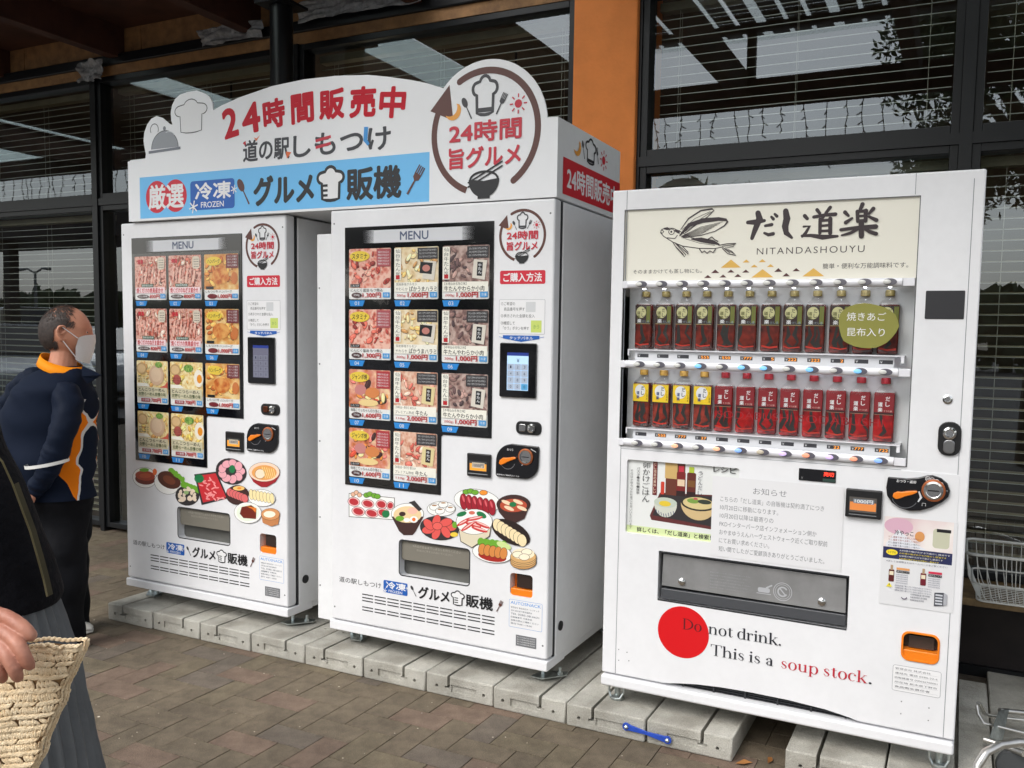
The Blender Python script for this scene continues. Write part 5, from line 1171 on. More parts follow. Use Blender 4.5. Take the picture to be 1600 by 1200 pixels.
b = MB(*A); b.plate(rr(X(.826), .862, X(.934), .952, .004), -.016, .002, BLKP); bl2 = b.build('bill_acceptor', root, bevel=.005)
s = MB(*A, -.0162); s.rect(X(.838), .880, X(.92), .928, ink(84, 80, 76)); s.rect(X(.84), .886, X(.918), .912, mat('bill_lamp_orange', (206, 124, 62), .4, emit=.2)); s.rect(X(.85), .908, X(.912), .922, ink(120, 128, 136)); s.text('1000円', X(.854), .909, X(.908), .921, WHT, .02); s.rect(X(.838), .871, X(.92), .8735, ink(130, 132, 134)); s.build('bill_label', bl2)
# coin panel and mechanism
b = MB(*A); b.plate(rr(X(.937), .598, X(1.15), 1.021, .008), -.0016, .002, mat('coin_panel', (0.78, .785, .80), .3)); b.build('coin_panel', root, bevel=.0006)
pts = [(X(.948), .999), (X(1.0), .9985), (X(1.035), 1.004)]+[(X(1.06), 1.013), (X(1.075), 1.015), (X(1.1), 1.008), (X(1.118), .993), (X(1.126), .972), (X(1.122), .952), (X(1.106), .934), (X(1.075), .914), (X(1.045), .902), (X(1.015), .898), (X(.985), .905), (X(.962), .92), (X(.948), .94), (X(.944), .965)]
b = MB(*A); b.plate(pts, -.013, .001, BLACK); cm = b.build('coin_mechanism', root, bevel=.004, seg=3)
b = MB(*A); b.plate([(X(.967), .951), (X(.965), .94), (X(.975), .933), (X(.988), .937), (X(1.0), .944), (X(1.02), .951), (X(1.036), .96), (X(1.034), .965), (X(1.01), .962), (X(.99), .957), (X(.978), .957)], -.026, -.014, ORANGEP); b.build('return_lever', cm, bevel=.003)
b = MB(*A); b.lathe([(.034, 0), (.034, .006), (.030, .007)], (X(1.08), -.013, .969), 'y', mat('copper_ring', (190, 110, 70), .3, .7), 30); b.lathe([(.028, .0075), (.022, .0085), (.013, .003)], (X(1.08), -.013, .969), 'y', CHROME, 30); b.box(X(1.064), X(1.096), -.0235, -.018, .967, .9715, BLKP); b.build('coin_slot', cm, smooth=True)
s = MB(*A, -.0132); s.text('おつり・返却', X(.974), .985, X(1.03), .994, WHT, .02)
for k, t_ in enumerate(('500', '100', '50', '10')): s.stroke(arc(X(1.062+.0125*k), 1.003-.0015*k*k, .0065, 0, 360, 12), .0012, WHT); s.text(t_, X(1.058+.0125*k), 1.0-.0015*k*k, X(1.066+.0125*k), 1.006-.0015*k*k, WHT, .01)
s.stroke(arc(X(1.0), .945, .038, 200, 330, 14), .0022, ink(90, 92, 96)); s.stroke([(X(1.039), .962), (X(1.046), .944), (X(1.038), .93)], [.004, .007, .004], ink(214, 216, 220)); s.stroke([(X(1.05), .918), (X(1.05), .927), (X(1.06), .927), (X(1.06), .918)], .0014, ink(200, 200, 200)); s.stroke([(X(1.112), .96), (X(1.112), .971), (X(1.12), .971)], .0014, ink(200, 200, 200)); s.build('coin_lettering', cm)
# flyer taped to the coin panel
s = MB(*A, -.0018); s.rect(X(.94), .594, X(1.152), .874, mat('flyer_paper', (0.73, .735, .75), .3)); 
PH = photo('print_tofu_ad', [(.2, (60, 84, 120)), (.42, (190, 160, 168)), (.6, (222, 200, 200)), (.8, (236, 230, 226))], 9, 1.0, 3.3)
s.rect(X(.944), .742, X(1.142), .874, PH); s.rect(X(.944), .742, X(1.142), .778, ink(36, 42, 84)); s.ell(X(.986), .846, .042, .026, ink(214, 172, 190)); s.poly([(X(.952), .79), (X(.986), .835), (X(1.03), .80), (X(1.07), .78), (X(.952), .779)], ink(226, 228, 234))
s.text('冷やっこ', X(.975), .818, X(1.03), .834, INKB, .02); s.rrect(X(1.085), .79, X(1.132), .85, .01, ink(196, 196, 172)); s.rect(X(1.095), .84, X(1.135), .85, INKB); s.ell(X(1.048), .82, .014, .016, ink(214, 150, 90))
for k in range(4): s.text('だし道楽で食べる新しい味わい', X(.958), .808-.009*k, X(1.05), .814-.009*k, ink(150, 60, 60) if k < 2 else ink(60, 60, 80))
s.ell(X(.97), .762, .017, .009, ink(240, 216, 50)); s.text('おすすめ', X(.958), .758, X(.982), .766, INKB)
for k in range(4): s.text('お料理の幅が広がる万能だし醤油です', X(.992), .768-.0085*k, X(1.136-.01*k), .773-.0085*k, WHT if k % 2 == 0 else ink(240, 220, 60))
s.text('※詳しくは店頭またはホームページをご覧ください', X(.955), .731, X(1.13), .737, ink(90, 90, 110))
for u, c1, c2 in ((.972, ink(226, 160, 100), ink(90, 30, 30)), (1.064, ink(206, 50, 80), ink(110, 24, 40))):
    s.rrect(X(u-.008), .669, X(u+.008), .708, .003, c2); s.rect(X(u-.0035), .706, X(u+.0035), .722, ink(176, 150, 120)); s.rect(X(u-.006), .69, X(u+.006), .702, ink(230, 220, 190))
    s.rect(X(u+.014), .709, X(u+.052), .716, c1); s.rect(X(u+.014), .700, X(u+.052), .707, INKB); s.text('焼きあご入り', X(u+.016), .7015, X(u+.05), .7055, WHT)
    for k in range(5): s.text('原材料名醤油砂糖食塩', X(u+.014), .692-.0065*k, X(u+.048), .696-.0065*k, ink(120, 120, 140))
s.poly([(X(.958), .652), (X(.976), .652), (X(.967), .666)], ink(236, 220, 60)); s.text('！', X(.9655), .654, X(.9685), .662, INKB)
for k in range(3): s.text('自動販売機で購入された商品の返品はできません', X(.984), .657-.0075*k, X(1.09), .662-.0075*k, ink(110, 110, 130))
for k in range(3): s.text('お客様相談室 受付時間', X(1.03), .634-.0085*k, X(1.085-.008*k), .6395-.0085*k, ink(80, 80, 100))
s.poly([(X(1.098), .652), (X(1.124), .655), (X(1.124), .614), (X(1.098), .61)], ink(70, 72, 80)); s.poly([(X(1.124), .655), (X(1.134), .65), (X(1.134), .619), (X(1.124), .614)], ink(170, 172, 178))
for k in range(4): s.rect(X(1.101), .616+.009*k, X(1.121), .621+.009*k, ink(200, 204, 210))
s.stroke(arc(X(1.012), .627, .008, -160, -10, 8), .003, ink(100, 90, 110)); s.build('flyer', root)
# poster and notice
s = MB(*A, .0115); s.rect(X(.079), .722, X(.481), .985, ink(226, 228, 226)); s.rect(X(.079), .722, X(.39), .748, ink(208, 222, 166))
s.text('詳しくは、「だし道楽」と検索！', X(.118), .727, X(.388), .745, INKB, .03)
s.poly([(X(.165), .79), (X(.20), .875), (X(.395), .885), (X(.395), .765), (X(.172), .775)], ink(96, 44, 44)); s.poly([(X(.175), .792), (X(.205), .87), (X(.395), .88), (X(.395), .775)], ink(50, 46, 48)); s.rect(X(.22), .87, X(.29), .985, ink(104, 52, 40)); s.rect(X(.217), .928, X(.262), .985, ink(204, 170, 108))
for u, c1, c2 in ((.276, ink(120, 34, 34), ink(196, 50, 70)), (.313, ink(96, 40, 32), ink(176, 196, 60))):
    s.rrect(X(u-.016), .885, X(u+.016), .955, .006, c1); s.rect(X(u-.009), .955, X(u+.009), .975, c2); s.rect(X(u-.013), .905, X(u+.013), .928, ink(226, 200, 170) if u < .3 else ink(120, 80, 40)); s.rect(X(u-.016), .87, X(u+.016), .888, ink(46, 28, 28))
s.rrect(X(.203), .87, X(.216), .915, .004, ink(200, 60, 40))
s.poly(arc(X(.222), .838, .042, 180, 360, 14, .048)[:], ink(206, 208, 196)); s.ell(X(.222), .842, .042, .018, ink(190, 200, 186)); s.ell(X(.22), .838, .022, .010, ink(226, 196, 60))
for k in range(8): s.stroke([(X(.188+.009*k), .815-.004*(3.5-abs(k-3.5))), (X(.191+.009*k), .803-.004*(3.5-abs(k-3.5)))], .0022, ink(50, 60, 110))
s.poly(arc(X(.34), .848, .062, 180, 360, 16, .056), ink(206, 180, 132)); s.ell(X(.34), .850, .062, .026, ink(50, 46, 40)); s.ell(X(.34), .851, .055, .021, ink(214, 196, 140)); s.ell(X(.322), .858, .022, .009, ink(120, 156, 70)); s.ell(X(.362), .858, .024, .008, ink(50, 60, 50)); s.ell(X(.33), .866, .008, .004, ink(190, 90, 90))
s.rect(X(.173), .865, X(.189), .985, ink(112, 40, 44)); s.vtext('だし道楽の美味しい', X(.176), .87, X(.186), .98, ink(236, 214, 190))
s.vtext('卵かけごはん', X(.136), .836, X(.162), .98, INKB, -.005); s.vtext('パスタ・煮物・麺類', X(.113), .862, X(.124), .96, ink(90, 90, 90)); s.vtext('そのほか様々なお料理にお使いいただけます', X(.09), .735, X(.099), .95, ink(100, 100, 100)); s.vtext('うどんだし', X(.338), .88, X(.353), .965, ink(80, 80, 90)); s.text('レシピ', X(.39), .965, X(.47), .985, INKB, .02)
s.build('recipe_poster', root)
s = MB(*A, -.0018); s.rect(X(.391), .678, X(.82), .953, mat('notice_paper', (0.75, .75, .765), .6)); 
for k, (t_, a, e_) in enumerate((('お知らせ', .53, .64), ('こちらの「だし道楽」の自販機は契約満了につき', .42, .76), ('10月20日に移動になります。', .42, .615), ('10月20日以降は最寄りの', .42, .60), ('FKDインターパーク店インフォメーション側か', .42, .74), ('おやまゆうえんハーヴェストウォーク近くご取り駅前', .42, .775), ('にてお買い求めください。', .42, .59), ('短い間でしたがご愛顧頂きありがとうございました。', .42, .768))):
    z = .915-.0285*k+(.01 if k == 0 else 0); s.text(t_, X(a), z-(.018 if k else .022), X(e_), z, ink(96, 98, 104), -.006)
s.build('paper_notice', root)
# pickup port
b = MB(*A); b.box(X(.2), X(.853), .048, .052, .485, .675, mat('port_dark', (50, 52, 56), .5)); b.build('port_back', root)
b = MB(*A); b.stroke([(X(.2085), .4965), (X(.8445), .4925), (X(.8445), .6655), (X(.2085), .6685)], .006, DARK, y=-.0006, closed=True); b.build('port_rim', root)
FLP = mat('smoked_flap_grey', (0.33, .335, .34), .22, .35, var=.18, scale=7)
b = MB(*A); b.plate([(X(.216), .545), (X(.839), .541), (X(.837), .655), (X(.219), .659)], .012, .018, FLP); fl = b.build('pickup_flap', root, bevel=.002)
b = MB(*A); b.box(X(.214), X(.841), .010, .028, .499, .536, mat('port_tray', (74, 76, 80), .3)); b.build('port_tray', root, bevel=.003)
for u in (.29, .764):
    b = MB(*A); b.lathe([(.0135, 0), (.0125, .005), (.007, .0085), (.001, .0095)], (X(u), .012, .569), 'y', CHROME, 22); b.build('flap_stud', fl, smooth=True)
s = MB(*A, .0117); WG = ink(176, 178, 182)
s.stroke(arc(X(.637), .583, .030, 0, 360, 30), .0022, WG); s.stroke(arc(X(.637), .583, .024, 0, 360, 30), .0014, WG); s.stroke(arc(X(.637), .583, .015, 30, 330, 16), .005, WG); s.stroke([(X(.628), .593), (X(.646), .573)], .004, WG)
s.rrect(X(.555), .572, X(.595), .588, .006, WG); s.stroke([(X(.582), .588), (X(.602), .60)], .005, WG); s.rect(X(.551), .5665, X(.599), .569, WG)
for k in range(6): s.text('取出口注意 ドアを押して商品を取り出してください', X(.39), .615-.0105*k, X(.53-.01*(k % 3)), .6195-.0105*k, ink(150, 152, 156))
s.build('flap_print', fl)
# change cup
b = MB(*A); b.plate(rr(X(1.0105), .4245, X(1.1215), .5195, .024), -.004, .001, ORANGEP); cup = b.build('change_cup', root, bevel=.002); cc = MB(); cc.plate(rr(X(1.0165), .431, X(1.1155), .5135, .020), -.1, .2, ORANGEP); co = cc.build('c'); co.location = (-CX0, 0, 0); cup.parent = None; boolcut(cup, [co]); cup.parent = root; cup.location = (0, 0, 0)
b = MB(*A); b.box(X(1.012), X(1.12), .040, .048, .426, .518, mat('smoked_flap', (52, 40, 36), .2)); b.box(X(1.014), X(1.118), .002, .04, .428, .458, ORANGEP); b.box(X(1.03), X(1.105), .022, .03, .46, .5, mat('smoked_flap2', (70, 58, 52), .15, coat=.5)); b.build('cup_inside', cup, bevel=.003)
# red dot and the serif slogan
s = MB(*A, -.0006); s.ell(X(.3035), .3935, .0925, .0918, mat('dot_red', (214, 20, 28), .35), n=56); s.build('red_dot', root)
def serif(s, word, x, z, xh, m):
    """modern serif letters drawn with thick stems, hairlines and slab feet; returns the next x"""
    T_, H_ = .20*xh, .045*xh
    def stem(cx, z0, z1, foot=True, head=1):
        s.rect(cx-T_/2, z0, cx+T_/2, z1, m)
        if foot: s.rect(cx-T_*1.15, z0, cx+T_*1.15, z0+H_, m)
        if head == 2: s.rect(cx-T_*1.15, z1-H_, cx+T_*1.15, z1, m)
        if head == 1: s.poly([(cx-T_*1.1, z1-H_*1.6), (cx, z1), (cx, z1-H_*2.6), (cx-T_*1.1, z1-H_*2.6)], m)
    def bowl(cx, cz, rx, rz, a0=0, a1=360, n=28, left=True, right=True):
        P_, W_ = [], []
        for i in range(n+1):
            a = math.radians(a0+(a1-a0)*i/n); k = abs(math.cos(a)); side_ok = (math.cos(a) > 0 and right) or (math.cos(a) <= 0 and left)
            P_.append((cx+(rx-T_*.5)*math.cos(a), cz+(rz-H_*.5)*math.sin(a))); W_.append(H_+(T_*1.05-H_)*(k**1.5) if side_ok else H_)
        s.stroke(P_, W_, m)
    for ch in word:
        if ch == ' ': x += .42*xh; continue
        if ch == 'D': stem(x+.2*xh, z, z+1.5*xh, True, 2); P_ = [(x+.2*xh+1.0*xh*math.cos(math.radians(a)), z+.75*xh+(.75*xh-H_/2)*math.sin(math.radians(a))) for a in range(90, -91, -10)]; s.stroke(P_, [H_+(T_*1.1-H_)*abs(math.cos(math.radians(a)))**1.5 for a in range(90, -91, -10)], m); x += 1.4*xh
        elif ch == 'T': stem(x+.6*xh, z, z+1.5*xh, True, 0); s.rect(x, z+1.5*xh-H_, x+1.2*xh, z+1.5*xh, m); s.poly([(x, z+1.5*xh), (x, z+1.15*xh), (x+.04*xh, z+1.15*xh), (x+.12*xh, z+1.5*xh)], m); s.poly([(x+1.2*xh, z+1.5*xh), (x+1.2*xh, z+1.15*xh), (x+1.16*xh, z+1.15*xh), (x+1.08*xh, z+1.5*xh)], m); x += 1.3*xh
        elif ch == 'o': bowl(x+.48*xh, z+.5*xh, .46*xh, .52*xh); x += 1.02*xh
        elif ch in 'nhu':
            if ch == 'u':
                stem(x+.22*xh, z+.25*xh, z+xh, False, 1); stem(x+.82*xh, z, z+xh, True, 1); s.stroke([(x+.22*xh, z+.3*xh), (x+.32*xh, z+.06*xh), (x+.55*xh, z+.03*xh), (x+.8*xh, z+.22*xh)], [T_, T_*.7, H_, H_], m); x += 1.14*xh
            else:
                stem(x+.2*xh, z, z+(1.5 if ch == 'h' else 1)*xh, True, 1); stem(x+.84*xh, z, z+.72*xh, True, 0); s.stroke([(x+.24*xh, z+.72*xh), (x+.5*xh, z+.97*xh), (x+.72*xh, z+.93*xh), (x+.84*xh, z+.68*xh)], [H_, H_*1.4, T_*.75, T_], m); x += 1.16*xh
        elif ch == 't': stem(x+.3*xh, z+.2*xh, z+1.22*xh, False, 0); s.rect(x+.04*xh, z+xh-H_, x+.62*xh, z+xh, m); s.stroke([(x+.3*xh, z+.24*xh), (x+.38*xh, z+.04*xh), (x+.52*xh, z+.04*xh), (x+.64*xh, z+.2*xh)], [T_, T_*.6, H_, H_], m); x += .72*xh
        elif ch in 'dp':
            if ch == 'd': bowl(x+.44*xh, z+.5*xh, .42*xh, .52*xh, 50, 310); stem(x+.8*xh, z, z+1.5*xh, True, 1); x += 1.08*xh
            else: stem(x+.22*xh, z-.42*xh, z+xh, True, 1); bowl(x+.58*xh, z+.5*xh, .44*xh, .52*xh, 140, -140); x += 1.1*xh
        elif ch == 'r': stem(x+.2*xh, z, z+xh, True, 1); s.stroke([(x+.26*xh, z+.66*xh), (x+.46*xh, z+.95*xh), (x+.62*xh, z+.93*xh)], [H_, H_*1.4, H_*2], m); s.ell(x+.64*xh, z+.84*xh, .1*xh, .11*xh, m); x += .82*xh
        elif ch == 'i': stem(x+.22*xh, z, z+xh, True, 1); s.ell(x+.22*xh, z+1.32*xh, .12*xh, .12*xh, m); x += .5*xh
        elif ch == 'k': stem(x+.2*xh, z, z+1.5*xh, True, 1); s.stroke([(x+.26*xh, z+.4*xh), (x+.8*xh, z+.96*xh)], H_*1.2, m); s.stroke([(x+.42*xh, z+.56*xh), (x+.88*xh, z+.02*xh)], T_*.95, m); s.rect(x+.66*xh, z, x+1.06*xh, z+H_, m); s.rect(x+.6*xh, z+xh-H_, x+.98*xh, z+xh, m); x += 1.1*xh
        elif ch == 's': s.stroke([(x+.62*xh, z+.74*xh), (x+.5*xh, z+.95*xh), (x+.3*xh, z+.97*xh), (x+.16*xh, z+.8*xh), (x+.24*xh, z+.6*xh), (x+.48*xh, z+.46*xh), (x+.62*xh, z+.28*xh), (x+.5*xh, z+.06*xh), (x+.28*xh, z+.03*xh), (x+.1*xh, z+.28*xh)], [H_*1.6, H_*1.2, H_*1.6, T_*.7, T_*.95, T_, T_*.75, H_*1.4, H_, H_*1.8], m); x += .8*xh
        elif ch == 'a': stem(x+.64*xh, z, z+.74*xh, True, 0); s.stroke([(x+.64*xh, z+.72*xh), (x+.56*xh, z+.93*xh), (x+.36*xh, z+.97*xh), (x+.2*xh, z+.84*xh)], [T_, T_*.6, H_*1.2, H_*1.2], m); s.ell(x+.2*xh, z+.76*xh, .1*xh, .1*xh, m); s.stroke([(x+.62*xh, z+.58*xh), (x+.3*xh, z+.48*xh), (x+.18*xh, z+.26*xh), (x+.3*xh, z+.05*xh), (x+.62*xh, z+.16*xh)], [H_, H_*1.6, T_, T_*.5, H_], m); x += .98*xh
        elif ch == 'c': bowl(x+.46*xh, z+.5*xh, .44*xh, .52*xh, 48, 312, right=False); s.ell(x+.72*xh, z+.76*xh, .1*xh, .1*xh, m); x += .92*xh
        elif ch == '.': s.ell(x+.14*xh, z+.11*xh, .13*xh, .13*xh, m); x += .4*xh
    return x
def fit_serif(word, x0, x1, z, xh, m):
    t = MB(); w_ = serif(t, word, 0, 0, 1, m); k = (x1-x0)/w_
    t = MB(*A, -.0011, step=.00003); t0 = MB(y=-.0011, step=.00003); serif(t0, word, 0, 0, xh, m); kk = (x1-x0)/(w_*xh)
    t.v = [(x0+x_*kk-CX0, y_, z+z_) for x_, y_, z_ in t0.v]; t.f = t0.f; t.m = t0.m; t.mats = t0.mats; t.build('slogan_lettering', root)
INK2 = ink(34, 36, 46)
fit_serif('Do', X(.302), X(.372), .405, .026, ink(96, 22, 30)); fit_serif('not drink.', X(.394), X(.645), .404, .026, INK2)
fit_serif('This is a', X(.404), X(.622), .330, .026, INK2); fit_serif('soup stock', X(.642), X(.918), .328, .026, ink(188, 34, 56)); fit_serif('.', X(.920), X(.934), .328, .026, INK2)
# service sticker of the sauce machine
s = MB(*A, -.0006); s.rrect(X(.990), .322, X(1.130), .405, .007, ink(120, 122, 130)); s.rrect(X(.9910), .323, X(1.1290), .404, .006, WHT)
for k, t_ in enumerate(('管理会社 株式会社', '連絡先 電話 0285-22-6', '自販機番号 000036700001', '所在地 栃木県下野市', '食品衛生責任者')): s.text(t_, X(.997), .391-.0145*k, X(1.12-(.02 if k in (0, 4) else 0)), .3975-.0145*k, ink(90, 90, 96)); s.rect(X(.997), .3885-.0145*k, X(1.123), .3889-.0145*k, ink(140, 140, 146))
s.build('service_sticker', root)
b = MB(*A)
for u, z in ((.065, .29), (.097, .285), (.066, .25), (.105, .255), (1.02, .29), (1.1, .285), (1.02, .25), (1.1, .245)): b.lathe([(.0022, 0), (.0016, .0006)], (X(u), 0, z), 'y', GREYP, 8)
b.build('rivet', root)
for u, yy in ((.045, .05), (CW-.04, .05), (.06, .62), (CW-.06, .62)):
    b = MB(*A); b.lathe([(.011, BH+.006), (.011, Z0+.02)], (X(u), yy, 0), 'z', STEEL, 14); b.lathe([(.024, BH+.001), (.024, BH+.008), (.012, BH+.014)], (X(u), yy, 0), 'z', STEEL, 18)
    b.tube([(X(u)-.028, yy-.01, Z0), (X(u)-.028, yy-.014, BH+.03), (X(u)-.018, yy-.022, BH+.012), (X(u), yy-.026, BH+.009), (X(u)+.018, yy-.022, BH+.012), (X(u)+.028, yy-.014, BH+.03), (X(u)+.028, yy-.01, Z0)], .0045, STEEL, 8); b.build('levelling_foot', root)
# ================================================================== wire basket on the ledge
WIR = mat('white_plastic_wire', (186, 187, 183), .35)
x0, x1, y0, y1 = 2.447, 2.86, .80, 1.10; zb, zt = .418, .605
root = empty('wire_basket', ((x0+x1)/2, (y0+y1)/2, .415), label='white plastic coated wire basket standing on the wooden ledge by the window', cat='basket')
B0 = ((x0+x1)/2, (y0+y1)/2, .415)
def rim(x0, x1, y0, y1, z, r):
    return [(x, y, z) for x, y in rr(x0, y0, x1, y1, r, 4)]
def ringtube(b, pts, r, n=8): b.tube(pts+[pts[0]], r, WIR, n, cap=False)
b = MB(*B0); ringtube(b, rim(x0, x1, y0, y1, zt, .035), .0058); b.build('rim', root, smooth=True)
ins = .045
b = MB(*B0); ringtube(b, rim(x0+ins, x1-ins, y0+ins*.7, y1-ins*.7, zb, .03), .0035); ringtube(b, rim(x0+ins*.6, x1-ins*.6, y0+ins*.42, y1-ins*.42, zb+.07, .03), .004); b.build('hoop', root, smooth=True)
b = MB(*B0)
def upr(p, q): b.tube([p, (p[0]*.75+q[0]*.25, p[1]*.75+q[1]*.25, (p[2]+q[2])/2), (q[0], q[1], q[2]+.02), (q[0]*.9+B0[0]*.1, q[1]*.9+B0[1]*.1, q[2])], .0019, WIR, 6)
for k in range(11):
    t = (k+.5)/11; x = x0+.02+(x1-x0-.04)*t; xb = x0+ins+.01+(x1-x0-2*ins-.02)*t
    upr((x, y0, zt), (xb, y0+ins*.7, zb)); upr((x, y1, zt), (xb, y1-ins*.7, zb))
for k in range(10):
    t = (k+.5)/10; y = y0+.02+(y1-y0-.04)*t; yb = y0+ins+(y1-y0-2*ins)*t
    upr((x0, y, zt), (x0+ins, yb, zb)); upr((x1, y, zt), (x1-ins, yb, zb))
b.build('upright_wires', root)
b = MB(*B0)
for k in range(16): x = x0+ins+(x1-x0-2*ins)*(k+.5)/16; b.tube([(x, y0+ins*.7, zb), (x, y1-ins*.7, zb)], .0016, WIR, 5)
for k in range(9): y = y0+ins*.7+(y1-y0-1.4*ins)*(k+.5)/9; b.tube([(x0+ins, y, zb+.003), (x1-ins, y, zb+.003)], .0016, WIR, 5)
b.build('base_grid', root)
# ================================================================== steel trolley at the lower right corner
TB = mat('brushed_tube', (.62, .60, .57), .32, 1.0, var=.12, scale=30); DW = mat('dark_red_pad', (70, 44, 42), .7)
c0 = D(1560, 1130, 2.9)
root = empty('steel_trolley', (c0.x, c0.y, 0), label='steel tube trolley cut off by the lower right corner', cat='trolley'); T0 = (c0.x, c0.y, 0)
def dp(px, py, d): p = D(px, py, d); return (p.x, p.y, p.z)
b = MB(*T0); b.tube([dp(1526, 1220, 2.25), dp(1528, 1196, 2.25), dp(1540, 1176, 2.26), dp(1562, 1164, 2.28), dp(1590, 1160, 2.3), dp(1640, 1162, 2.32), dp(1700, 1170, 2.34)], .0115, TB, 14); b.build('push_bar', root, smooth=True)
b = MB(*T0); b.tube([dp(1640, 1130, 2.95), dp(1600, 1125, 2.95), dp(1545, 1119, 2.92), dp(1536, 1114, 2.91), dp(1530, 1100, 2.9), dp(1527, 1098, 2.92), dp(1532, 1100, 2.96), dp(1541, 1116, 2.98), dp(1600, 1127, 3.0)], .0042, TB, 8)
b.tube([dp(1640, 1157, 2.85), dp(1600, 1145, 2.86), dp(1560, 1135, 2.87), dp(1537, 1130, 2.88), dp(1528, 1115, 2.89), dp(1526, 1102, 2.9)], .0048, TB, 8); b.build('frame_wire', root, smooth=True)
b = MB(*T0); q = [dp(1560, 1112, 2.9), dp(1577, 1108, 2.95), dp(1566, 1160, 2.85), dp(1545, 1156, 2.8)]; b.add(q+[(x, y+.008, z) for x, y, z in q], [(0, 1, 2, 3), (7, 6, 5, 4), (0, 4, 5, 1), (1, 5, 6, 2), (2, 6, 7, 3), (3, 7, 4, 0)], STEEL); b.build('wheel_fork', root)
b = MB(*T0); b.tube([dp(1536, 1155, 2.8), dp(1560, 1162, 2.78), dp(1600, 1178, 2.7)], .010, TB, 10); b.build('lower_tube', root, smooth=True)
b = MB(*T0); b.tube([dp(1562, 1110, 3.0), dp(1640, 1118, 3.05)], .009, TB, 10); b.build('rear_tube', root, smooth=True)
w_ = D(1575, 1180, 2.75); b = MB(*T0); b.lathe([(.052, -.014), (.056, 0), (.052, .014)], (w_.x+.02, w_.y, .056), 'y', mat('grey_rubber', (70, 72, 74), .6), 22); b.build('castor_wheel', root, smooth=True)
b = MB(); b.box(2.53, 3.6, -.35, .19, -.02, .002, mat('grey_tile', (128, 124, 116), .8, var=.12, scale=6, bump=.2)); b.build('grey_slab', kind='structure', label='grey stone slab under the steel trolley')
# ================================================================== people
RD = Vector((CR.x, CR.y, 0)).normalized(); ND = Vector((-RD.y, RD.x, 0))
SKIN = mat('skin', (190, 128, 100), .5, col2=(204, 146, 120), scale=14)
def cloth(name, col, var=.12, rough=.85, bump=.5, bs=18): return mat(name, col, rough, var=var, scale=7, bump=bump, bscale=bs, spec=.12)
def pxw(px, py, d): return D(px, py, d)
def loft(rows, depth, m, name, parent, n=40, pleat=0.0, npl=0, cap=True, wrinkle=0.006, seed=0.0, build=True):
    """rows (py, left px, right px, half thickness, depth offset): rings seen at the given outline"""
    org = parent.location; vs_ = []; fs = []; R_ = []
    # resample rows smoothly
    rows = [tuple(r)+(0.0,)*(5-len(r)) for r in rows]; fine = []
    for i in range(len(rows)-1):
        p0 = rows[max(i-1, 0)]; p1 = rows[i]; p2 = rows[i+1]; p3 = rows[min(i+2, len(rows)-1)]
        for k in range(4):
            t = k/4; fine.append(tuple(.5*((2*p1[j])+(-p0[j]+p2[j])*t+(2*p0[j]-5*p1[j]+4*p2[j]-p3[j])*t*t+(-p0[j]+3*p1[j]-3*p2[j]+p3[j])*t*t*t) for j in range(5)))
    fine.append(rows[-1])
    for py, l, r, th, do in fine:
        a = D(l, py, depth+do); c = D(r, py, depth+do); mid = (a+c)/2; hw = (c-a).length/2
        for k in range(n):
            t = 2*PI*k/n; q = mid+RD*math.cos(t)*hw*(1+(pleat*math.sin(npl*t) if pleat else 0))+ND*math.sin(t)*th*(1+(pleat*math.sin(npl*t) if pleat else 0))
            q.z = mid.z+(c.z-a.z)/2*math.cos(t)
            if wrinkle: 
                w_ = mnoise.noise(Vector((q.x*5+seed, q.y*5, q.z*9)))*wrinkle*1.6+abs(mnoise.noise(Vector((q.x*9+q.z*14+seed, q.y*9, q.z*6))))*wrinkle
                q += (RD*math.cos(t)+ND*math.sin(t))*w_
            vs_.append(tuple(q))
    N = len(fine)
    fs = [(i*n+(k+1) % n, i*n+k, (i+1)*n+k, (i+1)*n+(k+1) % n) for i in range(N-1) for k in range(n)]
    if cap: fs += [tuple(range(n)), tuple(((N-1)*n+k) for k in range(n))[::-1]]
    b = MB(org.x, org.y, org.z); b.add(vs_, fs, m)
    return b.build(name, parent, smooth=True) if build else b
def skin(chains, m, name, parent, sub=2):
    """chains: list of lists of (Vector, radius); first point of a later chain is welded to the nearest earlier point"""
    org = parent.location; V, E_, R_ = [], [], []
    for ch in chains:
        prev = None
        for j, (p, r) in enumerate(ch):
            p = Vector(p)-org
            idx = None
            if j == 0 and V:
                for i_, q in enumerate(V):
                    if (q-p).length < 1e-4: idx = i_
            if idx is None: V.append(p); R_.append(r); idx = len(V)-1
            if prev is not None: E_.append((prev, idx))
            prev = idx
    me = bpy.data.meshes.new(name); me.from_pydata([tuple(v) for v in V], E_, []); o = link(name, me, parent)
    md = o.modifiers.new('skin', 'SKIN'); md.use_smooth_shade = True
    for i_, r in enumerate(R_): me.skin_vertices[0].data[i_].radius = (r, r) if not isinstance(r, tuple) else r
    me.skin_vertices[0].data[0].use_root = True
    sb = o.modifiers.new('sub', 'SUBSURF'); sb.levels = sub; sb.render_levels = sub
    bake(o); o.data.materials.clear(); o.data.materials.append(m)
    for p in o.data.polygons: p.use_smooth = True
    return o
def blob(c, rx, ry, rz, parent, f=None, n=28):
    """ellipsoid in the person's frame; f moves each unit direction"""
    org = parent.location; vs_, fs = [], []
    for i in range(n+1):
        a = PI*i/n
        for k in range(2*n):
            t = PI*k/n; u = Vector((math.sin(a)*math.cos(t), math.sin(a)*math.sin(t), math.cos(a)))
            s_ = f(u) if f else 1.0; vs_.append((u.x*rx*s_, u.y*ry*s_, u.z*rz*s_))
    fs = [(i*2*n+(k+1) % (2*n), i*2*n+k, (i+1)*2*n+k, (i+1)*2*n+(k+1) % (2*n)) for i in range(n) for k in range(2*n)]
    return [Vector(v) for v in vs_], fs
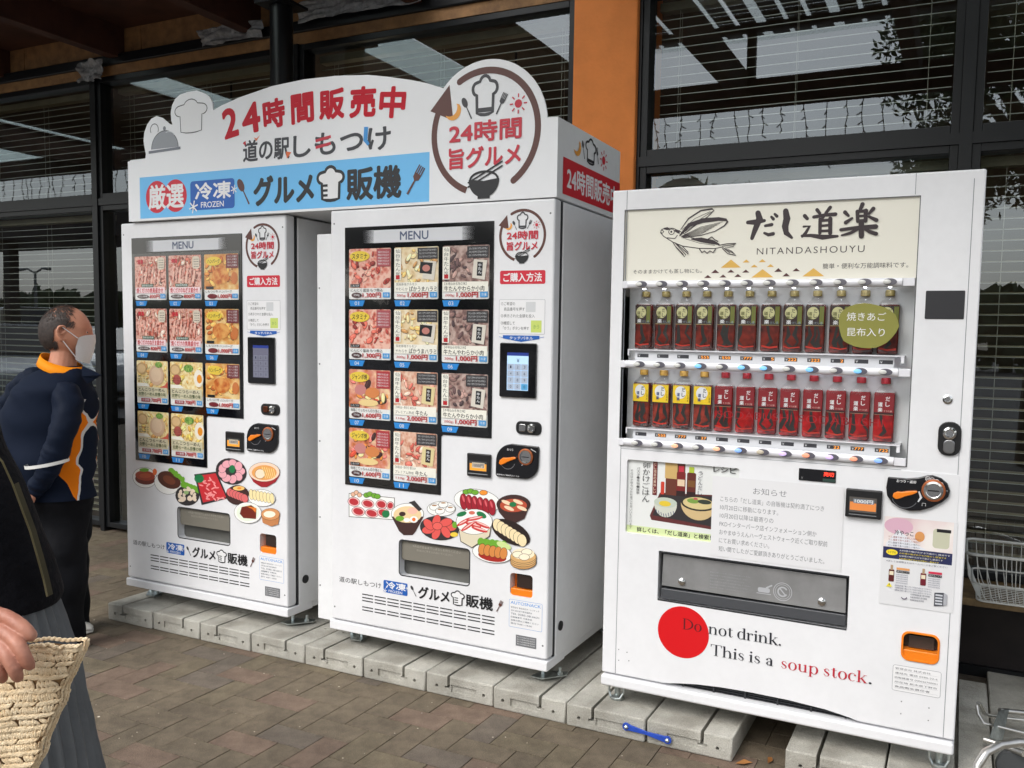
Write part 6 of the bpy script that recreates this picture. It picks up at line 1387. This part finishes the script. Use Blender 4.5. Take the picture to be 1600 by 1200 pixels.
def fuse(objs, name, parent, m, voxel=.005, smooth=3):
    bm = bmesh.new()
    for o in objs: bm.from_mesh(o.data)
    me = bpy.data.meshes.new(name); bm.to_mesh(me); bm.free()
    for o in objs: bpy.data.objects.remove(o)
    o = link(name, me, parent); r = o.modifiers.new('r', 'REMESH'); r.mode = 'VOXEL'; r.voxel_size = voxel; r.use_smooth_shade = True
    sm = o.modifiers.new('s', 'SMOOTH'); sm.iterations = smooth; sm.factor = .5
    bake(o); o.data.materials.clear(); o.data.materials.append(m)
    for p in o.data.polygons: p.use_smooth = True
    return o
def head(c, fwd, parent, k=1.0, pitch=0.0):
    """head mesh with brow, nose, mouth, chin and ears; fwd unit vector, c centre of the skull"""
    left = Vector((0, 0, 1)).cross(fwd).normalized(); up = fwd.cross(left); up = (up*math.cos(pitch)+fwd*math.sin(pitch)*-1).normalized(); fw2 = left.cross(up)
    def g_(x, s_, w_): return math.exp(-((x-s_)/w_)**2)
    def f(u):
        x, y, z = u; s_ = 1.0
        if x > 0:
            s_ += .13*g_(y, 0, .13)*g_(z, -.18, .14)*x+.06*g_(y, 0, .10)*g_(z, -.02, .16)*x     # nose
            s_ -= .07*(g_(y, .36, .16)+g_(y, -.36, .16))*g_(z, .06, .12)                         # eye hollows
            s_ += .03*g_(z, .22, .10)*x                                                          # brow
            s_ += .035*g_(y, 0, .26)*g_(z, -.47, .05)*x+.035*g_(y, 0, .24)*g_(z, -.57, .05)*x    # lips
            s_ += .12*g_(y, 0, .3)*g_(z, -.86, .18)*max(0, x+.2)                                 # chin
        s_ -= .10*max(0, -z-.2)*abs(y)
        if x < -.2: s_ -= .16*max(0, -z-.35)
        return s_
    vs_, fs = blob(None, .102*k, .080*k, .118*k, parent, f)
    org = parent.location; T_ = lambda v: tuple(c+fw2*v.x+left*v.y+up*v.z-org)
    me = bpy.data.meshes.new('h'); me.from_pydata([T_(v) for v in vs_], [], fs); me.update(); out = [link('h', me, parent)]
    for s_ in (-1, 1):     # ears: a curled rim with a lobe
        b = MB(); pts = [c+fw2*(.002+x_*k)+left*s_*(.079*k+y_*k)+up*(z_*k) for x_, y_, z_ in ((.006, .0, -.034), (-.004, .006, -.036), (-.014, .010, -.018), (-.020, .014, .006), (-.014, .012, .024), (.002, .008, .028), (.012, .0, .018), (.008, .002, .002), (-.004, .006, -.008))]
        b.tube([p-org for p in pts], [.007, .008, .007, .0065, .0065, .006, .005, .005, .006], SKIN, 8)
        me = bpy.data.meshes.new('e'); me.from_pydata(b.v, [], b.f); me.update(); out.append(link('e', me, parent))
    return out, (fw2, left, up)

# ---------------------------------------------- man in the navy jacket
MD = 3.80
base = D(100, 1035, MD); root = empty('person', (base.x, base.y, 0), label='man in navy jacket with orange collar and white face mask looking at the machines', cat='person')
org = root.location
FW = (RD*.93+ND*.36).normalized()
hc = D(103, 519, MD)
parts, (hf, hl, hu) = head(hc, FW, root, 1.0, -.06)
nk = D(100, 556, MD)
body = skin([[(D(92, 640, MD), .10), (D(94, 590, MD), .07), (nk, .052), (hc-hu*.03, .06)],
             [(D(92, 640, MD), .10), (D(88, 760, MD), .11), (D(92, 870, MD-.03), .06), (D(100, 1000, MD-.05), .04), (D(108, 1035, MD-.05), .035)],
             [(D(88, 760, MD), .11), (D(96, 870, MD+.1), .06), (D(104, 985, MD+.12), .04), (D(116, 1005, MD+.12), .035)]], SKIN, 'torso', root)
hands = []
for (wx, wy, wd), fs_ in (((50, 770, MD-.16), [((40, 778), (32, 784), (26, 783)), ((42, 784), (36, 791), (30, 792)), ((45, 789), (42, 797), (37, 799)), ((48, 790), (49, 799), (46, 803))]), ((30, 768, MD-.1), [((38, 776), (46, 779), (52, 777)), ((37, 780), (45, 784), (52, 784)), ((36, 785), (43, 790), (50, 790)), ((34, 788), (40, 794), (46, 795))])):
    w_ = D(wx, wy, wd); pm = D(wx+(-6 if wx > 40 else 5), wy+10, wd-.01)
    chs = [[(w_, .024), (pm, (.030, .020))]]
    for q in fs_: chs.append([(pm, (.030, .020))]+[(D(x, y, wd-.015), r_) for (x, y), r_ in zip(q, (.0095, .0085, .007))])
    chs.append([(pm, (.030, .020)), (D(wx-2, wy+14, wd-.03), .010), (D(wx-8 if wx > 40 else wx+8, wy+16, wd-.035), .0085)])
    hands.append(skin(chs, SKIN, 'hd', root))
fuse(parts+[body]+hands, 'body', root, SKIN, .0045, 2)
NAVY_J = cloth('navy_jersey', (16, 25, 42), rough=.7)
# jacket torso: orange side panel, white piping
JM = bpy.data.materials.new('navy_jacket_with_orange_panel'); JM.use_nodes = True; n_ = JM.node_tree; bs = n_.nodes['Principled BSDF']; bs.inputs['Roughness'].default_value = .8; bs.inputs['Specular IOR Level'].default_value = .12
tc = n_.nodes.new('ShaderNodeTexCoord'); dt = n_.nodes.new('ShaderNodeVectorMath'); dt.operation = 'DOT_PRODUCT'; dt.inputs[1].default_value = RD
n_.links.new(tc.outputs['Object'], dt.inputs[0]); sx_ = n_.nodes.new('ShaderNodeSeparateXYZ'); n_.links.new(tc.outputs['Object'], sx_.inputs[0])
def mth(op, a, b=None, c=None):
    m_ = n_.nodes.new('ShaderNodeMath'); m_.operation = op
    for i_, v in enumerate((a, b, c)):
        if v is None: continue
        if isinstance(v, (int, float)): m_.inputs[i_].default_value = v
        else: n_.links.new(v, m_.inputs[i_])
    return m_.outputs[0]
def loc_u(px, py): return (D(px, py, MD)-org).dot(RD), D(px, py, MD).z
u_, z_ = dt.outputs['Value'], sx_.outputs['Z']
u0, z0_ = loc_u(106, 705); u1, _ = loc_u(137, 765); u2, zt_ = loc_u(130, 640)
edge = mth('MULTIPLY_ADD', mth('ABSOLUTE', mth('SUBTRACT', z_, z0_)), .48, u0)
inx = mth('GREATER_THAN', u_, edge); inz = mth('LESS_THAN', z_, zt_+.04); orange = mth('MULTIPLY', inx, inz)
wig = mth('MULTIPLY_ADD', mth('SINE', mth('MULTIPLY', z_, 58.0)), .002, loc_u(139.5, 705)[0])
pipe = mth('MULTIPLY', mth('GREATER_THAN', u_, wig), mth('LESS_THAN', z_, zt_+.05)); blk = mth('GREATER_THAN', u_, mth('ADD', wig, .005))
def mixc(fac, a, b):
    m_ = n_.nodes.new('ShaderNodeMix'); m_.data_type = 'RGBA'; n_.links.new(fac, m_.inputs[0])
    for i_, v in ((6, a), (7, b)):
        if isinstance(v, tuple): m_.inputs[i_].default_value = v
        else: n_.links.new(v, m_.inputs[i_])
    return m_.outputs[2]
NC = rgb(16, 25, 42)
n_.links.new(mixc(mth('MULTIPLY', pipe, blk), mixc(pipe, mixc(orange, NC, rgb(226, 122, 20)), rgb(205, 205, 205)), NC), bs.inputs['Base Color'])
loft([(572, 74, 124, .055), (579, 58, 132, .085), (588, 44, 138, .12), (602, 32, 140, .16), (620, 22, 141, .175), (660, 14, 142, .17), (700, 12, 143, .165), (740, 24, 143, .155), (776, 36, 141, .145)], MD, JM, 'jacket', root, n=56, wrinkle=.016, seed=2)
# open collar flap
OC = cloth('orange_collar', (236, 142, 24), .06, .6, .1)
def sleeve(pts, band, name):
    o = skin([[(D(x, y, MD+do), r_) for x, y, do, r_ in pts]], NAVY_J, name, root, 3)
    for v in o.data.vertices:
        q = v.co; w_ = mnoise.noise(Vector((q.x*12, q.y*12, q.z*22)))*.010+abs(mnoise.noise(Vector((q.x*22+q.z*26, q.y*9, q.z*16))))*.011; v.co += v.normal*w_
    return o
sleeve([(88, 596, -.02, .05), (103, 614, -.10, .060), (107, 640, -.15, .060), (100, 672, -.18, .054), (88, 705, -.185, .051), (74, 738, -.175, .045), (56, 764, -.15, .038), (47, 775, -.13, .034)], 0, 'sleeve')
sleeve([(62, 584, .03, .05), (36, 606, .12, .066), (18, 634, .16, .060), (8, 655, .17, .056), (-4, 690, .15, .052), (4, 725, .06, .045), (20, 755, -.04, .038), (28, 768, -.08, .032)], 0, 'sleeve')
STR = cloth('white_sleeve_band', (215, 215, 212), .04, .6, .1)
def band(p, q, do, r0, name='sleeve_band', w_=.014):
    a, c = D(*p, MD+do), D(*q, MD+do); ax = (c-a).normalized(); mid = (a+c)/2; hw = (c-a).length/2; up = Vector((0, 0, 1)); b = MB(org.x, org.y, 0); n = 28
    dn = ax.cross(up).normalized(); upn = dn.cross(ax).normalized(); vs_ = []
    for s_ in (-w_/2, w_/2):
        for k in range(n): t = 2*PI*k/n; vs_.append(tuple(mid+ax*math.cos(t)*hw+dn*math.sin(t)*r0+upn*(s_-.006*math.sin(t))))
    b.add(vs_, [(k, (k+1) % n, (k+1) % n+n, k+n) for k in range(n)], STR); b.build(name, root, smooth=True)
band((42, 728), (105, 719), -.185, .074); band((-14, 700), (18, 690), .13, .07)
# collar: standing band, orange
b = MB(org.x, org.y, 0); n = 30; vs_ = []
for (pl, pr, do, th) in (((62, 565), (136, 590), 0, .100), ((67, 551), (126, 573), 0, .078)):
    a, c = D(*pl, MD), D(*pr, MD); mid = (a+c)/2; ax = (c-a)/2
    for k in range(n+1): t = 2*PI*k/n; vs_.append(tuple(mid+ax*math.cos(t)+ND*math.sin(t)*th+Vector((0, 0, -.012*max(0, -math.sin(t))))))
b.add(vs_, [(k, k+1, k+1+n+1, k+n+1) for k in range(n)], OC); co_ = b.build('collar', root, smooth=True); so = co_.modifiers.new('s', 'SOLIDIFY'); so.thickness = .005
b = MB(org.x, org.y, 0); q = [D(128, 572, MD-.06), D(157, 586, MD-.05), D(148, 592, MD-.06), D(136, 600, MD-.1), D(128, 588, MD-.1)]
b.add([tuple(p) for p in q]+[tuple(p+ND*.012) for p in q], [(0, 1, 2, 3, 4), (9, 8, 7, 6, 5)]+[(i, (i+5), (i+1) % 5+5, (i+1) % 5) for i in range(5)], NAVY_J); b.build('collar_flap', root)
# trousers
BT = cloth('black_trousers', (14, 15, 19), .2, .75, .5, 14)
l1 = loft([(768, 42, 138, .14), (800, 44, 135, .13), (840, 62, 132, .105, -.04), (880, 70, 130, .09, -.06), (930, 76, 128, .08, -.07), (985, 82, 126, .072, -.06), (1040, 86, 126, .07, -.06), (1046, 88, 125, .068, -.06)], MD, BT, 'tr', root, wrinkle=.012, seed=5)
l2 = loft([(800, 60, 138, .11, .04), (840, 66, 136, .09, .1), (890, 74, 133, .085, .13), (940, 82, 132, .08, .15), (990, 88, 132, .075, .16), (1003, 90, 132, .07, .16)], MD, BT, 'tr', root, wrinkle=.012, seed=9)
fuse([l1, l2], 'trousers', root, BT, .008, 2)
SH = mat('white_black_shoe', (215, 214, 208), .5); SHB = mat('black_shoe_upper', (26, 26, 28), .6)
for px, py, dd in ((128, 1052, MD-.06), (146, 1006, MD+.16)):
    t_ = D(px, py, dd); t_.z = 0; fdir = FW; lf = Vector((0, 0, 1)).cross(fdir)
    b = MB(org.x, org.y, 0)
    for m_, prof, zz in ((SHB, [(-.255, .036, .095), (-.22, .040, .10), (-.15, .040, .095), (-.10, .042, .07), (-.06, .045, .055)], .012), (SH, [(-.08, .046, .062), (-.045, .047, .050), (-.018, .042, .040), (-.002, .026, .026)], .012), (SH, [(-.262, .034, .018), (-.20, .042, .018), (-.08, .048, .018), (-.02, .042, .018), (0, .022, .016)], 0)):
        vs_ = []; n = 14
        for x_, hw, h in prof:
            for k in range(n): t = 2*PI*k/n; zz_ = zz+max(0, (math.sin(t)*.5+.5))*(h-zz); vs_.append(tuple(t_+fdir*x_+lf*math.cos(t)*hw+Vector((0, 0, zz_))))
        b.add(vs_, [(i*n+k, i*n+(k+1) % n, (i+1)*n+(k+1) % n, (i+1)*n+k) for i in range(len(prof)-1) for k in range(n)]+[tuple(range(n))[::-1], tuple((len(prof)-1)*n+k for k in range(n))], m_)
    b.build('shoe', root, smooth=True)
# hair: fine strokes over the back and sides, thin on the crown
HR = mat('dark_hair', (58, 47, 42), .6, var=.45, scale=60); b = MB(org.x, org.y, 0); R = random.Random(8)
for k in range(19000):
    u = Vector((R.gauss(0, 1), R.gauss(0, 1), R.gauss(0, 1))).normalized()
    x_, y_, zz = u
    dens = 1.0
    if zz > .62: dens = .5 if x_ < .22 else .1
    elif zz > .45: dens = .7 if x_ < .2 else .3
    dens *= min(1, max(0, (.56-.25*max(0, zz)-x_)/.34))
    if zz < -.15 and x_ > -.18: continue
    if zz < -.62: continue
    if x_ > .16 and zz < .06: continue
    if abs(y_) > .8 and -.35 < zz < .22 and -.3 < x_: continue
    if R.random() > dens: continue
    rx, ry, rz = .1035, .0815, .1195; k_ = 1-(.16*max(0, -zz-.35) if x_ < -.2 else 0)-.10*max(0, -zz-.2)*abs(y_)
    p = hc+(hf*x_*rx+hl*y_*ry+hu*zz*rz)*k_*1.004; nrm = (hf*x_/rx+hl*y_/ry+hu*zz/rz).normalized()
    gd = (Vector((0, 0, -1))*.8-hf*.55*(1 if zz < .5 else -.6)+Vector((R.gauss(0, .2), R.gauss(0, .2), R.gauss(0, .2)))); gd = (gd-nrm*gd.dot(nrm)).normalized(); sd_ = gd.cross(nrm)
    L_ = R.uniform(.012, .026); w_ = R.uniform(.0008, .0015)
    e1 = p+gd*L_*.5+nrm*.003; e2 = p+gd*L_+nrm*.0025
    b.add([tuple(p-sd_*w_), tuple(p+sd_*w_), tuple(e1+sd_*w_), tuple(e1-sd_*w_), tuple(e2)], [(0, 1, 2, 3), (3, 2, 4)], HR)
b.build('hair', root, kind='stuff')
# mask with ear loop
MK = mat('white_mask', (222, 220, 220), .8, bump=.2, bscale=60); b = MB(org.x, org.y, 0); nn = 12; vs_ = []
for i in range(nn+1):
    v = i/nn; zz = -.012-.112*v
    for j in range(2*nn+1):
        t = (j/nn-1)*(1.02-.15*abs(v-.45)); prof_ = 1+.02*math.sin(v*PI)
        x_ = .104*math.cos(t)*prof_+(.018*math.exp(-(t/.35)**2)*(1-abs(v-.3))); y_ = .078*math.sin(t)*(1-.18*v)
        vs_.append(tuple(hc+hf*(x_-.012*v)+hl*y_+hu*((-.068+(zz+.068)*(1-.22*abs(t/1.02)**5))+.010*math.cos(t*1.5)*(1 if v < .5 else -1))))
b.add(vs_, [(i*(2*nn+1)+j, i*(2*nn+1)+j+1, (i+1)*(2*nn+1)+j+1, (i+1)*(2*nn+1)+j) for i in range(nn) for j in range(2*nn)], MK)
for s_ in (-1, 1):
    for za, zb in ((-.022, .022), (-.115, -.032)): b.tube([tuple(hc+hf*.058+hl*s_*.068*(1 if za > -.1 else .84)+hu*za), tuple(hc+hf*.03+hl*s_*.080+hu*(za+zb)/2), tuple(hc+hf*.0+hl*s_*.086+hu*zb)], .0022, MK, 6)
b.build('face_mask', root, smooth=True)
b = MB(org.x, org.y, 0)
for s_ in (-1, 1):
    for m_, r_, o_ in ((mat('eye_white', (220, 216, 210), .2), .0115, 0), (mat('eye_dark', (30, 22, 20), .1), .006, .0068)):
        n = 12; c_ = hc+hf*(.078+o_)+hl*s_*.030+hu*.006
        vs_ = [tuple(c_+(hf*math.sin(PI*i/6-PI/2)+(hl*math.cos(2*PI*k/n)+hu*math.sin(2*PI*k/n))*math.cos(PI*i/6-PI/2))*r_) for i in range(7) for k in range(n)]
        b.add(vs_, [(i*n+k, i*n+(k+1) % n, (i+1)*n+(k+1) % n, (i+1)*n+k) for i in range(6) for k in range(n)], m_)
b.build('eyes', root, smooth=True)

# ---------------------------------------------- woman at the left edge with the straw bag
WD = 1.72
wb = D(-80, 1000, WD); root = empty('person', (wb.x, wb.y, 0), label='woman in black sweater and grey pleated skirt, mostly cut off by the left edge', cat='person'); org = root.location
SKW = mat('skin_warm', (166, 108, 88), .5, col2=(190, 134, 112), scale=22, bump=.08, bscale=120)
FWW = (RD*.95+ND*.3).normalized(); hc = D(-150, 440, WD)
parts, (hf, hl, hu) = head(hc, FWW, root, .95, .15)
body = skin([[(D(-110, 700, WD), .10), (D(-130, 560, WD), .065), (D(-145, 510, WD), .046), (hc-hu*.03, .055)], [(D(-110, 700, WD), .10), (D(-90, 900, WD), .12), (D(-70, 1250, WD-.05), .05), (D(-60, 1600, WD-.05), .035), (D(-20, 1640, WD-.05), .035)], [(D(-90, 900, WD), .12), (D(-100, 1250, WD+.12), .05), (D(-95, 1560, WD+.12), .035), (D(-60, 1590, WD+.12), .035)]], SKW, 't', root)
fuse(parts+[body], 'body', root, SKW, .006, 2)
# hand over the rim of the bag
HD = 1.14
def h(px, py, do=0.0): return D(px, py, HD+do)
wr = h(-58, 948, -.01); pm = h(-6, 985, 0)
pj = (.034, .017)
fing = [
 [(h(-40, 962, .006), .016), (h(-12, 958, .010), .0125), (h(12, 965, .006), .0105), (h(24, 972, .002), .0112), (h(38, 983, -.002), .0098), (h(47, 992, -.002), .0094), (h(55, 1001, .002), .0066)],
 [(pm, .015), (h(10, 990, -.004), .0122), (h(20, 998, -.010), .0100), (h(29, 1008, -.016), .0106), (h(36, 1020, -.018), .0088), (h(41, 1030, -.017), .0093), (h(46, 1039, -.013), .0082), (h(49, 1046, -.009), .0055)],
 [(h(-14, 990), .015), (h(-4, 1000, -.005), .0124), (h(5, 1012, -.013), .0102), (h(12, 1024, -.020), .0108), (h(18, 1038, -.022), .0090), (h(23, 1048, -.021), .0094), (h(28, 1058, -.016), .0080), (h(31, 1065, -.012), .0054)],
 [(h(-26, 992), .014), (h(-20, 1004, -.005), .0118), (h(-13, 1018, -.014), .0098), (h(-8, 1030, -.020), .0102), (h(-3, 1042, -.021), .0086), (h(0, 1052, -.020), .0088), (h(4, 1061, -.015), .0074), (h(6, 1066, -.012), .0050)],
 [(h(-42, 990), .013), (h(-36, 1004, -.004), .0104), (h(-31, 1018, -.012), .0088), (h(-26, 1030, -.017), .0090), (h(-22, 1040, -.018), .0076), (h(-18, 1050, -.014), .0050)]]
pcs = [skin([[(h(-120, 912, -.02), .027), (wr, .025), (h(-36, 966), (.034, .019)), (h(-16, 978), (.038, .018)), (h(-4, 990, -.002), (.030, .014))]], SKW, 'p', root, 2)]
for f_ in fing: pcs.append(skin([f_], SKW, 'f', root, 2))
hand = fuse(pcs, 'hand', root, SKW, .0014, 2)
for v in hand.data.vertices: v.co += v.normal*(mnoise.noise(v.co*55)*.0006+mnoise.noise(v.co*160)*.00035)
NL = mat('finger_nail', (214, 160, 146), .2, coat=.5)
SW = cloth('black_knit', (20, 20, 24), .25, .95, .8, 60)
loft([(524, -168, -122, .05), (535, -182, -108, .058), (556, -215, -85, .08), (590, -252, -55, .10), (660, -250, -18, .13), (720, -235, 0, .14), (780, -232, 30, .145), (850, -236, 55, .15), (900, -236, 68, .155), (935, -230, 77, .16), (948, -228, 74, .158)], WD, SW, 'sweater', root, wrinkle=.008, seed=3)
GS = cloth('grey_pleated_skirt', (100, 102, 104), .12, .8, .35, 40)
loft([(925, -214, 64, .14), (1000, -235, 92, .17), (1100, -250, 112, .19), (1200, -262, 131, .21), (1350, -285, 160, .23), (1480, -300, 185, .25)], WD, GS, 'skirt', root, n=240, pleat=.022, npl=44, wrinkle=.004)
OLC = cloth('olive_coat', (74, 70, 54), .15, .9, .5, 40)
skin([[(D(-170, 600, 1.55), .06), (D(-200, 760, 1.4), .058), (D(-170, 860, 1.28), .050), (D(-110, 918, 1.18), .042), (D(-46, 947, 1.13), .034)]], OLC, 'coat_sleeve', root, 2)
skin([[(D(-235, 590, 1.85), .055), (D(-285, 690, 1.93), .060), (D(-300, 830, 1.93), .050), (D(-270, 960, 1.88), .042), (D(-250, 1020, 1.84), .036)]], OLC, 'coat_sleeve', root, 2)
b = MB(org.x, org.y, 0); e_ = [(-14, 700, -.155), (4, 722, -.15), (20, 757, -.14), (34, 795, -.13), (47, 830, -.12), (58, 868, -.115), (68, 905, -.10), (74, 932, -.10)]
b.tube([tuple(D(x, y, WD+d_+.03)) for x, y, d_ in e_], .0019, mat('brass_piping', (92, 84, 54), .6), 6)
q = []
for x, y, d_ in e_[2:]: q += [tuple(D(x+1, y, WD+d_+.032)), tuple(D(x+9, y-4, WD+d_+.05))]
b.add(q, [(2*i, 2*i+1, 2*i+3, 2*i+2) for i in range(len(q)//2-1)], OLC); b.build('coat_edge', root)
HRB = mat('woman_hair', (30, 24, 22), .45, var=.3, scale=50, bump=.5, bscale=90)
def hf_(u): return 1.0 if (u.x < .35 or u.z > .35) else .86
vs_, fs = blob(None, .107, .088, .122, root, hf_); me = bpy.data.meshes.new('hair'); me.from_pydata([tuple(hc-hf*.012+hf*v.x+hl*v.y+hu*(v.z+.012)-org) for v in vs_], [], fs); me.materials.append(HRB)
for p in me.polygons: p.use_smooth = True
link('hair', me, root)
SHW = mat('brown_shoe', (60, 44, 36), .4)
for px, py in ((-20, 1645), (-60, 1600)):
    c_ = D(px, py, WD); b = MB(org.x, org.y, 0); vs_ = []
    for x_, hw, hh in ((-.16, .03, .07), (-.1, .036, .075), (0, .042, .05), (.05, .036, .035), (.075, .018, .02)):
        for k in range(12): t = 2*PI*k/12; vs_.append(tuple(Vector((c_.x, c_.y, 0))+FWW*x_+Vector((0, 0, 1)).cross(FWW)*math.cos(t)*hw+Vector((0, 0, max(0, .5+.5*math.sin(t))*hh))))
    b.add(vs_, [(i*12+k, i*12+(k+1) % 12, (i+1)*12+(k+1) % 12, (i+1)*12+k) for i in range(4) for k in range(12)]+[tuple(range(12))[::-1], tuple(48+k for k in range(12))], SHW); b.build('shoe', root, smooth=True)

# ---------------------------------------------- crocheted straw bag
ST = mat('straw_yarn', (240, 212, 170), .7, col2=(250, 230, 196), scale=40, bump=.5, bscale=500)
STD = mat('straw_lining', (150, 116, 76), .8)
BD = 1.185
TL, TR, BR_, BL = D(-90, 992, BD+.01), D(124, 1010, BD), D(44, 1215, BD+.02), D(-150, 1235, BD+.03)
root = empty('straw_bag', ((BL+BR_)/2)[:], label='crocheted straw bag held by its rim in the woman\'s hand', cat='bag'); org = root.location
nv = ((TR-TL).cross(BL-TL)).normalized()
if nv.dot(CAM-TL) < 0: nv = -nv
def bp_(u, v, o=0.0):
    bul = .010*math.sin(PI*min(1, max(0, u)))*math.sin(PI*min(1, max(0, v))); wv = .004*mnoise.noise(Vector((u*4, v*4, 1)))
    u = u+(.022*math.sin(v*17)+.012*math.sin(v*31+1))*max(0, u-.55)*(1 if v > .02 else 0); v = v+.035*math.sin(PI*min(1, max(0, u*1.1)))*(1-v)+.008*math.sin(u*23)*(1-v)
    return TL*(1-u)*(1-v)+TR*u*(1-v)+BR_*u*v+BL*(1-u)*v+nv*(o+bul+wv)
b = MB(*org); G = 16
for side_ in (0, 1):
    vs_ = [tuple(bp_(i/G, j/G, 0) if side_ == 0 else bp_(i/G, j/G, 0)-nv*(.007+.004*math.sin(PI*i/G))) for i in range(G+1) for j in range(G+1)]
    b.add(vs_, [(i*(G+1)+j, i*(G+1)+j+1, (i+1)*(G+1)+j+1, (i+1)*(G+1)+j) for i in range(G) for j in range(G)], STD)
b.build('lining', root, smooth=True)
R = random.Random(12); b = MB(*org); rows_ = 21; cols = 32
def puff(p, ax, s1, s2, nrm):
    ax = ax.normalized(); t = nrm.cross(ax).normalized(); n1, n2 = 5, 6; vs_ = []
    for i in range(n1):
        a = PI*(i+.5)/n1; 
        for k in range(n2): f_ = 2*PI*k/n2; vs_.append(tuple(p+ax*math.cos(a)*s1+(t*math.cos(f_)+nrm*math.sin(f_))*math.sin(a)*s2))
    b.add(vs_, [(i*n2+k, i*n2+(k+1) % n2, (i+1)*n2+(k+1) % n2, (i+1)*n2+k) for i in range(n1-1) for k in range(n2)]+[tuple(range(n2))[::-1], tuple((n1-1)*n2+k for k in range(n2))], ST)
for j in range(rows_):
    kind = j % 6
    for i in range(cols):
        u, v = (i+.5+.5*(j % 2))/cols, (j+.6)/rows_
        if u > 1: continue
        if kind in (2, 5) and (i+j) % 5 == 0: continue
        p = bp_(u, v, .003+R.uniform(0, .0012)); du = bp_(min(1, u+.01), v)-bp_(u, v); dv = bp_(u, min(1, v+.01))-bp_(u, v)
        sg_ = (1 if j % 2 else -1)*(.55 if kind in (0, 1, 3) else 1.1)
        for q in (0, 1):
            ax = dv.normalized()+du.normalized()*sg_*(1 if q else .7)+du.normalized()*R.uniform(-.45, .45)
            puff(p+du.normalized()*(q-.5)*.0032, ax, .0064, .0025, nv)
b.build('crochet_stitches', root, smooth=True, kind='stuff')
b = MB(*org)
for i in range(54):
    u = i/53; p = bp_(u, -.005+.012*mnoise.noise(Vector((u*6, 0, 0))), .004+.002*math.sin(i)); du = bp_(min(1, u+.01), 0)-bp_(max(0, u-.01), 0)
    ax = du.normalized()*.9+nv*.3+Vector((0, 0, .5 if i % 2 else -.2))
    puff(p, ax, .0062, .003, nv)
    p2 = bp_(u, -.03, -.009); puff(p2, ax, .0062, .0028, nv)
for j in range(40):
    v = j/39
    for o_ in (0, .008, .015): puff(bp_(1.0, v)-nv*o_+(TR-TL).normalized()*.002, (BR_-TR).normalized()+nv*R.uniform(-.6, .6), .0052, .0022, nv)
b.build('rim_braid', root, smooth=True, kind='stuff')
